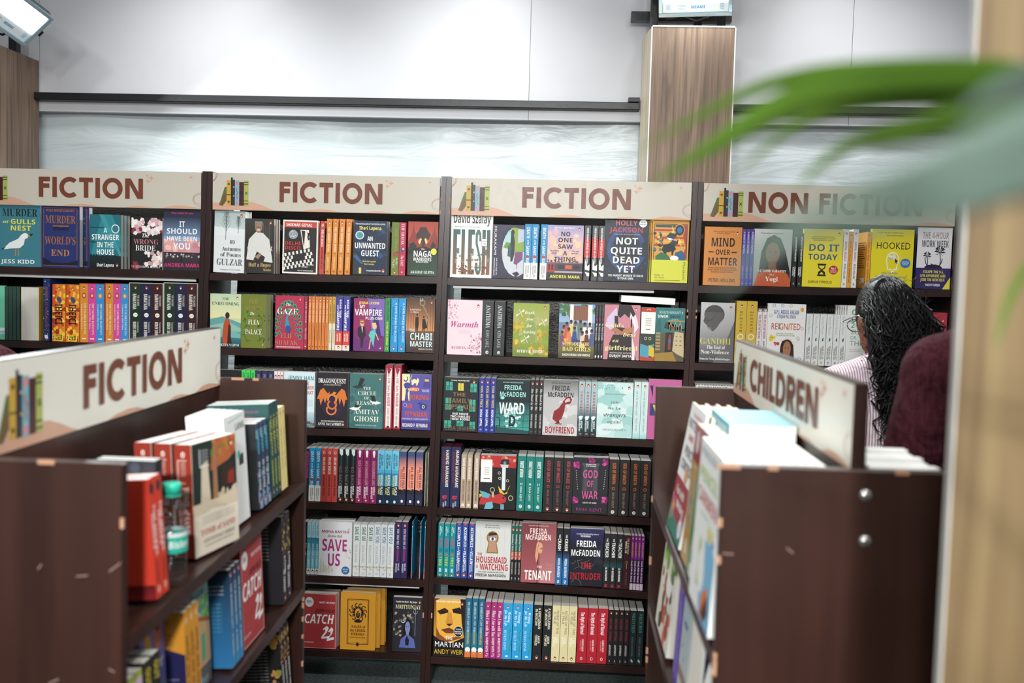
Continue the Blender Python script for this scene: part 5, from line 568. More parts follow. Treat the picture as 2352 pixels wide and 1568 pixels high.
B('orangewait', 'orange spine and black lowercase words', 'cf8a2c', 'd9942f', [], [('ks', 9, 50, 2, 'f4ead8', 'cf8a2c'), T('while we wait', 52, 52, 60, 44, '241c2c'), T('DURJOY', 92, 50, 12, 30, 'f1e2c4')], [('p', '0 0 0 66 50 72 100 62 100 0', '23214e'), T('January', 60, 92, 40, 4, '6a4414', 'I'), *[T('what happens after', 54, 80-i*4, 60, 2, '6a4414', ' ') for i in range(3)], *[T('his life falls apart', 60, 40-i*4, 60, 2, 'a9a6c4', ' ') for i in range(5)]])
B('periwinkle', 'periwinkle cover, painted figures and white script', '6a6cb4', '5f61a8', [('e', 30, 72, 14, 9, 'c9a04a'), ('e', 74, 76, 16, 12, 'b46a6a'), ('e', 74, 84, 12, 6, '2a2230'), T('Wise', 62, 56, 60, 12, 'e4e2f2', 'I'), ('n', 40, 10, 100, 40, 8, 5, 9, ['d9cf3a', '5f8f4a', 'e6e0f0'], 4), T('and', 30, 20, 30, 9, 'e4e2f2', 'I')])
B('udblack', 'black spine and yellow capitals', '2c2a24', '2c2a24', [], [T('OUT', 16, 52, 18, 60, 'd9c43a'), T('OF SYLLABUS', 52, 50, 40, 34, 'cfccb8')])
B('pinkgreen', 'pale pink spine and green top band', 'e2c4cf', 'e0c0cc', [], [('r', 0, 0, 6, 100, 'a9b83a'), T('R. K. LAXMAN', 44, 50, 50, 36, 'b0604a')])
B('leafblack', 'black spine and copper leaves', '1e1c1e', '1e1c1e', [], [('n', 2, 5, 40, 95, 26, 1.6, 3.4, ['b8864a', '8a5f2c', '6a6a34'], 4), *[T('white words', 50+i*4, 50, 3, 40, 'e2dfda') for i in range(0, 40, 8) if i < 45 and False], T('EXQUISITE THINGS', 66, 50, 44, 40, 'e9e6e0')], [('n', 30, 82, 100, 100, 14, 6, 11, ['b8864a', 'cf9a4a', '6a5a2c'], 4), *[T('a garden of secrets and ruin', 44, 76-i*4, 64, 2, 'a9a6a2', ' ') for i in range(12)], ('n', 80, 30, 100, 50, 6, 4, 8, ['8a8a3a', 'b8864a'], 5)])
# -- right island
B('patterns', 'white and maroon activity book cover', 'eceae8', 'c9b84a', [('r', 0, 0, 100, 42, '9c2f3c'), ('p', '0 0 100 0 100 6 50 12 0 20', '2f7a68'), T('Fun with Writing', 58, 93, 60, 3.6, 'c0405a', 'I'), *tl('3a3c48', ('PATTERNS', 85, 84, 7.5), ('PENCIL', 64, 66, 7.5), ('CONTROL', 53, 80, 7.5)), T('AND', 40, 75, 32, 5, 'c03a44'), ('e', 88, 68, 10, 12, 'd9b23a'), ('e', 88, 68, 7, 9, 'efeac8'), T('Fun with', 46, 33, 56, 6), T('Writing', 60, 24, 52, 6), ('n', 6, 8, 26, 26, 10, 4, 7, ['d9a43a', 'c86a8a', '5f9a5a'], 4), ('e', 84, 12, 12, 7, 'd9dde6'), T('2', 84, 12, 6, 5, '2f4a8c'), ('e', 58, 48, 10, 6, 'd9a06a')], pg='whitepages')
B('pinkkid', 'bright pink cover in the activity book stack', 'c8327c', 'c8327c', pg='whitepages')
B('boxgold', 'shrink-wrapped maroon and gold boxed set', 'c0963f', 'b08434', [('r', 0, 74, 100, 100, 'a03444'), ('e', 50, 88, 22, 8, 'd9c4c0'), ('p', '30 40 40 60 56 62 66 44 60 26 40 24', '8a8a9a'), ('n', 34, 30, 64, 56, 14, 4, 8, ['4a6a9c', 'c8a070', 'a04034'], 4), ('e', 50, 12, 16, 6, 'e2d8b4'), T('ILLUSTRATED', 50, 70, 60, 3, 'efe2c0')], gl=1)
B('boxgreen', 'shrink-wrapped maroon and green boxed set', '2f8458', '2a744c', [('r', 0, 70, 100, 100, 'a03040'), ('o', 50, 88, 18, 8, 5, 'e9e0dc'), T('Ruskin Stories', 50, 77, 66, 3.4, 'e9d9d6'), T('CHILDREN\'S', 50, 62, 50, 3.4, 'b9d6c6'), T('TREASURY', 50, 57, 46, 3.4, 'b9d6c6'), ('p', '36 20 40 34 52 40 62 34 62 18', 'd9cfae'), ('e', 46, 6, 16, 5, 'e6e9e4'), ('l', '40 4 44 8 48 4 52 8', 1, '4a8a6a')], gl=1)
B('toucan', 'tall floppy white picture book, green and red capitals', 'efefea', 'e4e4de', [T('PENGUIN', 40, 93, 70, 5, '8a9aa8'), T('PENCIL', 48, 80, 84, 8, '9ab83a'), T('CARMEN', 50, 67, 90, 9, 'c0404c'), T('a story', 44, 58, 40, 2.6, '8a9aa0', ' '), ('n', 64, 44, 90, 54, 10, 3, 6, ['e09a3a', '4a90c8', 'd9d24a'], 3), ('p', '50 0 40 24 60 36 56 46 84 48 100 44 100 0', '7ab8dc'), ('p', '30 14 34 44 40 42 42 14', '9ab83a'), ('e', 48, 26, 15, 13, 'f1f1ec'), ('p', '56 2 62 16 82 24 90 12 74 2', 'dd7a2c'), ('p', '62 4 84 20 90 10 76 2', '4a2418')], pg='whitepages')
B('aquabook', 'aqua cover and spine lying flat', '7fc2d2', '3f97ab', [], [T('UNDER THE', 22, 66, 34, 30, 'cfe4e8'), T('SHADE', 18, 34, 24, 28, 'cfe4e8'), T('MURALI CHERUPATTU', 64, 50, 48, 44, 'd9ecee'), ('ks', 95, 50, 1.6)], [], bk='7fc2d2')
B('jungle', 'thick book with a green jungle cover', 'd9d4c4', '6a8a4a', [('n', 0, 66, 100, 100, 30, 6, 12, ['6a9a3a', '3f6a2c', '8ab84a'], 3), ('n', 10, 4, 90, 60, 20, 5, 12, ['c8643a', 'e6e2d6', '3a3428', 'a03a2c'], 5), ('e', 60, 56, 18, 10, 'e9e7e0')])
B('purplespine', 'purple spine and pale small capitals', '5a3f9c', '6a4aa8', [], [('r', 0, 0, 100, 34, '4a3492'), T('RESOURCES AND STUDENT LIVES', 58, 64, 70, 30, 'dcd4ec'), T('SR', 12, 60, 10, 44, 'd9b23a')])
B('greybird', 'pale grey hardback cover and small red birds', 'b4bcbc', 'c9cfce', [('g', 0, 0, 100, 100, 'c4c9c6', '9fb4b8'), ('r', 0, 24, 100, 34, '9a7a68'), *[('p', f'{x} {y} {x+10} {y+4} {x+14} {y+9} {x+6} {y+5}', c) for x, y, c in ((40, 40, '8c2f34'), (20, 50, '5a4a4a'), (60, 20, '6a4a44'))], T('Letters', 44, 76, 44, 7, '3a4a8c')], hard=1)
B('whitefauna', 'white cover and pastel animal sketches', 'e9e9e4', 'dedfd8', [('n', 20, 60, 90, 96, 18, 4, 8, ['8ac0d8', 'a4d0b0', '4a6a5a', 'e09a6a'], 3), ('n', 10, 8, 80, 54, 24, 2, 5, ['b48a7a', 'd9b0a4', 'a9b890', '8a6a7a'], 5)], pg='pages')

# ------------------------------------------------------------------ book builder
USED = {k: set() for k in ' RrIBM'}
for d_ in D.values():
    for op in d_['f']+d_['s']+d_['b']:
        if op[0] in ('t', 'tv'): USED[op[7] if len(op) > 7 else 'B'] |= set(op[1])
USED['B'] |= set('MIAMI'); USED['M'] |= set('Bisleri')
make_glyphs(USED)
MESH = {}
def book_mesh(key, w, h, t):
    k = (key, round(w, 4), round(h, 4), round(t, 4))
    if k in MESH: return MESH[k]
    d = D[key]; p = Print(); hb = d['hard']; bt = min(.0024 if hb else .0007, t*.2); ov = .003 if hb else .0004
    p.box((0, 0, 0), (w, bt, h), d['bg']); p.box((0, t-bt, 0), (w, t, h), d['bk'])
    p.box((0, bt, 0), (bt, t-bt, h), d['sp'])
    if d['f']: Sheet(p, (0, 0, 0), (1, 0, 0), (0, 0, 1), w, h).draw(d['f'])
    if d['b']: Sheet(p, (w, t, 0), (-1, 0, 0), (0, 0, 1), w, h).draw(d['b'])
    if d['s']: Sheet(p, (0, t, h), (0, 0, -1), (0, -1, 0), h, t).draw(d['s'])
    cv = p.mesh('cover', [M['gloss'] if d['gl'] else M['ink']])
    bm = box((bt, bt, ov), (w-ov, t-bt, h-ov)); pg = bpy.data.meshes.new('pages'); bm.to_mesh(pg); bm.free(); pg.materials.append(M[d['pg']])
    MESH[k] = (cv, pg); return MESH[k]
LABELS = {}
BOOKS = 0
def put_book(key, label, run, x, d0, z, w, h, t, kind='F', tilt=0., lean=0., yaw=0., group=None, lie=None):
    global BOOKS; BOOKS += 1
    cv, pg = book_mesh(key, w, h, t); wid, dep = (w, t) if kind == 'F' else (t, w)
    loc = Matrix.Translation((x+wid/2, d0, z+abs(math.sin(tilt))*wid/2+max(0, math.sin(lean))*dep))
    rot = Matrix.Rotation(yaw, 4, 'Z') @ Matrix.Rotation(-lean, 4, 'X') @ Matrix.Rotation(tilt, 4, 'Y')
    loc2 = Matrix.Translation((-wid/2, 0, 0)) if kind == 'F' else Matrix.Translation((t/2, 0, 0)) @ Matrix.Rotation(math.pi/2, 4, 'Z')
    if kind == 'P': loc2 = Matrix.Translation((-t/2, w, 0)) @ Matrix.Rotation(-math.pi/2, 4, 'Z')      # fore-edge outward
    mw = run @ loc @ rot @ loc2 if lie is None else lie
    r = empty('hardback_book' if D[key]['hard'] else 'paperback_book', mw, label, 'book', group)
    link('cover', cv, r); link('pages', pg, r)
    return r
ORD = {1: [''], 2: ['left of two ', 'right of two '], 3: ['left of three ', 'middle of three ', 'right of three '],
       4: [w_+' of four ' for w_ in ('leftmost', 'second-from-left', 'third-from-left', 'rightmost')],
       6: [w_+' of six ' for w_ in ('leftmost', 'second-from-left', 'third-from-left', 'fourth-from-left', 'fifth-from-left', 'rightmost')]}
SHELFN = ['top', 'second', 'third', 'fourth', 'fifth', 'bottom']
CASEN = {'A': 'far-left bookcase', 'B': 'second bookcase', 'C': 'third bookcase', 'D': 'non-fiction bookcase', 'E': 'far-right bookcase'}

# ------------------------------------------------------------------ the wall of bookcases
YF = 3.65; YB = 3.90
EDGE = {'A': ((-2.240, -2.285), (-1.321, -1.378)), 'B': ((-1.321, -1.378), (-.434, -.477)), 'C': ((-.434, -.477), (.478, .455)), 'D': ((.478, .455), (1.413, 1.395)), 'E': ((1.413, 1.395), (2.33, 2.31))}
ZT = 1.915
def xe(case, side, z):
    a, b = EDGE[case][side]; return b+(a-b)*z/ZT
SZ = {'A': [(1.545, 1.545), (1.268, 1.264), (.974, .97), (.694, .691), (.413, .412), (.123, .125)],
      'B': [(1.540, 1.550), (1.263, 1.265), (.966, .977), (.695, .690), (.413, .411), (.122, .129)],
      'C': [(1.547, 1.548), (1.262, 1.260), (.976, .969), (.690, .678), (.425, .398), (.119, .115)],
      'D': [(1.541, 1.550), (1.260, 1.262), (.972, .972), (.690, .690), (.410, .410), (.12, .12)],
      'E': [(1.548, 1.548), (1.262, 1.262), (.972, .972), (.690, .690), (.410, .410), (.12, .12)]}
def shelf_z(case, row, x):
    a, b = SZ[case][row]; x0, x1 = xe(case, 0, a), xe(case, 1, a); return a+(b-a)*(x-x0)/(x1-x0)
BROWN, CREAM, SALMON = '74402f', 'cac2b4', 'd2a48b'
def letter(ch, x, y, w, h, st):
    """geometric capitals for the header boards -> list of polygons (percent of height units)"""
    R = lambda a, b, c, d: [(x+a, y+b), (x+c, y+b), (x+c, y+d), (x+a, y+d)]
    def ring(a0, a1, n=22):
        o = []; cx, cy = x+w/2, y+h/2; rx, ry = w/2, h/2+h*.02
        for i in range(n):
            q = []
            for j, k in ((i, 0), (i+1, 0), (i+1, st), (i, st)):
                a = math.radians(a0+(a1-a0)*j/n); q.append((cx+(rx-k)*math.cos(a), cy+(ry-k)*math.sin(a)))
            o.append(q)
        return o
    if ch == 'F': return [R(0, 0, st, h), R(st, h-st, w, h), R(st, h*.45, w*.95, h*.45+st)]
    if ch == 'E': return [R(0, 0, st, h), R(st, h-st, w, h), R(st, h*.5-st/2, w*.92, h*.5+st/2), R(st, 0, w, st)]
    if ch == 'I': return [R(0, 0, st, h)]
    if ch == 'L': return [R(0, 0, st, h), R(st, 0, w, st)]
    if ch == 'T': return [R(0, h-st, w, h), R(w/2-st/2, 0, w/2+st/2, h-st)]
    if ch == 'H': return [R(0, 0, st, h), R(w-st, 0, w, h), R(st, h*.5-st/2, w-st, h*.5+st/2)]
    if ch == 'N': return [R(0, 0, st, h), R(w-st, 0, w, h), [(x+st*.2, y+h), (x+st*1.25, y+h), (x+w-st*.2, y), (x+w-st*1.25, y)]]
    if ch == 'O': return ring(0, 360)
    if ch == 'C':
        w /= .84; q = ring(47, 313); return q
    if ch in 'DR':
        o = [R(0, 0, st, h)]; lo = 0 if ch == 'D' else h*.40; cy = (lo+h)/2; ry = (h-lo)/2; bx_ = w-ry*(.9 if ch == 'R' else .95); bx_ = max(bx_, st)
        o += [R(st, h-st, bx_, h), R(st, lo, bx_, lo+st)]; rx = w-bx_
        for i in range(12):
            q = []
            for j, k in ((i, 0), (i+1, 0), (i+1, st), (i, st)):
                a = math.radians(-90+180*j/12); q.append((x+bx_+max(rx-k, 0)*math.cos(a), y+cy+(ry-k)*math.sin(a)))
            o.append(q)
        if ch == 'R': o.append([(x+w*.36, y+lo+st*.3), (x+w*.36+st*1.1, y+lo+st*.3), (x+w, y), (x+w-st*1.2, y)])
        return o
WID = dict(F=105, I=42, C=163, T=130, O=190, N=167, H=150, L=100, D=160, R=135, E=110)
def star4(x, y, r, c, a):
    return ('p', ' '.join(f'{x+(r if i % 2 == 0 else r*.28)*math.cos(i*math.pi/4)*1:.2f} {y+(r if i % 2 == 0 else r*.28)*math.sin(i*math.pi/4)*a:.2f}' for i in range(8)), c)
def header_art(sh, text, x0, x1):
    """cream header: books, wave, sparkles, word from x0 to x1 percent"""
    a = sh.w/sh.h; ops = [('p', '0 0 0 19 8 20 14 24 18 22 22 14 26 4 28 0', SALMON), ('p', '39 0 43 5 48 7.5 52 6 56 0', SALMON), ('p', '67 0 71 5 75 5 80 0', SALMON), ('p', '83 0 88 8 92 9 96 6 100 2 100 0', SALMON),
        ('p', '2.8 12 5.4 62 6.2 62 6.2 24 4.4 10', '55693a'), ('p', '3.8 14 5.6 50 5.8 28 4.6 13', '7a4a34'), ('r', 6.2, 12, 8.1, 80, 'c9a03a'), ('r', 8.1, 12, 8.9, 88, '2a2426'), ('r', 8.9, 12, 9.9, 82, '2a3440'), ('r', 9.9, 11, 11.8, 80, '79b4c0'), ('r', 10.2, 67, 11.5, 77, 'd9848a'), ('r', 10.2, 14, 11.5, 24, 'd9848a'), ('r', 11.8, 12, 13.9, 76, '4a2026'), ('r', 11.8, 44, 13.9, 50, '352030'), ('r', 13.9, 12, 15.9, 80, 'a9b35a'), ('r', 13.9, 68, 15.9, 70, '2a3020'), ('r', 13.9, 24, 15.9, 26, '2a3020'), ('r', 13.9, 74, 15.9, 76, '2a3020'), ('r', 13.9, 16, 15.9, 18, '2a3020'),
        ('e', 7.15, 70, .5, 3, '6a4a1c'), ('r', 6.2, 40, 8.1, 42, '3a2a1c'), ('e', 7.15, 22, .5, 3, '6a4a1c'), ('l', '14.4 50 15.4 42', .25, '2a3020'), ('l', '15.4 50 14.4 42', .25, '2a3020'), ('l', '10.8 60 10.5 52 11.2 48 10.6 40 11 30', .35, 'c8505a'), ('e', 9.4, 62, .3, 2, 'd9a890'), ('e', 9.4, 38, .25, 2, 'd9b23a'),
        star4(x1+3.6, 82, 1.35, 'd99f86', a), star4(x1+1.8, 88, .7, 'd99f86', a), star4(x1+2.1, 73, 1.1, 'd99f86', a), star4(95.6, 86, .9, 'd99f86', a), ('o', 101.5, 26, 5, 20, .12, 'a8705c', 90, 270), ('o', 100.5, 27, 3.6, 14, .1, 'a8705c', 90, 270), ('o', 0, 100, 2.2, 20, .12, 'a8705c', 270, 360), ('o', 0, 100, 1.6, 24, .1, 'a8705c', 270, 360)]
    sh.draw(ops)
    gap = 24; tot = sum(WID[c] if c != ' ' else 60 for c in text)+gap*(len(text)-1); sx = (x1-x0)/tot; sy = 55/190; x = 0; sh.k += 1
    for c in text:
        if c == ' ': x += 60+gap; continue
        for q in letter(c, x, 0, WID[c], 190, 42): sh.poly([(x0+px*sx, 24+py*sy) for px, py in q], BROWN); sh.k += .05
        x += WID[c]+gap
HEAD = {'A': ('FICTION', 29.7, 75), 'B': ('FICTION', 29.7, 75), 'C': ('FICTION', 29.7, 75), 'D': ('NON FICTION', 18, 87), 'E': ('NON FICTION', 18, 87)}
CL = {'A': 'dark bookcase at far left under a FICTION header board', 'B': 'dark bookcase second from left, FICTION header, behind left island', 'C': 'dark bookcase left of the oak pillar, FICTION header with glare', 'D': 'dark bookcase under the NON FICTION header board', 'E': 'dark bookcase mostly hidden behind the foreground oak pillar'}
for cs in 'ABCDE':
    th = .018; z1 = ZT
    root = empty('bookcase', Matrix.Translation(((xe(cs, 0, 0)+xe(cs, 1, 0))/2, YF, 0)), CL[cs], 'bookcase', 'dark bookcases along the back wall')
    inv = root.matrix_world.inverted()
    def part(nm, bm, m, sm=False):
        o = obj(nm, bm, m, root, sm); o.matrix_parent_inverse = inv; return o
    for sd in (0, 1):
        s = 1 if sd == 0 else -1; g = .0006*s
        f = lambda z: (xe(cs, sd, z)+g, xe(cs, sd, z)+g+s*th)
        (a0, b0), (a1, b1) = (sorted(f(0)), sorted(f(z1)))
        bm = hexa([(a0, YF-.004, 0), (b0, YF-.004, 0), (b0, YB, 0), (a0, YB, 0), (a1, YF-.004, z1), (b1, YF-.004, z1), (b1, YB, z1), (a1, YB, z1)])
        rd = random.Random(ord(cs)+sd)
        for i in range(3):                                               # chipped edges
            z = rd.uniform(.15, 1.88); x = max(f(z)) if sd == 0 else min(f(z)); x -= s*.0026; k = rd.uniform(.003, .012)
            bx(bm, (x-.0025, YF-.0046, z-k), (x+.0025, YF-.002, z+k), mi=1)
        part('side_panel', bm, [M['dark'], M['chip']])
    for r, (za, zb) in enumerate(SZ[cs]):
        xa, xb = xe(cs, 0, za)+th+.001, xe(cs, 1, zb)-th-.001; t_ = .026
        part('shelf', hexa([(xa, YF, za-t_), (xb, YF, zb-t_), (xb, YB-.016, zb-t_), (xa, YB-.016, za-t_), (xa, YF, za), (xb, YF, zb), (xb, YB-.016, zb), (xa, YB-.016, za)]), M['dark'])
        if (cs, r) in (('A', 0), ('C', 0), ('B', 4)):
            xs, xr = (xa+.02, xb-.02-(.1 if cs == 'C' else 0)); zs = lambda x: za+(zb-za)*(x-xa)/(xb-xa)-t_
            part('edge_strip', hexa([(xs, YF+.02, zs(xs)-.012), (xr, YF+.02, zs(xr)-.012), (xr, YF+.03, zs(xr)-.012), (xs, YF+.03, zs(xs)-.012), (xs, YF+.02, zs(xs)), (xr, YF+.02, zs(xr)), (xr, YF+.03, zs(xr)), (xs, YF+.03, zs(xs))]), M['whiteedge'])
    xl, xr = xe(cs, 0, .1)+th+.012, xe(cs, 1, 1.76)-th-.002
    bl = lambda z: xe(cs, 0, z)+th+(.03 if cs in 'BC' else .004); br = lambda z: xe(cs, 1, z)-th-.004
    part('back_panel', hexa([(bl(.1), YB-.014, .1), (br(.1), YB-.014, .1), (br(.1), YB, .1), (bl(.1), YB, .1), (bl(1.90), YB-.014, 1.90), (br(1.90), YB-.014, 1.90), (br(1.90), YB, 1.90), (bl(1.90), YB, 1.90)]), M['blackback'])
    xa, xb = xe(cs, 0, 1.84)+th+.004, xe(cs, 1, 1.84)-th-.004
    p = Print(); p.box((xa, YF-.002, 1.776), (xb, YF+.014, 1.911), CREAM)
    header_art(Sheet(p, (xa, YF-.002, 1.776), (1, 0, 0), (0, 0, 1), xb-xa, .135, 4e-5), *HEAD[cs])
    o = link('header_sign', p.mesh('header_sign', [M['header']]), root); o.matrix_parent_inverse = inv
    o['label'] = 'cream header board with brown capitals'

# rows of books: measured in enlarged views (origin x, origin y, scale) on the plane of the book fronts
V1, V2, V3, V4, V5, V6, V7 = (0, 380, 3.565), (460, 390, 4.055), (460, 640, 4.055), (1010, 400, 3.856), (1010, 650, 3.856), (1590, 400, 3.087), (1580, 640, 3.047)
U1, U2, U3 = (680, 1000, 4.479), (980, 1000, 4.356), (680, 1320, 2.868)
YK = YF+.010
RB = Matrix.Translation((0, YK, 0))
def row(cs, r, V, items):
    L = []
    for it in items:
        key, kind, us, v0, v1 = it[:5]; o = it[5] if len(it) > 5 else {}
        us = us if isinstance(us, list) else [us]; ent = []
        for u0, u1 in us:
            vm = (v0+v1)/2; P = lambda u, v: at('Y', YK, V[0]+u/V[2], V[1]+v/V[2])
            x0, x1 = P(u0, vm).x, P(u1, vm).x; zt = P((u0+u1)/2, v0).z
            ent.append([x0, x1, zt-shelf_z(cs, r, (x0+x1)/2)])
        h = o.get('h') or sum(e[2] for e in ent)/len(ent); wd = sum(e[1]-e[0] for e in ent)/len(ent)
        for i, e in enumerate(ent):
            if len(ent) > 1: c = (e[0]+e[1])/2; e[0], e[1] = c-wd/2, c+wd/2
            L.append(dict(key=key, kind=kind, x0=e[0], x1=e[1], h=h, i=i, n=len(ent), o=o))
    L.sort(key=lambda q: q['x0']); zz = SZ[cs][r][0]; lo, hi = max(xe(cs, 0, zz), xe(cs, 0, zz+.24))+.0205, min(xe(cs, 1, zz), xe(cs, 1, zz+.24))-.0205
    for q in L: q['x0'] = max(q['x0'], lo); q['x1'] = min(q['x1'], hi)
    for a, b in zip(L, L[1:]):
        if b['x0'] < a['x1']+.0012: m = (a['x1']+b['x0'])/2; a['x1'] = m-.0006; b['x0'] = m+.0006
    sizes = {}
    for q in L: sizes.setdefault((q['key'], q['kind']), []).append(q['x1']-q['x0'])
    for q in L:
        o = q['o']; k, kind = q['key'], q['kind']; wid = min(sizes[k, kind]); x = (q['x0']+q['x1'])/2-wid/2
        w, t = (wid, o.get('t', .022)) if kind == 'F' else (o.get('w', .153 if D[k]['hard'] else .128), wid)
        z = max(shelf_z(cs, r, x), shelf_z(cs, r, x+wid))+.0014; tilt = o.get('tilt', .010 if kind == 'S' else .004)
        if r == 0 and z+q['h'] > 1.772 and not o.get('d'): o = dict(o, d=.0075)
        pl = f"{SHELFN[r]} shelf, {CASEN[cs]}"; d = D[k]['d']
        book = 'books' if q['n'] > 1 else 'book'
        if kind == 'S' and ' spine' not in d and ' cover' in d: lab = f"spine-out {book} beside its twin with {d}, {pl}"
        else: lab = f"{ORD[q['n']][q['i']]}{book} with {d}, {pl}" if (' spine' in d or ' cover' in d) else f"{ORD[q['n']][q['i']]}{d}, {pl}"
        if kind == 'S' and q['n'] > 1 and 'twin' in lab: lab = f"{ORD[q['n']][q['i']]}spine-out {d}, {pl}"
        if len(lab.split()) > 16: lab = lab.replace('books with ', '').replace('book with ', '').replace(' beside its twin', '')
        put_book(k, lab, RB, x, o.get('d', 0), z, w, q['h'], t, kind, tilt, 0, o.get('yaw', 0), f"{d}, {pl}" if q['n'] > 1 else None)
        for j in range(1, o.get('n', 1)):
            dx = o.get('dx', .0025)*j
            put_book(k, f"{('first', 'second', 'third', 'fourth', 'fifth', 'sixth')[j-1]} copy behind {d}, {pl}", RB, x+dx, o.get('d', 0)+j*(t+.0012), z, w, q['h'], t, kind, tilt*0, 0, 0, f"copies behind the {d}, {pl}")
def evs(*a): return [(a[i], a[i+1]) for i in range(0, len(a), 2)]
row('A', 0, V1, [('gull', 'F', (-15, 320), 325, 825, {'n': 2}), ('worlds_end', 'F', (330, 640), 330, 835, {'t': .036, 'n': 2, 'dx': .02}), ('stranger', 'F', (735, 990), 405, 845, {'n': 3}), ('wrong_bride', 'F', (1075, 1328), 430, 850), ('should_have', 'F', (1332, 1635), 362, 860)])
row('A', 1, V1, [('mint', 'F', (-90, 38), 985, 1430, {'t': .014, 'n': 1}), ('darkgreen', 'S', evs(42, 70, 74, 102, 106, 134, 138, 166), 995, 1435, {'tilt': 0}), ('plainpages', 'P', (172, 318), 1000, 1440), ('navydots', 'S', (352, 405), 932, 1445), ('fire', 'S', evs(425, 535, 540, 645), 978, 1446)])
def boxed_set(u0, u1, v0, v1, keys, us, edge, label, lab, grp):
    x0, x1 = at('Y', YK, V1[0]+u0/V1[2], V1[1]+(v0+v1)/2/V1[2]).x, at('Y', YK, V1[0]+u1/V1[2], V1[1]+(v0+v1)/2/V1[2]).x
    dx_ = min(0, min(xe('A', 1, 1.26), xe('A', 1, 1.5))-.0205-x1); x0 += dx_; x1 += dx_
    z0 = max(shelf_z('A', 1, x0), shelf_z('A', 1, x1))+.0005; z1 = at('Y', YK, V1[0]+(u0+u1)/2/V1[2], V1[1]+v0/V1[2]).z; k = .0016
    p = Print(); p.box((x0, YK, z0), (x1, YK+.134, z0+k), edge); p.box((x0, YK, z1-k), (x1, YK+.134, z1), edge)
    p.box((x0, YK, z0+k), (x0+k, YK+.134, z1-k), edge); p.box((x1-k, YK, z0+k), (x1, YK+.134, z1-k), edge); p.box((x0+k, YK+.1325, z0+k), (x1-k, YK+.134, z1-k), edge)
    r = empty('book_slipcase', Matrix.Translation(((x0+x1)/2, YK, z0)), label, 'slipcase', grp); o = link('case', p.mesh('case', [M['gloss']]), r); o.matrix_parent_inverse = r.matrix_world.inverted()
    t = (x1-x0-2*k-.002)/3
    for i, key in enumerate(keys): put_book(key, lab.format(D[key]['d']), RB, x0+k+.0005+i*(t+.0005), .0015, z0+k+.0004, .128, z1-z0-2*k-.001, t, 'S')
for i, (a, b) in enumerate(((650, 856), (859, 1056))):
    boxed_set(a, b, 965, 1449, ('valorange', 'valpink', 'valblue'), 0, 'b0402c', f"{('left', 'right')[i]} of two red-edged slipcases holding three bright volumes, far-left bookcase", '{}, '+f"in the {('left', 'right')[i]} red-edged slipcase, far-left bookcase", 'red-edged slipcases')
for i, (a, b) in enumerate(((1059, 1336), (1345, 1622))):
    boxed_set(a, b, 962, 1449, ('ramgreen', 'ramnavy', 'rambrown'), 0, 'e4e1d6', f"{('left', 'right')[i]} of two white-edged slipcases holding three dark volumes, far-left bookcase", '{}, '+f"in the {('left', 'right')[i]} white-edged slipcase, far-left bookcase", 'white-edged slipcases')
row('B', 0, V2, [('autumns', 'F', (78, 402), 388, 955, {'n': 3, 'dx': .007, 't': .014, 'tilt': .022}), ('half_rupee', 'F', (414, 685), 460, 962, {'n': 3, 'dx': .004, 't': .016}), ('delhi_disco', 'F', (765, 1092), 475, 972, {'n': 1, 'tilt': .01}), ('delhi_disco', 'S', (1108, 1150), 480, 977, {'tilt': .02}),
    ('hidden', 'S', evs(1162, 1212, 1222, 1270, 1282, 1330, 1345, 1395), 461, 982, {'tilt': .03}), ('unwanted', 'F', (1423, 1738), 480, 990, {'n': 2}), ('fleasp', 'S', (1778, 1848), 492, 993), ('gazesp', 'S', (1850, 1910), 494, 994), ('naga', 'F', (1932, 2250), 488, 996)])
row('B', 1, V3, [('unbecoming', 'F', (86, 378), 145, 643), ('flea', 'F', (380, 612), 152, 650, {'t': .03, 'n': 2, 'dx': .008}), ('gaze', 'F', (696, 962), 163, 660, {'n': 1}), ('gaze', 'S', (968, 993), 168, 662), ('toba', 'S', evs(1003, 1031, 1036, 1062, 1068, 1094, 1099, 1125, 1131, 1157, 1163, 1190), 170, 665), ('sudha', 'S', evs(1194, 1222, 1227, 1254), 172, 668), ('roadtrip', 'S', evs(1258, 1320, 1326, 1390), 172, 672), ('vampire', 'F', (1426, 1714), 190, 685), ('striker', 'S', (1716, 1762), 187, 685), ('fate', 'S', evs(1770, 1838, 1842, 1908), 187, 690), ('chabi', 'F', (1916, 2220), 187, 698)])
row('B', 2, V3, [('blackflat', 'F', (110, 380), 852, 1370), ('greensp', 'S', evs(384, 422, 426, 464, 468, 508), 854, 1372, {'tilt': 0}), ('navysp', 'S', evs(512, 566, 570, 624, 628, 682), 860, 1376, {'tilt': 0}), ('whitepink', 'S', evs(686, 714, 716, 744, 746, 772), 865, 1380, {'tilt': 0}), ('jenny', 'F', (776, 1062), 872, 1375), ('dragon', 'F', (1080, 1374), 880, 1390, {'n': 2}), ('reason', 'F', (1390, 1700), 892, 1405, {'n': 2}), ('murder', 'S', evs(1716, 1786, 1794, 1866), 808, 1395), ('feynman', 'F', (1874, 2200), 897, 1415)])
row('B', 3, U1, [('pinkblack', 'S', (84, 128), 137, 655), ('sanat', 'S', evs(131, 190, 193, 252), 132, 675), ('delhi_disco', 'S', evs(254, 310, 312, 366, 368, 422), 137, 682), ('goback', 'S', evs(427, 487, 489, 549, 551, 611), 146, 685), ('liars', 'S', evs(613, 685, 686, 757, 758, 830), 152, 702), ('wrongtime', 'S', evs(831, 903, 905, 977, 979, 1052), 160, 708), ('fault', 'S', evs(1054, 1128, 1142, 1214, 1226, 1300), 172, 720), ('midwinter', 'S', evs(1302, 1348, 1350, 1400), 178, 728)])
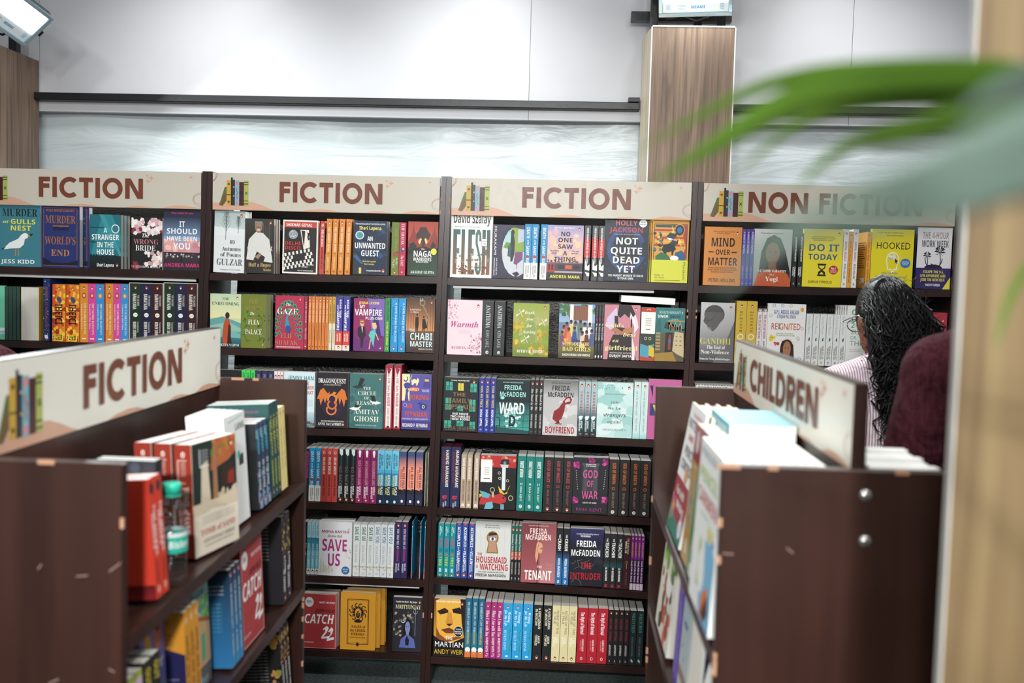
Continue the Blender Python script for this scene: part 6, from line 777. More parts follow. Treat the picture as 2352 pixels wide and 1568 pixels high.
row('B', 4, U1, [('blackedge', 'S', (70, 106), 890, 1420), ('bluegirl', 'S', evs(110, 150, 152, 192, 194, 234), 890, 1425), ('saveus', 'F', (236, 575), 888, 1465, {'t': .03, 'n': 2, 'd': -.006}), ('saveme', 'S', evs(584, 650, 655, 722, 727, 795), 920, 1460), ('saveyou', 'S', evs(797, 862, 866, 932, 936, 1002), 922, 1470), ('anyone', 'S', evs(1011, 1075, 1077, 1143), 893, 1477), ('moons', 'S', evs(1148, 1230, 1234, 1314, 1317, 1395), 894, 1485)])
row('B', 5, U3, [('catch', 'F', (46, 264), 126, 487, {'n': 2, 't': .03, 'dx': .004}), ('greek', 'F', (292, 522), 120, 500, {'n': 3, 'dx': .013, 't': .03}), ('mrityunjay', 'F', (636, 864), 152, 520)])
row('C', 0, V4, [('flesh', 'F', (88, 462), 390, 920, {'h': .232, 'd': .008}), ('city', 'F', (462, 744), 450, 930, {'d': .012}), ('sanat', 'S', evs(747, 806, 808, 868, 888, 948), 446, 935), ('noone', 'F', (951, 1268), 455, 940), ('novelist', 'S', evs(1276, 1330, 1345, 1395, 1402, 1454), 459, 945), ('notquite', 'F', (1458, 1848), 402, 958, {'t': .034}), ('kafka', 'F', (1880, 2262), 408, 968, {'n': 3, 'dx': -.004, 't': .034})])
row('C', 1, V5, [('warmth', 'F', (66, 373), 154, 640), ('anathema', 'S', evs(375, 470, 480, 572), 166, 650), ('thankyou', 'F', (648, 964), 184, 662), ('school', 'F', (1053, 1371), 190, 677), ('nature', 'S', evs(1373, 1397, 1400, 1424, 1426, 1450), 196, 680), ('girlfriend', 'F', (1453, 1770), 198, 690), ('windsp', 'S', (1778, 1904), 222, 692), ('delhi', 'F', (1907, 2200), 224, 698)])
row('C', 2, V5, [('family', 'F', (32, 334), 842, 1325, {'t': .026, 'n': 2}), ('foolme', 'S', evs(342, 391, 393, 440, 442, 490), 846, 1320), ('ward', 'F', (493, 794), 860, 1335, {'n': 2}), ('stood', 'S', evs(796, 832, 834, 870, 873, 910), 860, 1335), ('boyfriend', 'F', (914, 1220), 866, 1345, {'n': 2}), ('drowning', 'S', evs(1223, 1278, 1279, 1331, 1333, 1388), 876, 1360), ('strangers', 'F', (1391, 1708), 886, 1375), ('strangers', 'S', evs(1713, 1774, 1777, 1838), 879, 1382), ('pinkbook', 'F', (1842, 2155), 862, 1385)])
row('C', 3, U2, [('norwegian', 'S', evs(138, 230, 236, 330), 118, 715, {'w': .15}), ('menwithout', 'S', evs(340, 390, 396, 450, 468, 520), 196, 720), ('bird', 'F', (530, 886), 207, 745, {'n': 2}), ('venom', 'S', evs(901, 985, 991, 1070, 1075, 1158), 213, 755), ('malice', 'S', evs(1166, 1260, 1265, 1357, 1363, 1458), 224, 765), ('godofwar', 'F', (1462, 1812), 227, 775, {'n': 2}), ('wrath', 'S', evs(1816, 1918, 1922, 2024, 2030, 2130, 2135, 2230), 250, 795)])
row('C', 4, U2, [('fish', 'S', evs(106, 168, 169, 226, 227, 283), 886, 1400), ('villain', 'S', evs(284, 344, 346, 408, 412, 478), 882, 1410), ('housemaid', 'F', (482, 836), 876, 1435, {'n': 2}), ('something', 'S', evs(840, 872, 875, 908, 910, 944), 906, 1445), ('tenant', 'F', (946, 1290), 888, 1465, {'n': 2}), ('crash', 'S', evs(1292, 1352, 1358, 1424), 932, 1485), ('intruder', 'F', (1427, 1764), 942, 1505, {'n': 2}), ('teacher', 'S', evs(1766, 1830, 1832, 1894, 1896, 1960), 988, 1525), ('darkness', 'S', (1963, 2034), 1002, 1545), ('rebels', 'S', evs(2036, 2066, 2069, 2100, 2103, 2134, 2137, 2168), 1008, 1550)])
row('C', 5, U3, [('martian', 'F', (896, 1110), 160, 540, {'n': 2}), ('candy', 'S', evs(1112, 1151, 1155, 1193, 1197, 1236), 157, 550), ('iam', 'S', evs(1239, 1277, 1280, 1317, 1319, 1356), 181, 555), ('writing', 'S', evs(1358, 1420, 1424, 1486, 1490, 1553), 191, 570), ('moscow', 'S', evs(1560, 1616, 1624, 1680), 202, 580), ('noneof', 'S', evs(1683, 1735, 1738, 1790, 1792, 1845), 206, 585), ('normal', 'S', evs(1849, 1914, 1917, 1981, 1983, 2048), 222, 600), ('blackthin', 'S', evs(2051, 2084, 2086, 2119, 2121, 2154, 2156, 2190), 234, 605), ('wretched', 'S', evs(2193, 2236, 2240, 2284), 240, 615)])
row('D', 0, V6, [('mind', 'F', (82, 346), 378, 785), ('make', 'S', evs(348, 374, 376, 403, 406, 432), 391, 790), ('yogi', 'F', (436, 704), 393, 795, {'d': .004}), ('invest', 'S', evs(708, 738, 748, 780), 421, 798), ('doit', 'F', (785, 1062), 393, 803), ('mental', 'S', evs(1066, 1100, 1132, 1170), 392, 805), ('happy', 'S', evs(1102, 1130, 1230, 1263), 410, 807), ('hooked', 'F', (1266, 1565), 395, 815), ('workweek', 'F', (1590, 1882), 382, 820)])
row('D', 1, V7, [('gandhi', 'F', (84, 322), 170, 597), ('elevate', 'S', evs(330, 402, 404, 475), 159, 600), ('delhinet', 'S', evs(478, 512, 514, 548), 214, 602), ('reignited', 'F', (552, 818), 179, 604), ('thingsgo', 'S', evs(820, 866, 868, 914, 916, 962, 964, 1010, 1012, 1058, 1060, 1100), 252, 606), ('climate', 'F', (1106, 1400), 195, 610, {'n': 6, 't': .014, 'dx': -.004}), ('redbook', 'F', (1600, 1868), 240, 612)])
row('E', 0, V6, [('edgewhite', 'S', (1938, 1985), 440, 800)])
row('E', 1, V7, [('edgeblue', 'S', (1918, 1962), 250, 620)])
# ------------------------------------------------------------------ the hall
YW = 4.45
struct('floor', box((-5, -3.2, -.05), (4.6, 5.0, 0)), M['carpet'])
bm = bmesh.new()
SEAM = at('Y', YW, 1218, 100).x
for a, b in ((-4.2, -2.386), (-2.384, SEAM-.001), (SEAM+.001, .56), (.56, 1.22), (1.222, 3.2)):
    bx(bm, (a, YW, 2.248), (b, YW+.03, 4.2))
struct('wall_back', bm, M['wallwhite'])
# lower wall: a plastic sheet hung behind the bookcases, gently wrinkled
bm = bmesh.new(); nx, nz = 150, 40; G = []
for i in range(nx+1):
    for k in range(nz+1):
        x = -4.2+7.4*i/nx; z = 2.3*k/nz
        y = YW+.085+.008*math.sin(x*3.1+z*2)+.006*math.sin(x*7.3-z*5+1)+.004*math.sin(13*x+9*z)+.016*math.sin(2.1*x-1.5*z)
        G.append(bm.verts.new((x, y, z)))
for i in range(nx):
    for k in range(nz):
        a = i*(nz+1)+k; bm.faces.new((G[a], G[a+nz+1], G[a+nz+2], G[a+1]))
struct('wall_lower', bm, M['plastic']); bpy.data.objects['wall_lower'].data.polygons.foreach_set('use_smooth', [True]*len(bpy.data.objects['wall_lower'].data.polygons))
struct('wall_outer', box((-4.2, YW+.13, 0), (3.2, YW+.16, 2.3)), M['wallwhite'])
struct('trim_1', box((-2.40, YW-.045, 2.292), (.312, YW-.0005, 2.325), .003), M['steel'])
struct('trim_3', box((.262, YW-.05, 2.3255), (.312, YW-.0005, 2.345), .002), M['steel'])
struct('trim_2', box((.645, YW-.045, 2.292), (3.2, YW-.0005, 2.325), .003), M['steel'])
def clad_pillar(name, label, x0, x1, y0, y1, z1, mf, ms, em='whiteedge', ew=.0045):
    r = empty(name, Matrix.Translation(((x0+x1)/2, y0, 0)), label, 'pillar'); inv = r.matrix_world.inverted()
    def pt(nm, bm, m):
        o = obj(nm, bm, m, r); o.matrix_parent_inverse = inv; return o
    pt('front_panel', box((x0, y0, 0), (x1, y0+.012, z1)), mf)
    pt('edge_band', bx(bx(box((x0-ew, y0-.001, 0), (x0-.0003, y0+.0125, z1)), (x1+.0003, y0-.001, 0), (x1+ew, y0+.0125, z1)), (x0, y0-.0005, z1+.0002), (x1, y0+.0125, z1+.006)), M[em])
    return r, pt
# oak-clad pillar behind the third bookcase, with steel posts and floodlight on top
PX0, PX1, PY = .320, .636, 3.95
r, pt = clad_pillar('wood_clad_pillar', 'oak-print pillar behind the third bookcase, under the centre floodlight', PX0, PX1, PY, YW, 2.536, M['oak'], M['oakpale'])
pt('side_panel', hexa([(PX0-.004, PY+.014, 0), (PX0+.008, PY+.014, 0), (PX0+.008, YW-.05, 0), (PX0-.004, YW-.05, 0), (PX0-.004, PY+.014, 2.536), (PX0+.008, PY+.014, 2.536), (PX0+.008, YW-.05, 2.60), (PX0-.004, YW-.05, 2.60)]), M['oakpale'])
pt('side_panel', box((PX1-.008, PY+.014, 0), (PX1+.004, YW-.05, 2.53)), M['oakpale'])
for i, (x, y) in enumerate(((PX0+.022, PY+.22), (PX1-.022, PY+.22), (PX1-.1, PY+.36), (PX0+.035, YW-.11))):
    pt('steel_post', box((x-.016, y-.016, 0), (x+.016, y+.016, 3.4)), M['steel'])
pt('cross_bar', box((PX0-.06, YW-.094, 2.66), (PX1+.05, YW-.052, 2.70)), M['steel'])
# oak-clad pillar at the far left: its side runs back to the wall
r, pt = clad_pillar('wood_clad_pillar', 'oak-print pillar at the far left, lit by a tilted floodlight', -2.95, -2.392, 3.95, YW, 2.47, M['oak'], M['oak'])
pt('side_panel', box((-2.40, 3.964, 0), (-2.388, YW-.001, 2.47)), M['oak'])
pt('steel_post', box((-2.46, YW-.12, 0), (-2.425, YW-.085, 3.4)), M['steel'])
pt('steel_post', box((-2.80, 4.06, 0), (-2.765, 4.095, 3.4)), M['steel'])
# foreground pillar at the right
QX = .393
r, pt = clad_pillar('wood_clad_pillar', 'warm oak-print pillar in the right foreground, blurred', QX, QX+.42, 1.0, 1.2, 3.0, M['oakwarm'], M['oakwarm'], 'greyedge', .0025)
pt('steel_post', box((QX+.06, 1.03, 0), (QX+.10, 1.07, 3.0)), M['steel'])
pt('steel_post', box((QX+.32, 1.03, 0), (QX+.36, 1.07, 3.0)), M['steel'])

# ------------------------------------------------------------------ floodlights
def floodlight(name, label, loc, target, roll=0, power=0, w=.285, h=.215, bracket=None, cable=True, writing=True, group=None):
    mw = Matrix.Translation(loc) @ (Vector(target)-Vector(loc)).to_track_quat('-Z', 'Y').to_matrix().to_4x4() @ Matrix.Rotation(roll, 4, 'Z')
    r = empty(name, mw, label, 'floodlight', group)
    bm = box((-w/2, -h/2, .006), (w/2, h/2, .05), .012)
    for i in range(9): bx(bm, (-w/2+.03+i*(w-.06)/8-.002, -h/2+.02, .05), (-w/2+.03+i*(w-.06)/8+.002, h/2-.02, .072))
    obj('lamp_body', bm, M['lampbody'], r)
    bm = bmesh.new(); e = .016
    for a, b in (((-w/2, -h/2), (w/2, -h/2+e)), ((-w/2, h/2-e), (w/2, h/2)), ((-w/2, -h/2+e), (-w/2+e, h/2-e)), ((w/2-e, -h/2+e), (w/2, h/2-e))): bx(bm, (*a, -.006), (*b, .006), .002)
    for x in (-w/2+.008, -w/6, w/6, w/2-.008):
        for y in (-h/2+.008, h/2-.008): lathe(bm, [(.004, -.0085), (.004, -.006)], 8, Matrix.Translation((x, y, 0)))
    obj('bezel', bm, M['lamprim'], r)
    p = Print(); p.box((-w/2+e, -h/2+e, .0005), (w/2-e, -h/2+.06, .005), 'dfe8ec')
    if writing:                                                        # seen from the glass side: x runs the other way
        Sheet(p, (w/2-e, -h/2+e, .0003), (-1, 0, 0), (0, 1, 0), w-2*e, .044, 2e-4).draw([T('120W', 29, 62, 13, 18, '5aa0c8', ' '), T('IP67', 29, 34, 10, 16, '5aa0c8', ' '), T('MIAMI', 54, 50, 22, 26, '3a8ac0'), ('l', '6 30 11 30 11 74 6 74 6 30', .6, '5aa0c8'), ('l', '88 30 93 30 93 74 88 74 88 30', .6, '5aa0c8'), ('l', '7.5 40 9.5 48 7.5 56 9.5 64', .7, '5aa0c8'), ('l', '89.5 40 91.5 48 89.5 56 91.5 64', .7, '5aa0c8')])
    link('reflector_strip', p.mesh('reflector_strip', [M['ink']]), r)
    obj('glass', box((-w/2+e, -h/2+.0605, -.002), (w/2-e, h/2-e, .004)), M['lamplit'], r)
    obj('bracket', bx(bx(box((-w/2-.012, -.012, 0), (-w/2-.002, .012, .10)), (w/2+.002, -.012, 0), (w/2+.012, .012, .10)), (-w/2-.012, -.012, .10), (w/2+.012, .012, .106)), M['steel'], r)
    if cable:
        pts = [(-.06, -h/2+.01, .05), (-.05, -h/2-.03, .06), (0, -h/2-.045, .06), (.06, -h/2-.02, .065), (.09, -h/2-.04, .08), (.12, -h/2-.05, .1)]
        obj('power_cable', tube(bmesh.new(), pts, .005, 8), M['rubber'], r, True)
    if power:
        l = bpy.data.lights.new('floodlight_beam', 'AREA'); l.shape = 'RECTANGLE'; l.size = w*.85; l.size_y = h*.6; l.energy = power; l.color = (.94, 1, 1); l.spread = math.radians(178)
        lo = bpy.data.objects.new('floodlight_beam', l); COL.objects.link(lo); lo.matrix_world = mw @ Matrix.Translation((0, .02, -.012))
    return r
c = at('Y', 3.97, 1598, -24)
floodlight('floodlight', 'lit floodlight on top of the oak pillar in the centre', c, c+Vector((-.12, -.78, -.62)), 0, 40)
c = at('Y', 3.85, 36, 36)
floodlight('floodlight', 'tilted floodlight at the far left above the oak pillar', c, c+Vector((.62, -.62, -.75)), math.radians(30), 36, .225, .17)
for i, (l_, t_, p_, s_) in enumerate(TRUSS):
    d_ = (Vector(t_)-Vector(l_)).normalized()
    floodlight('floodlight', f"floodlight on the overhead truss, {('far left of the front row', 'left of the front row', 'right of the front row', 'far right of the front row', 'left of the rear row', 'right of the rear row', 'left by the back wall', 'middle by the back wall', 'right by the back wall')[i]}", Vector(l_)-d_*.02, t_, 0, 0, writing=False, cable=False)
for y in (1.3, -2.2, 3.72):
    o = obj('lighting_truss', bx(bx(box((-3, y-.2, 3.25), (3, y-.16, 3.29)), (-3, y+.16, 3.25), (3, y+.2, 3.29)), (-3, y-.02, 3.45), (3, y+.02, 3.49)), M['steel'])
    tag(o, {1.3: 'overhead lighting truss over the islands', -2.2: 'overhead lighting truss at the front of the hall', 3.72: 'overhead lighting truss near the back wall'}[y], 'truss')

# ------------------------------------------------------------------ the two double-sided display islands
def island(label, xf, xs, xb, y0, y1, zt, sign_dir, word, w0, w1, near_pts, bolts=()):
    """xf shelf front facing the aisle, xs header plane, xb far side; near end board at y0"""
    r = empty('bookshelf_island', Matrix.Translation(((xf+xb)/2, (y0+y1)/2, 0)), label, 'bookshelf', 'double-sided book islands'); inv = r.matrix_world.inverted()
    def pt(nm, bm, m):
        o = obj(nm, bm, m, r); o.matrix_parent_inverse = inv; return o
    s = 1 if xs > xf else -1                                           # direction from the shelf front to the middle
    for k, y in enumerate((y0, y1)):
        bm = box((xf, y, 0), (xb, y+.02, zt[k]), .0015); rd = random.Random(11+k+int(xf*50))
        for i in range(9):                                             # chipped laminate on the edges
            if i < 4: cx, cz, sx, sz = xf+rd.random()*(xb-xf), zt[k]-.002, rd.uniform(.006, .016), .0025
            else: cx, cz, sx, sz = xf, rd.uniform(.5, zt[k]-.05), .0025, rd.uniform(.004, .012)
            bx(bm, (cx-sx, y-.0006, cz-sz), (cx+sx, y+.004, cz+sz+.0008 if i < 4 else cz+sz), mi=1)
        for i in range(7 if k == 0 else 0):                            # scuffs
            cx, cz, L_, A_ = rd.uniform(xf, xb), rd.uniform(.95, 1.2), rd.uniform(.003, .012), rd.uniform(-1.2, 1.2)
            bx(bm, (-L_, -.0004, -.0008), (L_, .001, .0008), mi=2, mx=Matrix.Translation((cx, y, cz)) @ Matrix.Rotation(A_, 4, 'Y'))
        pt('end_panel', bm, [M['panel'], M['chip'], M['scuff']])
    pt('back_panel', box((xs+.004*s, y0+.021, .1), (xs+.024*s, y1-.001, zt[0]-.006)), M['panel'])
    for z in near_pts:
        for a, b in ((xf, xs+.003*s), (xs+.025*s, xb)):
            lo, hi = sorted((a, b)); q = lambda y: z+.024*(y-1.38)/1.0
            ya, yb = y0+.0205, y1-.0005
            pt('shelf', hexa([(lo, ya, q(ya)-.024), (hi, ya, q(ya)-.024), (hi, yb, q(yb)-.024), (lo, yb, q(yb)-.024), (lo, ya, q(ya)), (hi, ya, q(ya)), (hi, yb, q(yb)), (lo, yb, q(yb))]), M['panel'])
    p = Print(); ya, yb = y0+.021, y1-.001; z0, z1 = zt[0]-.005, zt[0]+.118+(.02 if s < 0 else 0)
    xa, xb_ = sorted((xs, xs+.02*s)); p.box((xa, ya, z0), (xb_, yb, z1), '2a1916', 1)
    face_x = xs-.0004*s
    if s < 0: sh = Sheet(p, (face_x, ya, z0+.001), (0, 1, 0), (0, 0, 1), yb-ya, z1-z0-.003, 4e-5)
    else: sh = Sheet(p, (face_x, yb, z0+.001), (0, -1, 0), (0, 0, 1), yb-ya, z1-z0-.003, 4e-5)
    sh.draw([('r', 0, 0, 100, 100, 'e6e2d6')]); header_art(sh, word, w0, w1)  # same print as the back boards; the lighter cream paints in stronger light
    o = link('header_sign', p.mesh('header_sign', [M['header'], M['dark']]), r); o.matrix_parent_inverse = inv; o['label'] = 'cream header board with brown capitals'
    for (bxx, bz) in bolts:
        b_ = lathe(bmesh.new(), [(.0085, 0), (.0085, .001), (.007, .0035), (.003, .005), (.0004, .0053)], 18, Matrix.Translation((bxx, y0-.0002, bz)) @ Matrix.Rotation(math.pi/2, 4, 'X'))
        o = pt('bolt', b_, M['chrome'])
        for pl in o.data.polygons: pl.use_smooth = True
    return r
M['scuff'] = mat('scuffed_laminate', '8a726a', rough=.7, bump=.2)
island('dark island under the angled FICTION board, at left', -.622, -.835, -1.05, 1.38, 2.40, (1.277, 1.291), -1, 'FICTION', 29.7, 75, (1.015, .748, .480, .21))
island('dark island under the angled CHILDREN board, at right', .229, .410, .605, 1.38, 2.36, (1.305, 1.307), 1, 'CHILDREN', 21, 80.5, (1.030, .762, .490, .21), ((.4255, 1.2705), (.4275, 1.2065)))

# frames of the shelf runs: x along the run (viewer's right), y into the shelf, z up
RL = Matrix(((0, -1, 0, -.632), (1, 0, 0, 0), (0, 0, 1, 0), (0, 0, 0, 1)))          # left island: run x = world Y
RR = Matrix(((0, 1, 0, .237), (-1, 0, 0, 0), (0, 0, 1, 0), (0, 0, 0, 1)))           # right island: run x = -world Y
RRB = Matrix(((0, -1, 0, .600), (1, 0, 0, 0), (0, 0, 1, 0), (0, 0, 0, 1)))          # far side of the right island
def zl(z, y, w=.0): return z+.024*(y+w-1.38)+.0006
def many(key, kind, run, xs, z, w, h, t, lab, d0=0, lean=0, yaw=0, grp=None, tilt=0):
    n = len(xs)
    for i, x in enumerate(xs):
        yw = x if run is not RR else -x
        put_book(key, lab.replace('#', ('', 'nearer ', '')[0] if n == 1 else {2: ('nearer of two ', 'farther of two '), 3: ('nearest of three ', 'middle of three ', 'farthest of three ')}[n][i]) if n < 4 else lab, run, x, d0, zl(z, yw, (t if kind == 'S' else w) if run is not RR else 0), w, h, t, kind, tilt, lean, yaw, grp if n > 1 else None)
def stackd(key, run, x, z, w, h, t, n, dstep, lab, copylab, lean=.09, yaw=0, d0=0, dx=0, grp=None):
    yw = x if run is not RR else -x
    for j in range(n):
        put_book(key, lab if j == 0 else copylab.replace('#', ('', 'first', 'second', 'third', 'fourth', 'fifth', 'sixth', 'seventh', 'eighth', 'ninth', 'tenth', 'eleventh', 'twelfth')[j]), run, x+dx*j, d0+j*dstep, zl(z, yw+dx*j, w if run is not RR else 0), w, h, t, 'F', 0, lean, yaw, grp if j else None)
LU = 'upper shelf of left island'
many('jaipur', 'S', RL, [1.5795, 1.5935], 1.015, .10, .222, .0135, '#dark books behind the red ones, '+LU, d0=.024, grp='dark books behind the red ones')
many('jackal', 'S', RL, [1.528, 1.5535], 1.015, .13, .194, .0245, '#books with orange spine and red back cover, '+LU, lean=.08, grp='red books on the left island')
stackd('tomb', RL, 1.745, 1.018, .150, .208, .036, 3, .0385, 'thick book with doorway photo cover and russet spine, '+LU, '# copy behind the russet-spined doorway book, '+LU, .05, -.21, .003, .004, 'copies behind the russet-spined book')
stackd('lang', RL, 1.915, 1.022, .128, .226, .012, 6, .0135, 'white book with black capitals beyond the russet-spined book, '+LU, '# copy behind the white book, '+LU, .07, 0, .012, .002, 'copies behind the white book')
many('waves', 'S', RL, [2.068, 2.097, 2.126], 1.022, .128, .185, .0275, '#books with storm-blue spine, '+LU, lean=.06, grp='storm-blue books on the left island')
many('tealgold', 'S', RL, [2.166, 2.190, 2.214], 1.022, .14, .212, .022, '#books with dark teal spine, yellow capitals, '+LU, lean=.06, grp='dark teal books on the left island')
many('cream', 'S', RL, [2.244, 2.267], 1.022, .128, .192, .021, '#books with cream yellow spine, '+LU, lean=.06, grp='cream books on the left island')
LL = 'lower shelf of left island'
many('udblack', 'S', RL, [1.500, 1.532], .748, .13, .178, .028, '#books with black spine, yellow capitals, '+LL, lean=.05, grp='black and yellow books on the left island')
many('pinkgreen', 'S', RL, [1.418, 1.443, 1.468], .748, .13, .176, .023, '#books with pale pink spine, green band, '+LL, lean=.05, grp='pink and green books on the left island')
stackd('periwinkle', RL, 1.565, .748, .10, .232, .02, 1, .02, 'periwinkle picture-cover book, '+LL, '', .05, 0, .035)
many('orangewait', 'S', RL, [1.667, 1.690, 1.713], .748, .128, .198, .0215, '#books with orange spine, black lowercase words, '+LL, lean=.05, grp='orange books on the left island')
stackd('petsmint', RL, 1.742, .748, .124, .222, .024, 1, .02, 'mint cover book with a painted garden house, '+LL, '', .05, 0, .03)
many('seablue', 'S', RL, [1.900, 1.924, 1.948], .748, .128, .198, .0215, '#books with deep blue spine, '+LL, lean=.05, grp='deep blue books on the left island')
put_book('gupta', 'scarlet book with green leaves behind the red 22 book, '+LL, RL, 1.93, .145, zl(.748, 2.07), .13, .205, .02, 'F', 0, .02)
stackd('catch', RL, 1.985, .750, .142, .218, .026, 2, .028, 'red book with large slanted capitals and 22, '+LL, '# copy behind the red 22 book, '+LL, .05, 0, .004, .002)
many('goldspine', 'S', RL, [2.262, 2.298], .748, .13, .208, .033, '#thick books with black spine, gold flourishes, '+LL, lean=.04, grp='thick black books on the left island')
many('leafblack', 'S', RL, [2.278, 2.304, 2.330], .480, .13, .192, .0245, '#books with black spine, copper leaves, low on the left island', lean=.08, grp='copper-leaf books on the left island')
# right island, aisle side (run x = -world Y)
RU = 'upper shelf of right island'; RLW = 'lower shelf of right island'
stackd('patterns', RR, -2.075, 1.032, .205, .262, .006, 1, .0085, 'white and maroon activity book at the front of its stack, '+RU, '', .17, 0, -.004)
for j in range(1, 12):
    k = 'pinkkid' if j == 5 else 'patterns'
    put_book(k, 'bright pink book among the stacked activity books, '+RU if j == 5 else f"{('first', 'second', 'third', 'fourth', '', 'fifth', 'sixth', 'seventh', 'eighth', 'ninth', 'tenth')[j-1]} activity book stacked behind the maroon-and-white front one, {RU}", RR, -2.075+.004*j, .0085*j, zl(1.032, 2.0), .205, .258+(.004 if j % 3 == 0 else 0), .006, 'F', 0, .17-.007*j, 0, None if j == 5 else 'activity books stacked behind the front one')
stackd('boxgold', RR, -1.842, 1.032, .085, .252, .042, 1, .02, 'shrink-wrapped maroon and gold boxed set, '+RU, '', .08, 0, -.002)
stackd('boxgreen', RR, -1.752, 1.032, .098, .256, .046, 1, .02, 'shrink-wrapped maroon and green boxed set, '+RU, '', .08, 0, -.004)
stackd('toucan', RR, -1.646, 1.034, .218, .262, .013, 10, .0142, 'tall floppy white picture book beside the boxed sets, '+RU, '# picture book stacked behind the white floppy one, '+RU, .05, 0, -.012, .002, 'picture books stacked behind the front one')
for j in range(3):                                                        # three aqua books lying on the boxed sets, spines to the aisle
    z = 1.3165-.0295*(j+1)+.0292
    lie = Matrix.Translation((.292-.004*j, 1.708-.003*j, 1.287-.0298*j+.0292)) @ Matrix(((1, 0, 0, 0), (0, 0, 1, 0), (0, -1, 0, 0), (0, 0, 0, 1)))
    put_book('aquabook', ('top', 'middle', 'lowest')[j]+' of three aqua books lying flat by the CHILDREN board', None, 0, 0, 0, .114, .20, .0292, lie=lie, group='aqua books lying on the right island')
many('greybird', 'F', RR, [-1.845], .762, .105, .205, .03, 'grey hardback with small red birds on its cover, '+RLW, lean=.06, d0=-.002)
many('purplespine', 'S', RR, [-1.925, -1.898], .762, .15, .215, .024, '#books with purple spine, '+RLW, lean=.05, grp='purple books on the right island')
many('jungle', 'F', RR, [-2.235], .762, .23, .215, .046, 'thick green jungle-cover book at the far end, '+RLW, lean=.10, d0=-.004)
many('whitefauna', 'F', RR, [-1.62], .762, .17, .225, .030, 'white animal-sketch book leaning out near the front, '+RLW, lean=.22, d0=-.012)
for i in range(9):
    x = 1.424+i*.0225
    put_book('lang', ('first', 'second', 'third', 'fourth', 'fifth', 'sixth', 'seventh', 'eighth', 'ninth')[i]+' white book behind the CHILDREN board, from the near end', RRB, x, .05, zl(1.030, x, .021), .10, (.262, .266, .258)[i % 3], .021, 'S', 0, .0, 0, 'white books on the far side of the right island')
# the pale paperback lying across book tops in the third bookcase, fore-edge outward
u = [at('Y', YK+.02, V5[0]+a/V5[2], V5[1]+b/V5[2]) for a, b in ((1603, 196), (2105, 225))]
hz = (u[0].z+u[1].z)/2-.011; ang = 0
lie = Matrix.Translation((u[0].x, YK+.014, 1.475)) @ Matrix.Rotation(.035, 4, 'Y') @ Matrix(((0, 0, 1, 0), (-1, 0, 0, .128), (0, -1, 0, .024), (0, 0, 0, 1)))
put_book('lyingwhite', 'white paperback lying flat across the book tops, second shelf of third bookcase', None, 0, 0, 0, .128, .198, .024, lie=lie)
# books lying in a pile on the third shelf of the non-fiction bookcase
a, b = at('Y', YK, V7[0]+55/V7[2], 884), at('Y', YK, V7[0]+325/V7[2], 884)
L_ = b.x-a.x
for j in range(8):
    t_ = .0255; z = .974+j*(t_+.0004)
    key = 'battle' if j == 7 else 'plainlow'
    lie = Matrix.Translation((a.x+(0 if j == 7 else .002*(j % 2)), YK, z)) @ Matrix(((0, 0, -1, L_), (1, 0, 0, 0), (0, -1, 0, t_), (0, 0, 0, 1)))
    if j > 3: put_book(key, 'top paperback of a lying pile, black and white spine with perforated edges' if j == 7 else f"{('fourth', 'third', 'second')[j-4] if j < 7 else ''} paperback below the perforated one in the lying pile", None, 0, 0, 0, .128, L_, t_, lie=lie, group=None if j == 7 else 'paperbacks in the lying pile')
    else: put_book(key, f"{('lowest', 'second lowest', 'third lowest', 'fourth lowest')[j]} paperback in the lying pile, third shelf of non-fiction bookcase", None, 0, 0, 0, .128, L_, t_, lie=lie, group='paperbacks in the lying pile')

# ------------------------------------------------------------------ water bottle on the left island
def plastic(t, b):
    o = t.nodes['Material Output']; tr = t.nodes.new('ShaderNodeBsdfTransparent'); gl = t.nodes.new('ShaderNodeBsdfGlossy'); fr = t.nodes.new('ShaderNodeLayerWeight'); mx = t.nodes.new('ShaderNodeMixShader')
    fr.inputs[0].default_value = .35; gl.inputs['Roughness'].default_value = .06; tr.inputs[0].default_value = (.93, .95, .96, 1)
    n = t.nodes.new('ShaderNodeTexNoise'); n.inputs['Scale'].default_value = 55; k = t.nodes.new('ShaderNodeTexCoord'); bp = t.nodes.new('ShaderNodeBump'); bp.inputs['Strength'].default_value = .5; bp.inputs['Distance'].default_value = .004
    t.links.new(k.outputs['Object'], n.inputs['Vector']); t.links.new(n.outputs['Fac'], bp.inputs['Height'])
    for q in (gl, fr): t.links.new(bp.outputs[0], q.inputs['Normal'])
    r = t.nodes.new('ShaderNodeMapRange'); r.inputs[3].default_value = .05; r.inputs[4].default_value = .5
    t.links.new(fr.outputs['Facing'], r.inputs[0]); t.links.new(r.outputs[0], mx.inputs[0]); t.links.new(tr.outputs[0], mx.inputs[1]); t.links.new(gl.outputs[0], mx.inputs[2]); t.links.new(mx.outputs[0], o.inputs[0])
M['pet'] = mat('clear_bottle_plastic', 'ffffff', .1, build=plastic)
M['tealcap'] = mat('teal_bottle_cap', '2fb89c', rough=.4, bump=.1, bscale=200)
bc = at('Z', zl(1.015, 1.61), 404, 1342); bc = Vector((-.650, 1.634, zl(1.015, 1.634)+.0006))
r = empty('water_bottle', Matrix.Translation(bc), 'clear plastic water bottle with teal cap, upper shelf of left island', 'bottle')
BR = .0255
prof = [(.002, .004), (.012, .002), (.020, .0005), (BR-.001, .006)]
for i in range(5): z = .012+i*.0085; prof += [(BR, z), (BR, z+.005), (BR-.0022, z+.0068)]
prof += [(BR, .056), (BR, .094)]
for i in range(3): z = .096+i*.009; prof += [(BR-.0018, z), (BR, z+.003), (BR, z+.006)]
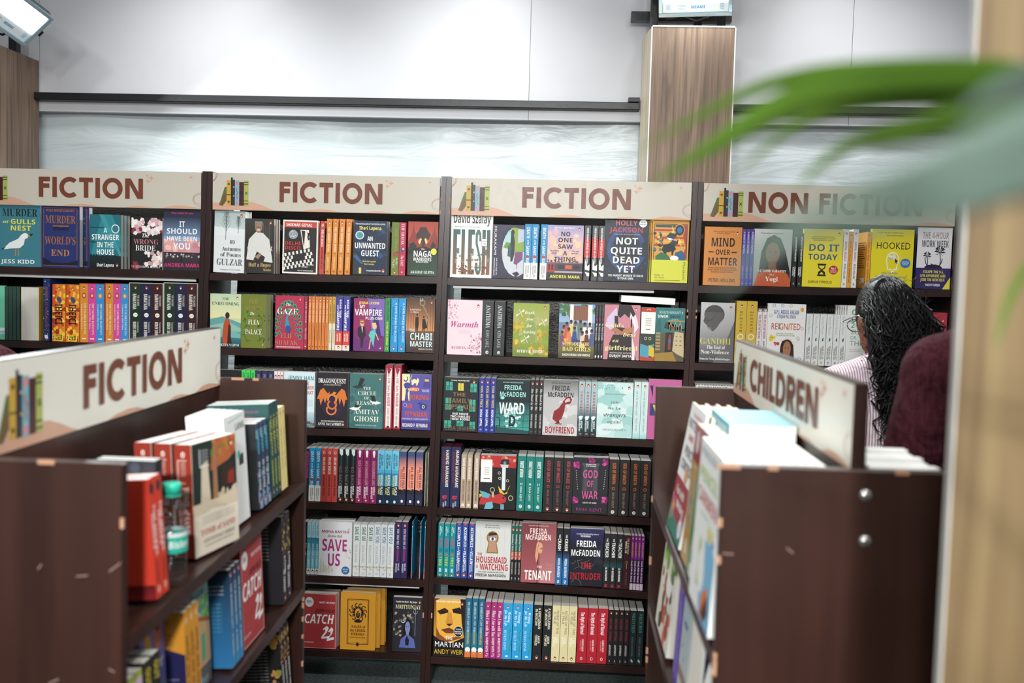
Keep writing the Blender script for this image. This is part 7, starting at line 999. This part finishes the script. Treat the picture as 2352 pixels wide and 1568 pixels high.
prof += [(BR-.002, .127), (BR-.006, .135), (BR-.0105, .143), (.0125, .148), (.0122, .150), (.015, .151), (.015, .1525), (.0122, .1535), (.0122, .168)]
obj('bottle_body', lathe(bmesh.new(), prof, 32), M['pet'], r, True)
obj('cap', lathe(lathe(bmesh.new(), [(.0152, .1545), (.0152, .172), (.0142, .174), (.002, .1744)], 40), [(.0153, .1515), (.0153, .154)], 40), M['tealcap'], r, True)
p = Print()
for i in range(40):
    a0, a1 = 2*math.pi*i/40, 2*math.pi*(i+1)/40; rr = BR+.0006
    for z0, z1, c in ((.058, .0855, '2fb8a0'), (.0855, .0925, 'dfe8ea')):
        p.face([(rr*math.cos(a0), rr*math.sin(a0), z0), (rr*math.cos(a1), rr*math.sin(a1), z0), (rr*math.cos(a1), rr*math.sin(a1), z1), (rr*math.cos(a0), rr*math.sin(a0), z1)], lin(c))
def wrap(text, z, h, a_mid, span, c):
    adv = [glyph('M', ch) for ch in text]; tot = sum(q[2] for q in adv); x = 0; rr = BR+.0010
    for vs, fs, ad in adv:
        i = len(p.v)
        for vx, vy in vs:
            a = a_mid+((x+vx)/tot-.5)*span; p.v.append((rr*math.cos(a), rr*math.sin(a), z+vy/.72*h))
        for f in fs: p.f.append(tuple(i+j for j in f)); p.m.append(0); p.c += [lin(c)]*len(f)
        x += ad
wrap('Bisleri', .067, .012, math.radians(-38), 1.5, 'f4f6f6')
for k in range(9):
    a0 = math.radians(-118+k*3.2); a1 = a0+math.radians(1.6); rr = BR+.001
    p.face([(rr*math.cos(a0), rr*math.sin(a0), .062), (rr*math.cos(a1), rr*math.sin(a1), .062), (rr*math.cos(a1), rr*math.sin(a1), .080), (rr*math.cos(a0), rr*math.sin(a0), .080)], lin('2a4a4a' if k % 2 else 'dfe6e6'))
link('label', p.mesh('label', [M['gloss']]), r)
# ------------------------------------------------------------------ people
def loft(bm, rings, n=20, cap=True):
    """closed tube through (centre, radius across, radius deep, direction across) rings"""
    R = []
    for i, (c, ra, rb, ax) in enumerate(rings):
        c = Vector(c); d = (Vector(rings[min(i+1, len(rings)-1)][0])-Vector(rings[max(i-1, 0)][0])).normalized()
        a = Vector(ax); a = (a-d*a.dot(d)).normalized(); b = d.cross(a)
        R.append([bm.verts.new(c+a*(ra*math.cos(2*math.pi*k/n))+b*(rb*math.sin(2*math.pi*k/n))) for k in range(n)])
    for A, B_ in zip(R, R[1:]):
        for k in range(n): bm.faces.new((A[k], A[(k+1) % n], B_[(k+1) % n], B_[k]))
    if cap: bm.faces.new(R[0][::-1]); bm.faces.new(R[-1])
    return bm
def limb(bm, pts, n=14): return loft(bm, [(p, r, r, (1, .2, .1)) for p, r in pts], n)
def ball(bm, c, rx, ry, rz, rot=None):
    m = Matrix.Translation(c) @ (rot or Matrix()) @ Matrix.Diagonal((rx, ry, rz, 1)); bmesh.ops.create_uvsphere(bm, u_segments=20, v_segments=14, radius=1, matrix=m); return bm
def fuse(name, bm, mats, parent, voxel=.008, smooth=6, inv=None):
    """one continuous surface from overlapping closed volumes"""
    me = bpy.data.meshes.new(name); bmesh.ops.recalc_face_normals(bm, faces=bm.faces[:]); bm.to_mesh(me); bm.free(); o = bpy.data.objects.new(name, me); COL.objects.link(o)
    m = o.modifiers.new('r', 'REMESH'); m.mode = 'VOXEL'; m.voxel_size = voxel; s = o.modifiers.new('s', 'SMOOTH'); s.iterations = smooth; s.factor = .5
    dg = bpy.context.evaluated_depsgraph_get(); me2 = bpy.data.meshes.new_from_object(o.evaluated_get(dg)); bpy.data.objects.remove(o)
    me2.name = name
    for p in me2.polygons: p.use_smooth = True
    me2.materials.clear()
    for m_ in mats: me2.materials.append(m_)
    r = link(name, me2, parent); return r
M['skin'] = mat('brown_skin', '8a5a44', rough=.5, bump=.05, bscale=200)
def stripes(t, b):
    k = t.nodes.new('ShaderNodeTexCoord'); w = t.nodes.new('ShaderNodeTexWave'); w.bands_direction = 'X'; w.inputs['Scale'].default_value = 44; w.inputs['Distortion'].default_value = .5; w.inputs['Detail Scale'].default_value = 1.5
    cr = t.nodes.new('ShaderNodeValToRGB'); e = cr.color_ramp.elements; e[0].position = .60; e[1].position = .74; e[0].color = (*lin('ece4e8'), 1); e[1].color = (*lin('b07f93'), 1)
    t.links.new(k.outputs['Object'], w.inputs['Vector']); t.links.new(w.outputs['Fac'], cr.inputs[0]); t.links.new(cr.outputs[0], b.inputs['Base Color'])
    n = t.nodes.new('ShaderNodeTexNoise'); n.inputs['Scale'].default_value = 9; n.inputs['Distortion'].default_value = 1.5; bp = t.nodes.new('ShaderNodeBump'); bp.inputs['Strength'].default_value = .6; bp.inputs['Distance'].default_value = .02
    t.links.new(k.outputs['Object'], n.inputs['Vector']); t.links.new(n.outputs['Fac'], bp.inputs['Height']); t.links.new(bp.outputs[0], b.inputs['Normal'])
M['stripe'] = mat('pink_striped_cotton', rough=.8, spec=.2, build=stripes)
def knit(t, b):
    streak('35161d', '542a33', (6, 6, 1.2), 26, 6, .3, .7)(t, b)
    k = t.nodes.new('ShaderNodeTexCoord'); n = t.nodes.new('ShaderNodeTexNoise'); n.inputs['Scale'].default_value = 8; n.inputs['Distortion'].default_value = 2; n2 = t.nodes.new('ShaderNodeTexNoise'); n2.inputs['Scale'].default_value = 260
    ad = t.nodes.new('ShaderNodeMath'); ad.operation = 'MULTIPLY_ADD'; ad.inputs[1].default_value = .12
    bp = t.nodes.new('ShaderNodeBump'); bp.inputs['Strength'].default_value = .7; bp.inputs['Distance'].default_value = .025
    t.links.new(k.outputs['Object'], n.inputs['Vector']); t.links.new(k.outputs['Object'], n2.inputs['Vector']); t.links.new(n2.outputs['Fac'], ad.inputs[0]); t.links.new(n.outputs['Fac'], ad.inputs[2]); t.links.new(ad.outputs[0], bp.inputs['Height']); t.links.new(bp.outputs[0], b.inputs['Normal'])
M['maroon'] = mat('maroon_knit', rough=.95, spec=.1, build=knit)
M['denim'] = mat('dark_denim', '20242e', rough=.9, bump=.3, bscale=120)
M['hair'] = mat('black_hair', '0c0a0a', rough=.5, spec=.28, bump=.05)
M['shoe'] = mat('black_shoe', '141414', rough=.5, bump=.1)
M['clip'] = mat('steel_hair_clip', 'b9bcc0', rough=.3, metal=.9, bump=.02)
def person(label, loc, turn, H, top, hair_len, arms, lean=0., head_turn=0., look=0., clothes='sweater', glasses=False, collar=False, wide=1.0):
    """standing adult facing +y before turning; H height; arms: (elbow, wrist) for left and right in body coordinates scaled by H/1.6"""
    k = H/1.6; r = empty('person', Matrix.Translation(loc) @ Matrix.Rotation(turn, 4, 'Z'), label, 'person')
    V = lambda x, y, z: Vector((x*k, (y+lean*max(0, z-.85))*k, (z-.06*lean*max(0, z-.85))*k))
    sh = .168*wide
    hc = V(0, .02+look*.05, 1.475)
    hr = Matrix.Rotation(head_turn, 4, 'Z') @ Matrix.Rotation(-look, 4, 'X')
    # body: one continuous surface
    bm = bmesh.new()
    loft(bm, [(V(0, 0, z), a*k, b*k, (1, 0, 0)) for z, a, b in ((.80, .155, .11), (.92, .15, .105), (1.02, .125, .092), (1.14, .145, .10), (1.24, .16, .10), (1.31, .12, .075), (1.345, .055, .055))])
    limb(bm, [(V(0, -.005, 1.30), .052*k), (V(0, .005, 1.42), .048*k)])
    ball(bm, hc, .070*k, .090*k, .108*k, hr); ball(bm, hc+hr.to_3x3() @ Vector((0, .03, -.05))*k, .052*k, .06*k, .055*k, hr)
    for s in (-1, 1):
        ball(bm, hc+hr.to_3x3() @ Vector((s*.071, -.004, -.008))*k, .012*k, .021*k, .032*k, hr)                                   # ears
        limb(bm, [(V(s*.085, 0, .86), .085*k), (V(s*.09, .005, .62), .072*k), (V(s*.09, .01, .46), .052*k), (V(s*.09, -.005, .30), .052*k), (V(s*.09, -.01, .09), .036*k)])
        loft(bm, [(V(s*.09, -.05, .045), .035*k, .04*k, (1, 0, 0)), (V(s*.092, .04, .035), .042*k, .03*k, (1, 0, 0)), (V(s*.095, .15, .02), .03*k, .018*k, (1, 0, 0))])
        e, w = arms[0 if s < 0 else 1]
        E_, W_ = V(*e), V(*w); S_ = V(s*sh, 0, 1.262); limb(bm, [(V(s*.03, 0, 1.345), .045*k), (V(s*.09, 0, 1.312), .048*k), (S_, .050*k)]); ball(bm, S_, .052*k, .052*k, .052*k); limb(bm, [(S_, .048*k), (S_.lerp(E_, .5), .042*k), (E_, .036*k), (E_.lerp(W_, .4), .036*k), (W_, .024*k)])
        d = (W_-E_).normalized(); up = Vector((0, 0, 1)); sd = d.cross(up).normalized(); nn = sd.cross(d)
        pc = W_+d*.045*k; loft(bm, [(W_-d*.01*k, .022*k, .018*k, sd), (pc, .040*k, .015*k, sd), (W_+d*.085*k, .038*k, .012*k, sd)], 12)
        for f in range(4):                                                                                                   # four fingers and a thumb, gently curled
            b0 = W_+d*.082*k+sd*((f-1.5)*.019)*k; L = (.07, .078, .074, .058)[f]*k
            limb(bm, [(b0, .0088*k), (b0+d*L*.45-nn*L*.10, .0082*k), (b0+d*L*.78-nn*L*.36, .0075*k), (b0+d*L*.86-nn*L*.62, .0065*k)], 8)
        tb = W_+d*.03*k-sd*s*.030*k; limb(bm, [(tb, .011*k), (tb+(d*.6-sd*s*.8).normalized()*.032*k-nn*.006*k, .0095*k), (tb+(d*.9-sd*s*.55).normalized()*.06*k-nn*.016*k, .008*k)], 8)
    # face: nose, brow, lips, chin
    F = hr.to_3x3()
    limb(bm, [(hc+F @ Vector((0, .082, .012))*k, .008*k), (hc+F @ Vector((0, .098, -.022))*k, .012*k)], 8)
    ball(bm, hc+F @ Vector((0, .080, -.058))*k, .024*k, .012*k, .008*k, hr); ball(bm, hc+F @ Vector((0, .078, -.092))*k, .022*k, .018*k, .016*k, hr)
    body = fuse('body', bm, [M['skin']], r, .007, 4)
    for s in (-1, 1):
        o = obj('eye', ball(bmesh.new(), hc+F @ Vector((s*.031, .078, .008))*k, .012*k, .010*k, .0085*k, hr), M['whiteedge'], r, True)
        obj('iris', ball(bmesh.new(), hc+F @ Vector((s*.031, .0862, .008))*k, .0055*k, .0035*k, .0055*k, hr), M['rubber'], o, True)
    # clothes
    g = .016*k if clothes == 'sweater' else .012*k
    bm = bmesh.new()
    loft(bm, [(V(0, 0, z), a*k+g, b*k+g, (1, 0, 0)) for z, a, b in ((.74, .165, .12), (.84, .16, .115), (.95, .148, .108), (1.04, .138, .10), (1.14, .15, .105), (1.21, .162*wide, .105), (1.262, .150*wide, .092), (1.31, .10*wide, .072), (1.345, .066, .058), (1.36, .055, .052))])
    for s in (-1, 1):
        e, w = arms[0 if s < 0 else 1]; E_, W_ = V(*e), V(*w); S_ = V(s*sh, 0, 1.255)
        limb(bm, [(V(s*.03, -.005, 1.335), .047*k+g*.6), (V(s*.09, -.005, 1.302), .052*k+g*.8), (S_, .058*k+g)]); ball(bm, S_, .060*k+g, .060*k+g, .060*k+g); limb(bm, [(S_, .056*k+g), (S_.lerp(E_, .5), .054*k+g), (E_, .046*k+g), (E_.lerp(W_, .5), .042*k+g), (W_-(W_-E_).normalized()*.005*k, .032*k+g)])
    fuse('sweater' if clothes == 'sweater' else 'shirt', bm, [top], r, .009, 5)
    if collar:
        bm = bmesh.new(); n = 28; rings = []
        for z, q in ((1.33, 1.12), (1.372, .98), (1.376, 1.03), (1.338, 1.30)):
            rings.append([bm.verts.new(V(.066*q*math.sin(a), -.012+.066*q*math.cos(a)*-1, z+.018*math.cos(a))) for a in [(-2.5+5.0*i/n) for i in range(n+1)]])
        for A, B_ in zip(rings, rings[1:]):
            for i in range(n): bm.faces.new((A[i], A[i+1], B_[i+1], B_[i]))
        o = obj('collar', bm, top, r, True); md = o.modifiers.new('t', 'SOLIDIFY'); md.thickness = .003
    bm = bmesh.new()
    loft(bm, [(V(0, 0, z), a*k, b*k, (1, 0, 0)) for z, a, b in ((.76, .172, .125), (.86, .172, .122), (.95, .16, .115), (1.0, .15, .108))])
    for s in (-1, 1): limb(bm, [(V(s*.085, 0, .88), .098*k), (V(s*.092, .005, .62), .084*k), (V(s*.092, .01, .46), .068*k), (V(s*.092, -.005, .28), .066*k), (V(s*.092, -.01, .07), .058*k)])
    fuse('trousers', bm, [M['denim']], r, .011, 4)
    for s in (-1, 1):
        bm = bmesh.new(); loft(bm, [(V(s*.09, -.075, .04), .034*k, .036*k, (1, 0, 0)), (V(s*.09, -.03, .052), .046*k, .05*k, (1, 0, 0)), (V(s*.092, .06, .042), .048*k, .04*k, (1, 0, 0)), (V(s*.095, .17, .028), .036*k, .026*k, (1, 0, 0))]); obj('shoe', bm, M['shoe'], r, True)
    return r, k, hc, hr, V
def curl_hair(r, k, hc, hr, drop, n, seed, wave=.012, back=.0, spread=1.0, shift=0.):
    """scalp cap plus individually grown wavy locks falling down the back"""
    rd = random.Random(seed); bm = bmesh.new(); F = hr.to_3x3()
    ball(bm, hc+F @ Vector((0, -.018, .018))*k, .082*k, .097*k, .113*k, hr)
    base = [((F @ Vector((shift*t*.5, -.05-back*t, .02-t*drop))*k)+hc, (.088+.010*math.sin(3.1*t))*spread*k*(1 if t < .8 else 1-(t-.8)*2.2), (.062-.012*t)*k, (1, 0, 0)) for t in (0, .15, .3, .45, .6, .75, .88, 1.0)]
    loft(bm, base)
    cap = fuse('hair', bm, [M['hair']], r, .007, 3)
    bm = bmesh.new()
    for i in range(n):
        th = rd.uniform(-2.5, 2.5); ph = rd.uniform(-.1, 1.35)                       # root on the scalp, th=0 at the back
        d = Vector((math.sin(th)*math.cos(ph), -math.cos(th)*math.cos(ph), math.sin(ph))); p0 = hc+F @ Vector((d.x*.080, -.018+d.y*.096, .018+d.z*.113))*k
        ln = drop*rd.uniform(.7, 1.08); side = d.x*.098*spread*rd.uniform(.75, 1.2)+rd.uniform(-.02, .02); bk = -.075-back-rd.uniform(0, .05)
        f1, f2, a1 = rd.uniform(24, 44), rd.uniform(0, 6.28), wave*rd.uniform(.5, 1.5); pts = []; m = 22
        for j in range(m+1):
            t = j/m; tgt = hc+F @ Vector((side+shift*t, bk, .03-ln*t))*k
            q = p0.lerp(tgt, min(1, t*2.6)**.8) if t < .39 else tgt
            e = min(1, t*3); q = q+Vector((a1*math.sin(f1*t+f2), a1*math.cos(f1*t*.9+f2*1.7), a1*.5*math.sin(f1*t*1.3)))*e*k
            pts.append(q)
        rr = rd.uniform(.0011, .0024)*k; tube(bm, pts, [rr*(.6+.6*min(1, j/4))*(1 if j < m-4 else (m-j+1)/5) for j in range(m+1)], 5)
    for i in range(n//5):                                                               # fine fly-aways round the outline
        th = rd.uniform(-2.4, 2.4); z = rd.uniform(-drop*.9, .11); w_ = .088*spread if z < .06 else .07
        p = hc+F @ Vector((math.sin(th)*w_+shift*max(0, -z/drop), -.05-math.cos(th)*.07, z))*k; pts = []; dv = Vector((math.sin(th)*.6+rd.uniform(-.5, .5), rd.uniform(-.6, .2), rd.uniform(-.7, .5))).normalized(); L = rd.uniform(.02, .055)*k; a_ = rd.uniform(0, 6)
        for j in range(8): t = j/7; pts.append(p+dv*L*t+Vector((math.sin(a_+9*t), math.cos(a_+8*t), math.sin(7*t+a_)))*.007*t*k)
        tube(bm, pts, .0006*k, 3)
    obj('locks', bm, M['hair'], cap, True)
    return cap
# reader in the pink striped shirt, back turned, looking down to the left at the non-fiction shelves
r, k, hc, hr, V = person('person with long curly black hair in pink striped shirt, back turned, reading', (.945, 2.86, 0), math.radians(5), 1.585, M['stripe'], .3,
    (((-.27, .10, 1.06), (-.10, .30, 1.10)), ((.27, .10, 1.06), (.10, .30, 1.10))), .10, math.radians(11), math.radians(15), 'shirt', True, True, 1.2)
cap = curl_hair(r, k, hc, hr, .40, 1500, 5, .013, .03, .90, -.012)
F = hr.to_3x3()
gl = obj('glasses', tube(tube(tube(bmesh.new(), [hc+F @ Vector((-.079, y, z))*k for y, z in ((-.02, .0), (0, .014), (.05, .016), (.085, .014))], .0016*k, 8), [hc+F @ Vector((.079, y, z))*k for y, z in ((-.02, .0), (0, .014), (.05, .016), (.085, .014))], .0016*k, 8), [hc+F @ Vector((x, .096, .016))*k for x in (-.079, -.03, .03, .079)], .0016*k, 8), M['clip'], r, True)
for s in (-1, 1):
    bm = bmesh.new(); tube(bm, [hc+F @ Vector((s*.034+.026*math.cos(a), .094, .004+.019*math.sin(a)))*k for a in [i*6.2832/20 for i in range(21)]], .0014*k, 6); obj('lens_rim', bm, M['rubber'], gl, True)
obj('hair_clip', bx(bmesh.new(), (-.022, -.003, -.004), (.022, .003, .004), .001, mx=Matrix.Translation(hc+F @ Vector((-.045, -.055, .112))*k) @ Matrix.Rotation(-.5, 4, 'Y')), M['clip'], cap)
# person in the maroon sweater nearer the camera, mostly behind the foreground pillar
r, k, hc, hr, V = person('person in maroon sweater seen from behind, partly hidden by the foreground pillar', (.955, 1.98, 0), math.radians(6), 1.77, M['maroon'], .1,
    (((-.232, .02, 1.03), (-.17, .22, .92)), ((.232, .02, 1.03), (.17, .22, .92))), .04, 0, .1, 'sweater', wide=1.1)
curl_hair(r, k, hc, hr, .10, 260, 9, .004, -.02, .8)
r, k, hc, hr, V = person('person in maroon sweater at the left edge beyond the left island', (-1.86, 2.92, 0), math.radians(-20), 1.58, M['maroon'], .1,
    (((-.25, .05, 1.03), (-.15, .25, 1.0)), ((.25, .05, 1.03), (.15, .25, 1.0))), .06, 0, .2, 'sweater', wide=1.1)
curl_hair(r, k, hc, hr, .28, 260, 12, .008, .0, .9)

# ------------------------------------------------------------------ palm close to the camera
def leafnodes(c1, c2, c3): return lambda t, b: leaf_build(t, b, c1, c2, c3)
def leaf_build(t, b, c1, c2, c3):
    o = t.nodes['Material Output']; tr = t.nodes.new('ShaderNodeBsdfTranslucent'); mx = t.nodes.new('ShaderNodeMixShader'); mx.inputs[0].default_value = .35; tr.inputs[0].default_value = (*lin(c3), 1)
    streak(c1, c2, (1, 1, 1), 5, 4, .3, .7)(t, b); t.links.new(b.outputs[0], mx.inputs[1]); t.links.new(tr.outputs[0], mx.inputs[2]); t.links.new(mx.outputs[0], o.inputs[0])
M['leaf'] = mat('palm_leaf', rough=.35, spec=.5, build=leafnodes('3c5c20', '587d2c', '86ac40'))
M['sheenleaf'] = mat('palm_leaf_painted_sheen', rough=.3, spec=.7, coat=.4, build=leafnodes('6a8074', '82978b', '96a89c'))  # pale tone paints the lamps' sheen on the nearest leaves into the colour
M['cane'] = mat('palm_cane', rough=.5, build=streak('7a7030', 'a39448', (3, 3, 30), 3, 4))
M['pot'] = mat('terracotta_pot', '8c4f36', rough=.8, bump=.2); M['soil'] = mat('potting_soil', '2a1f18', rough=1, bump=.6, bscale=90)
def blade(bm, pts, wid, roll=0.):
    """folded strap leaflet along points, widest a third of the way along"""
    P = [Vector(p) for p in pts]; Q = []; m = 26
    for i in range(m+1):                                                                # smooth the centre line
        t = i/m*(len(P)-1); a = min(int(t), len(P)-2); u = t-a; p0, p1, p2, p3 = P[max(a-1, 0)], P[a], P[a+1], P[min(a+2, len(P)-1)]
        Q.append(.5*((2*p1)+(p2-p0)*u+(2*p0-5*p1+4*p2-p3)*u*u+(3*p1-p0-3*p2+p3)*u**3))
    L = []
    for i, q in enumerate(Q):
        t = i/m; d = (Q[min(i+1, m)]-Q[max(i-1, 0)]).normalized(); s = d.cross(Vector((0, .55*math.cos(roll)+.8*math.sin(roll), .83*math.cos(roll)))).normalized(); n = s.cross(d)
        w = wid*.5*(min(1, t/.10)*.55+.45)*max(.03, (1-t**2.2)) if t < 1 else .0006
        L.append([bm.verts.new(q+s*w*c+n*w*.22*abs(c)) for c in (-1, -.5, 0, .5, 1)])
    for A, B_ in zip(L, L[1:]):
        for j in range(4): bm.faces.new((A[j], A[j+1], B_[j+1], B_[j]))
    return bm
PB = Vector((.98, .42, 0))
palm = empty('potted_palm', Matrix.Translation(PB), 'potted palm with long green fronds, close to the camera at right', 'plant'); pinv = palm.matrix_world.inverted()
def pp(nm, bm, m, sm=True, par=None):
    o = obj(nm, bm, m, par or palm, sm)
    if not par: o.matrix_parent_inverse = pinv
    return o
pp('pot', lathe(bmesh.new(), [(.10, 0), (.115, .02), (.145, .26), (.155, .265), (.155, .295), (.14, .295), (.138, .27)], 32, Matrix.Translation(PB)), M['pot'])
pp('soil', lathe(bmesh.new(), [(.137, .25), (.137, .272)], 24, Matrix.Translation(PB)), M['soil'])
def frond(stem, leaflets, rad=.006, m='leaf'):
    st = tube(bmesh.new(), stem, [rad*(1-.6*i/(len(stem)-1)) for i in range(len(stem))], 8); o = pp('frond_stem', st, M['cane'])
    for pts, w, rl in leaflets:
        b = obj('leaflet', blade(bmesh.new(), pts, w, rl), M[m], o, True)
    return o
def A(Y, *px): return [at('Y', Y+dy, x, y) for x, y, dy in px]
# frond reaching into the picture: leaflets arch to the left
hub = at('Y', .50, 2420, 235)
frond([PB+Vector((0, 0, .27)), PB+Vector((-.02, .02, .8)), PB+Vector((-.10, .05, 1.25)), Vector((.52, .50, 1.62)), hub+Vector((.02, 0, .012)), hub], [
    (A(.52, (2420, 180, 0), (2250, 165, .02), (2060, 163, .04), (1880, 172, .06), (1740, 205, .08), (1600, 270, .10), (1455, 352, .12)), .016, .3),
    (A(.52, (2420, 215, 0), (2200, 200, .02), (2000, 205, .04), (1850, 228, .05), (1730, 285, .06), (1610, 355, .07), (1490, 425, .08)), .030, .1),
    (A(.52, (2420, 240, 0), (2200, 232, .03), (2020, 238, .05), (1900, 258, .06), (1800, 310, .07), (1680, 410, .08)), .021, -.2),
    (A(.50, (2420, 255, 0), (2230, 275, .03), (2080, 300, .05), (1970, 330, .06), (1890, 378, .07), (1830, 435, .08)), .020, -.2),
    (A(.42, (2460, 255, 0), (2330, 262, .01), (2200, 282, .02), (2090, 312, .03), (1990, 345, .04)), .026, .1)], .007)
hub2 = at('Y', .36, 2500, 350)
frond([PB+Vector((.02, -.03, .27)), PB+Vector((-.02, -.05, .8)), PB+Vector((-.18, -.07, 1.2)), hub2+Vector((.04, 0, -.03)), hub2+Vector((.01, 0, .008)), hub2], [
    (A(.36, (2500, 190, 0), (2400, 190, .01), (2300, 215, .02), (2200, 260, .03)), .022, .1),
    (A(.29, (2520, 310, 0), (2330, 350, .005), (2150, 410, .01), (1980, 465, .02), (1810, 545, .03), (1640, 680, .04)), .0195, .15),
    (A(.29, (2520, 400, 0), (2340, 430, .005), (2170, 480, .01), (2010, 520, .02), (1860, 565, .03)), .0185, .2),
    (A(.30, (2520, 250, 0), (2380, 270, .005), (2240, 320, .01), (2110, 385, .02)), .015, .1)], .005, 'sheenleaf')
hub3 = at('Y', .62, 2440, 560)
frond([PB+Vector((-.03, .04, .27)), PB+Vector((-.08, .10, .7)), PB+Vector((-.14, .18, 1.1)), hub3+Vector((.03, 0, -.02)), hub3], [
    (A(.62, (2440, 560, 0), (2370, 610, 0), (2320, 690, 0), (2285, 800, 0)), .011, .1),
    (A(.62, (2440, 640, 0), (2500, 700, .05), (2540, 820, .08)), .011, .1)], .005)
for i in range(7):                                                                      # the rest of the crown, out of frame to the right
    a = -1.1+i*.42; top = PB+Vector((.25*math.cos(a), .25*math.sin(a), 1.25+.08*(i % 3))); tip = top+Vector((.42*math.cos(a), .42*math.sin(a), .05))
    lf = []
    for j in range(8):
        t = .3+.7*j/7; b = top.lerp(tip, t)+Vector((0, 0, .06*math.sin(t*3)))
        for s in (-1, 1):
            d = Vector((math.cos(a+s*.9), math.sin(a+s*.9), 0)); lf.append(([b, b+d*.12+Vector((0, 0, .02)), b+d*.22+Vector((0, 0, -.04)), b+d*.28+Vector((0, 0, -.12))], .014, .1))
    frond([PB+Vector((.03*math.cos(a), .03*math.sin(a), .27)), PB+Vector((.10*math.cos(a), .10*math.sin(a), .8)), top, top.lerp(tip, .5)+Vector((0, 0, .05)), tip], lf, .006)
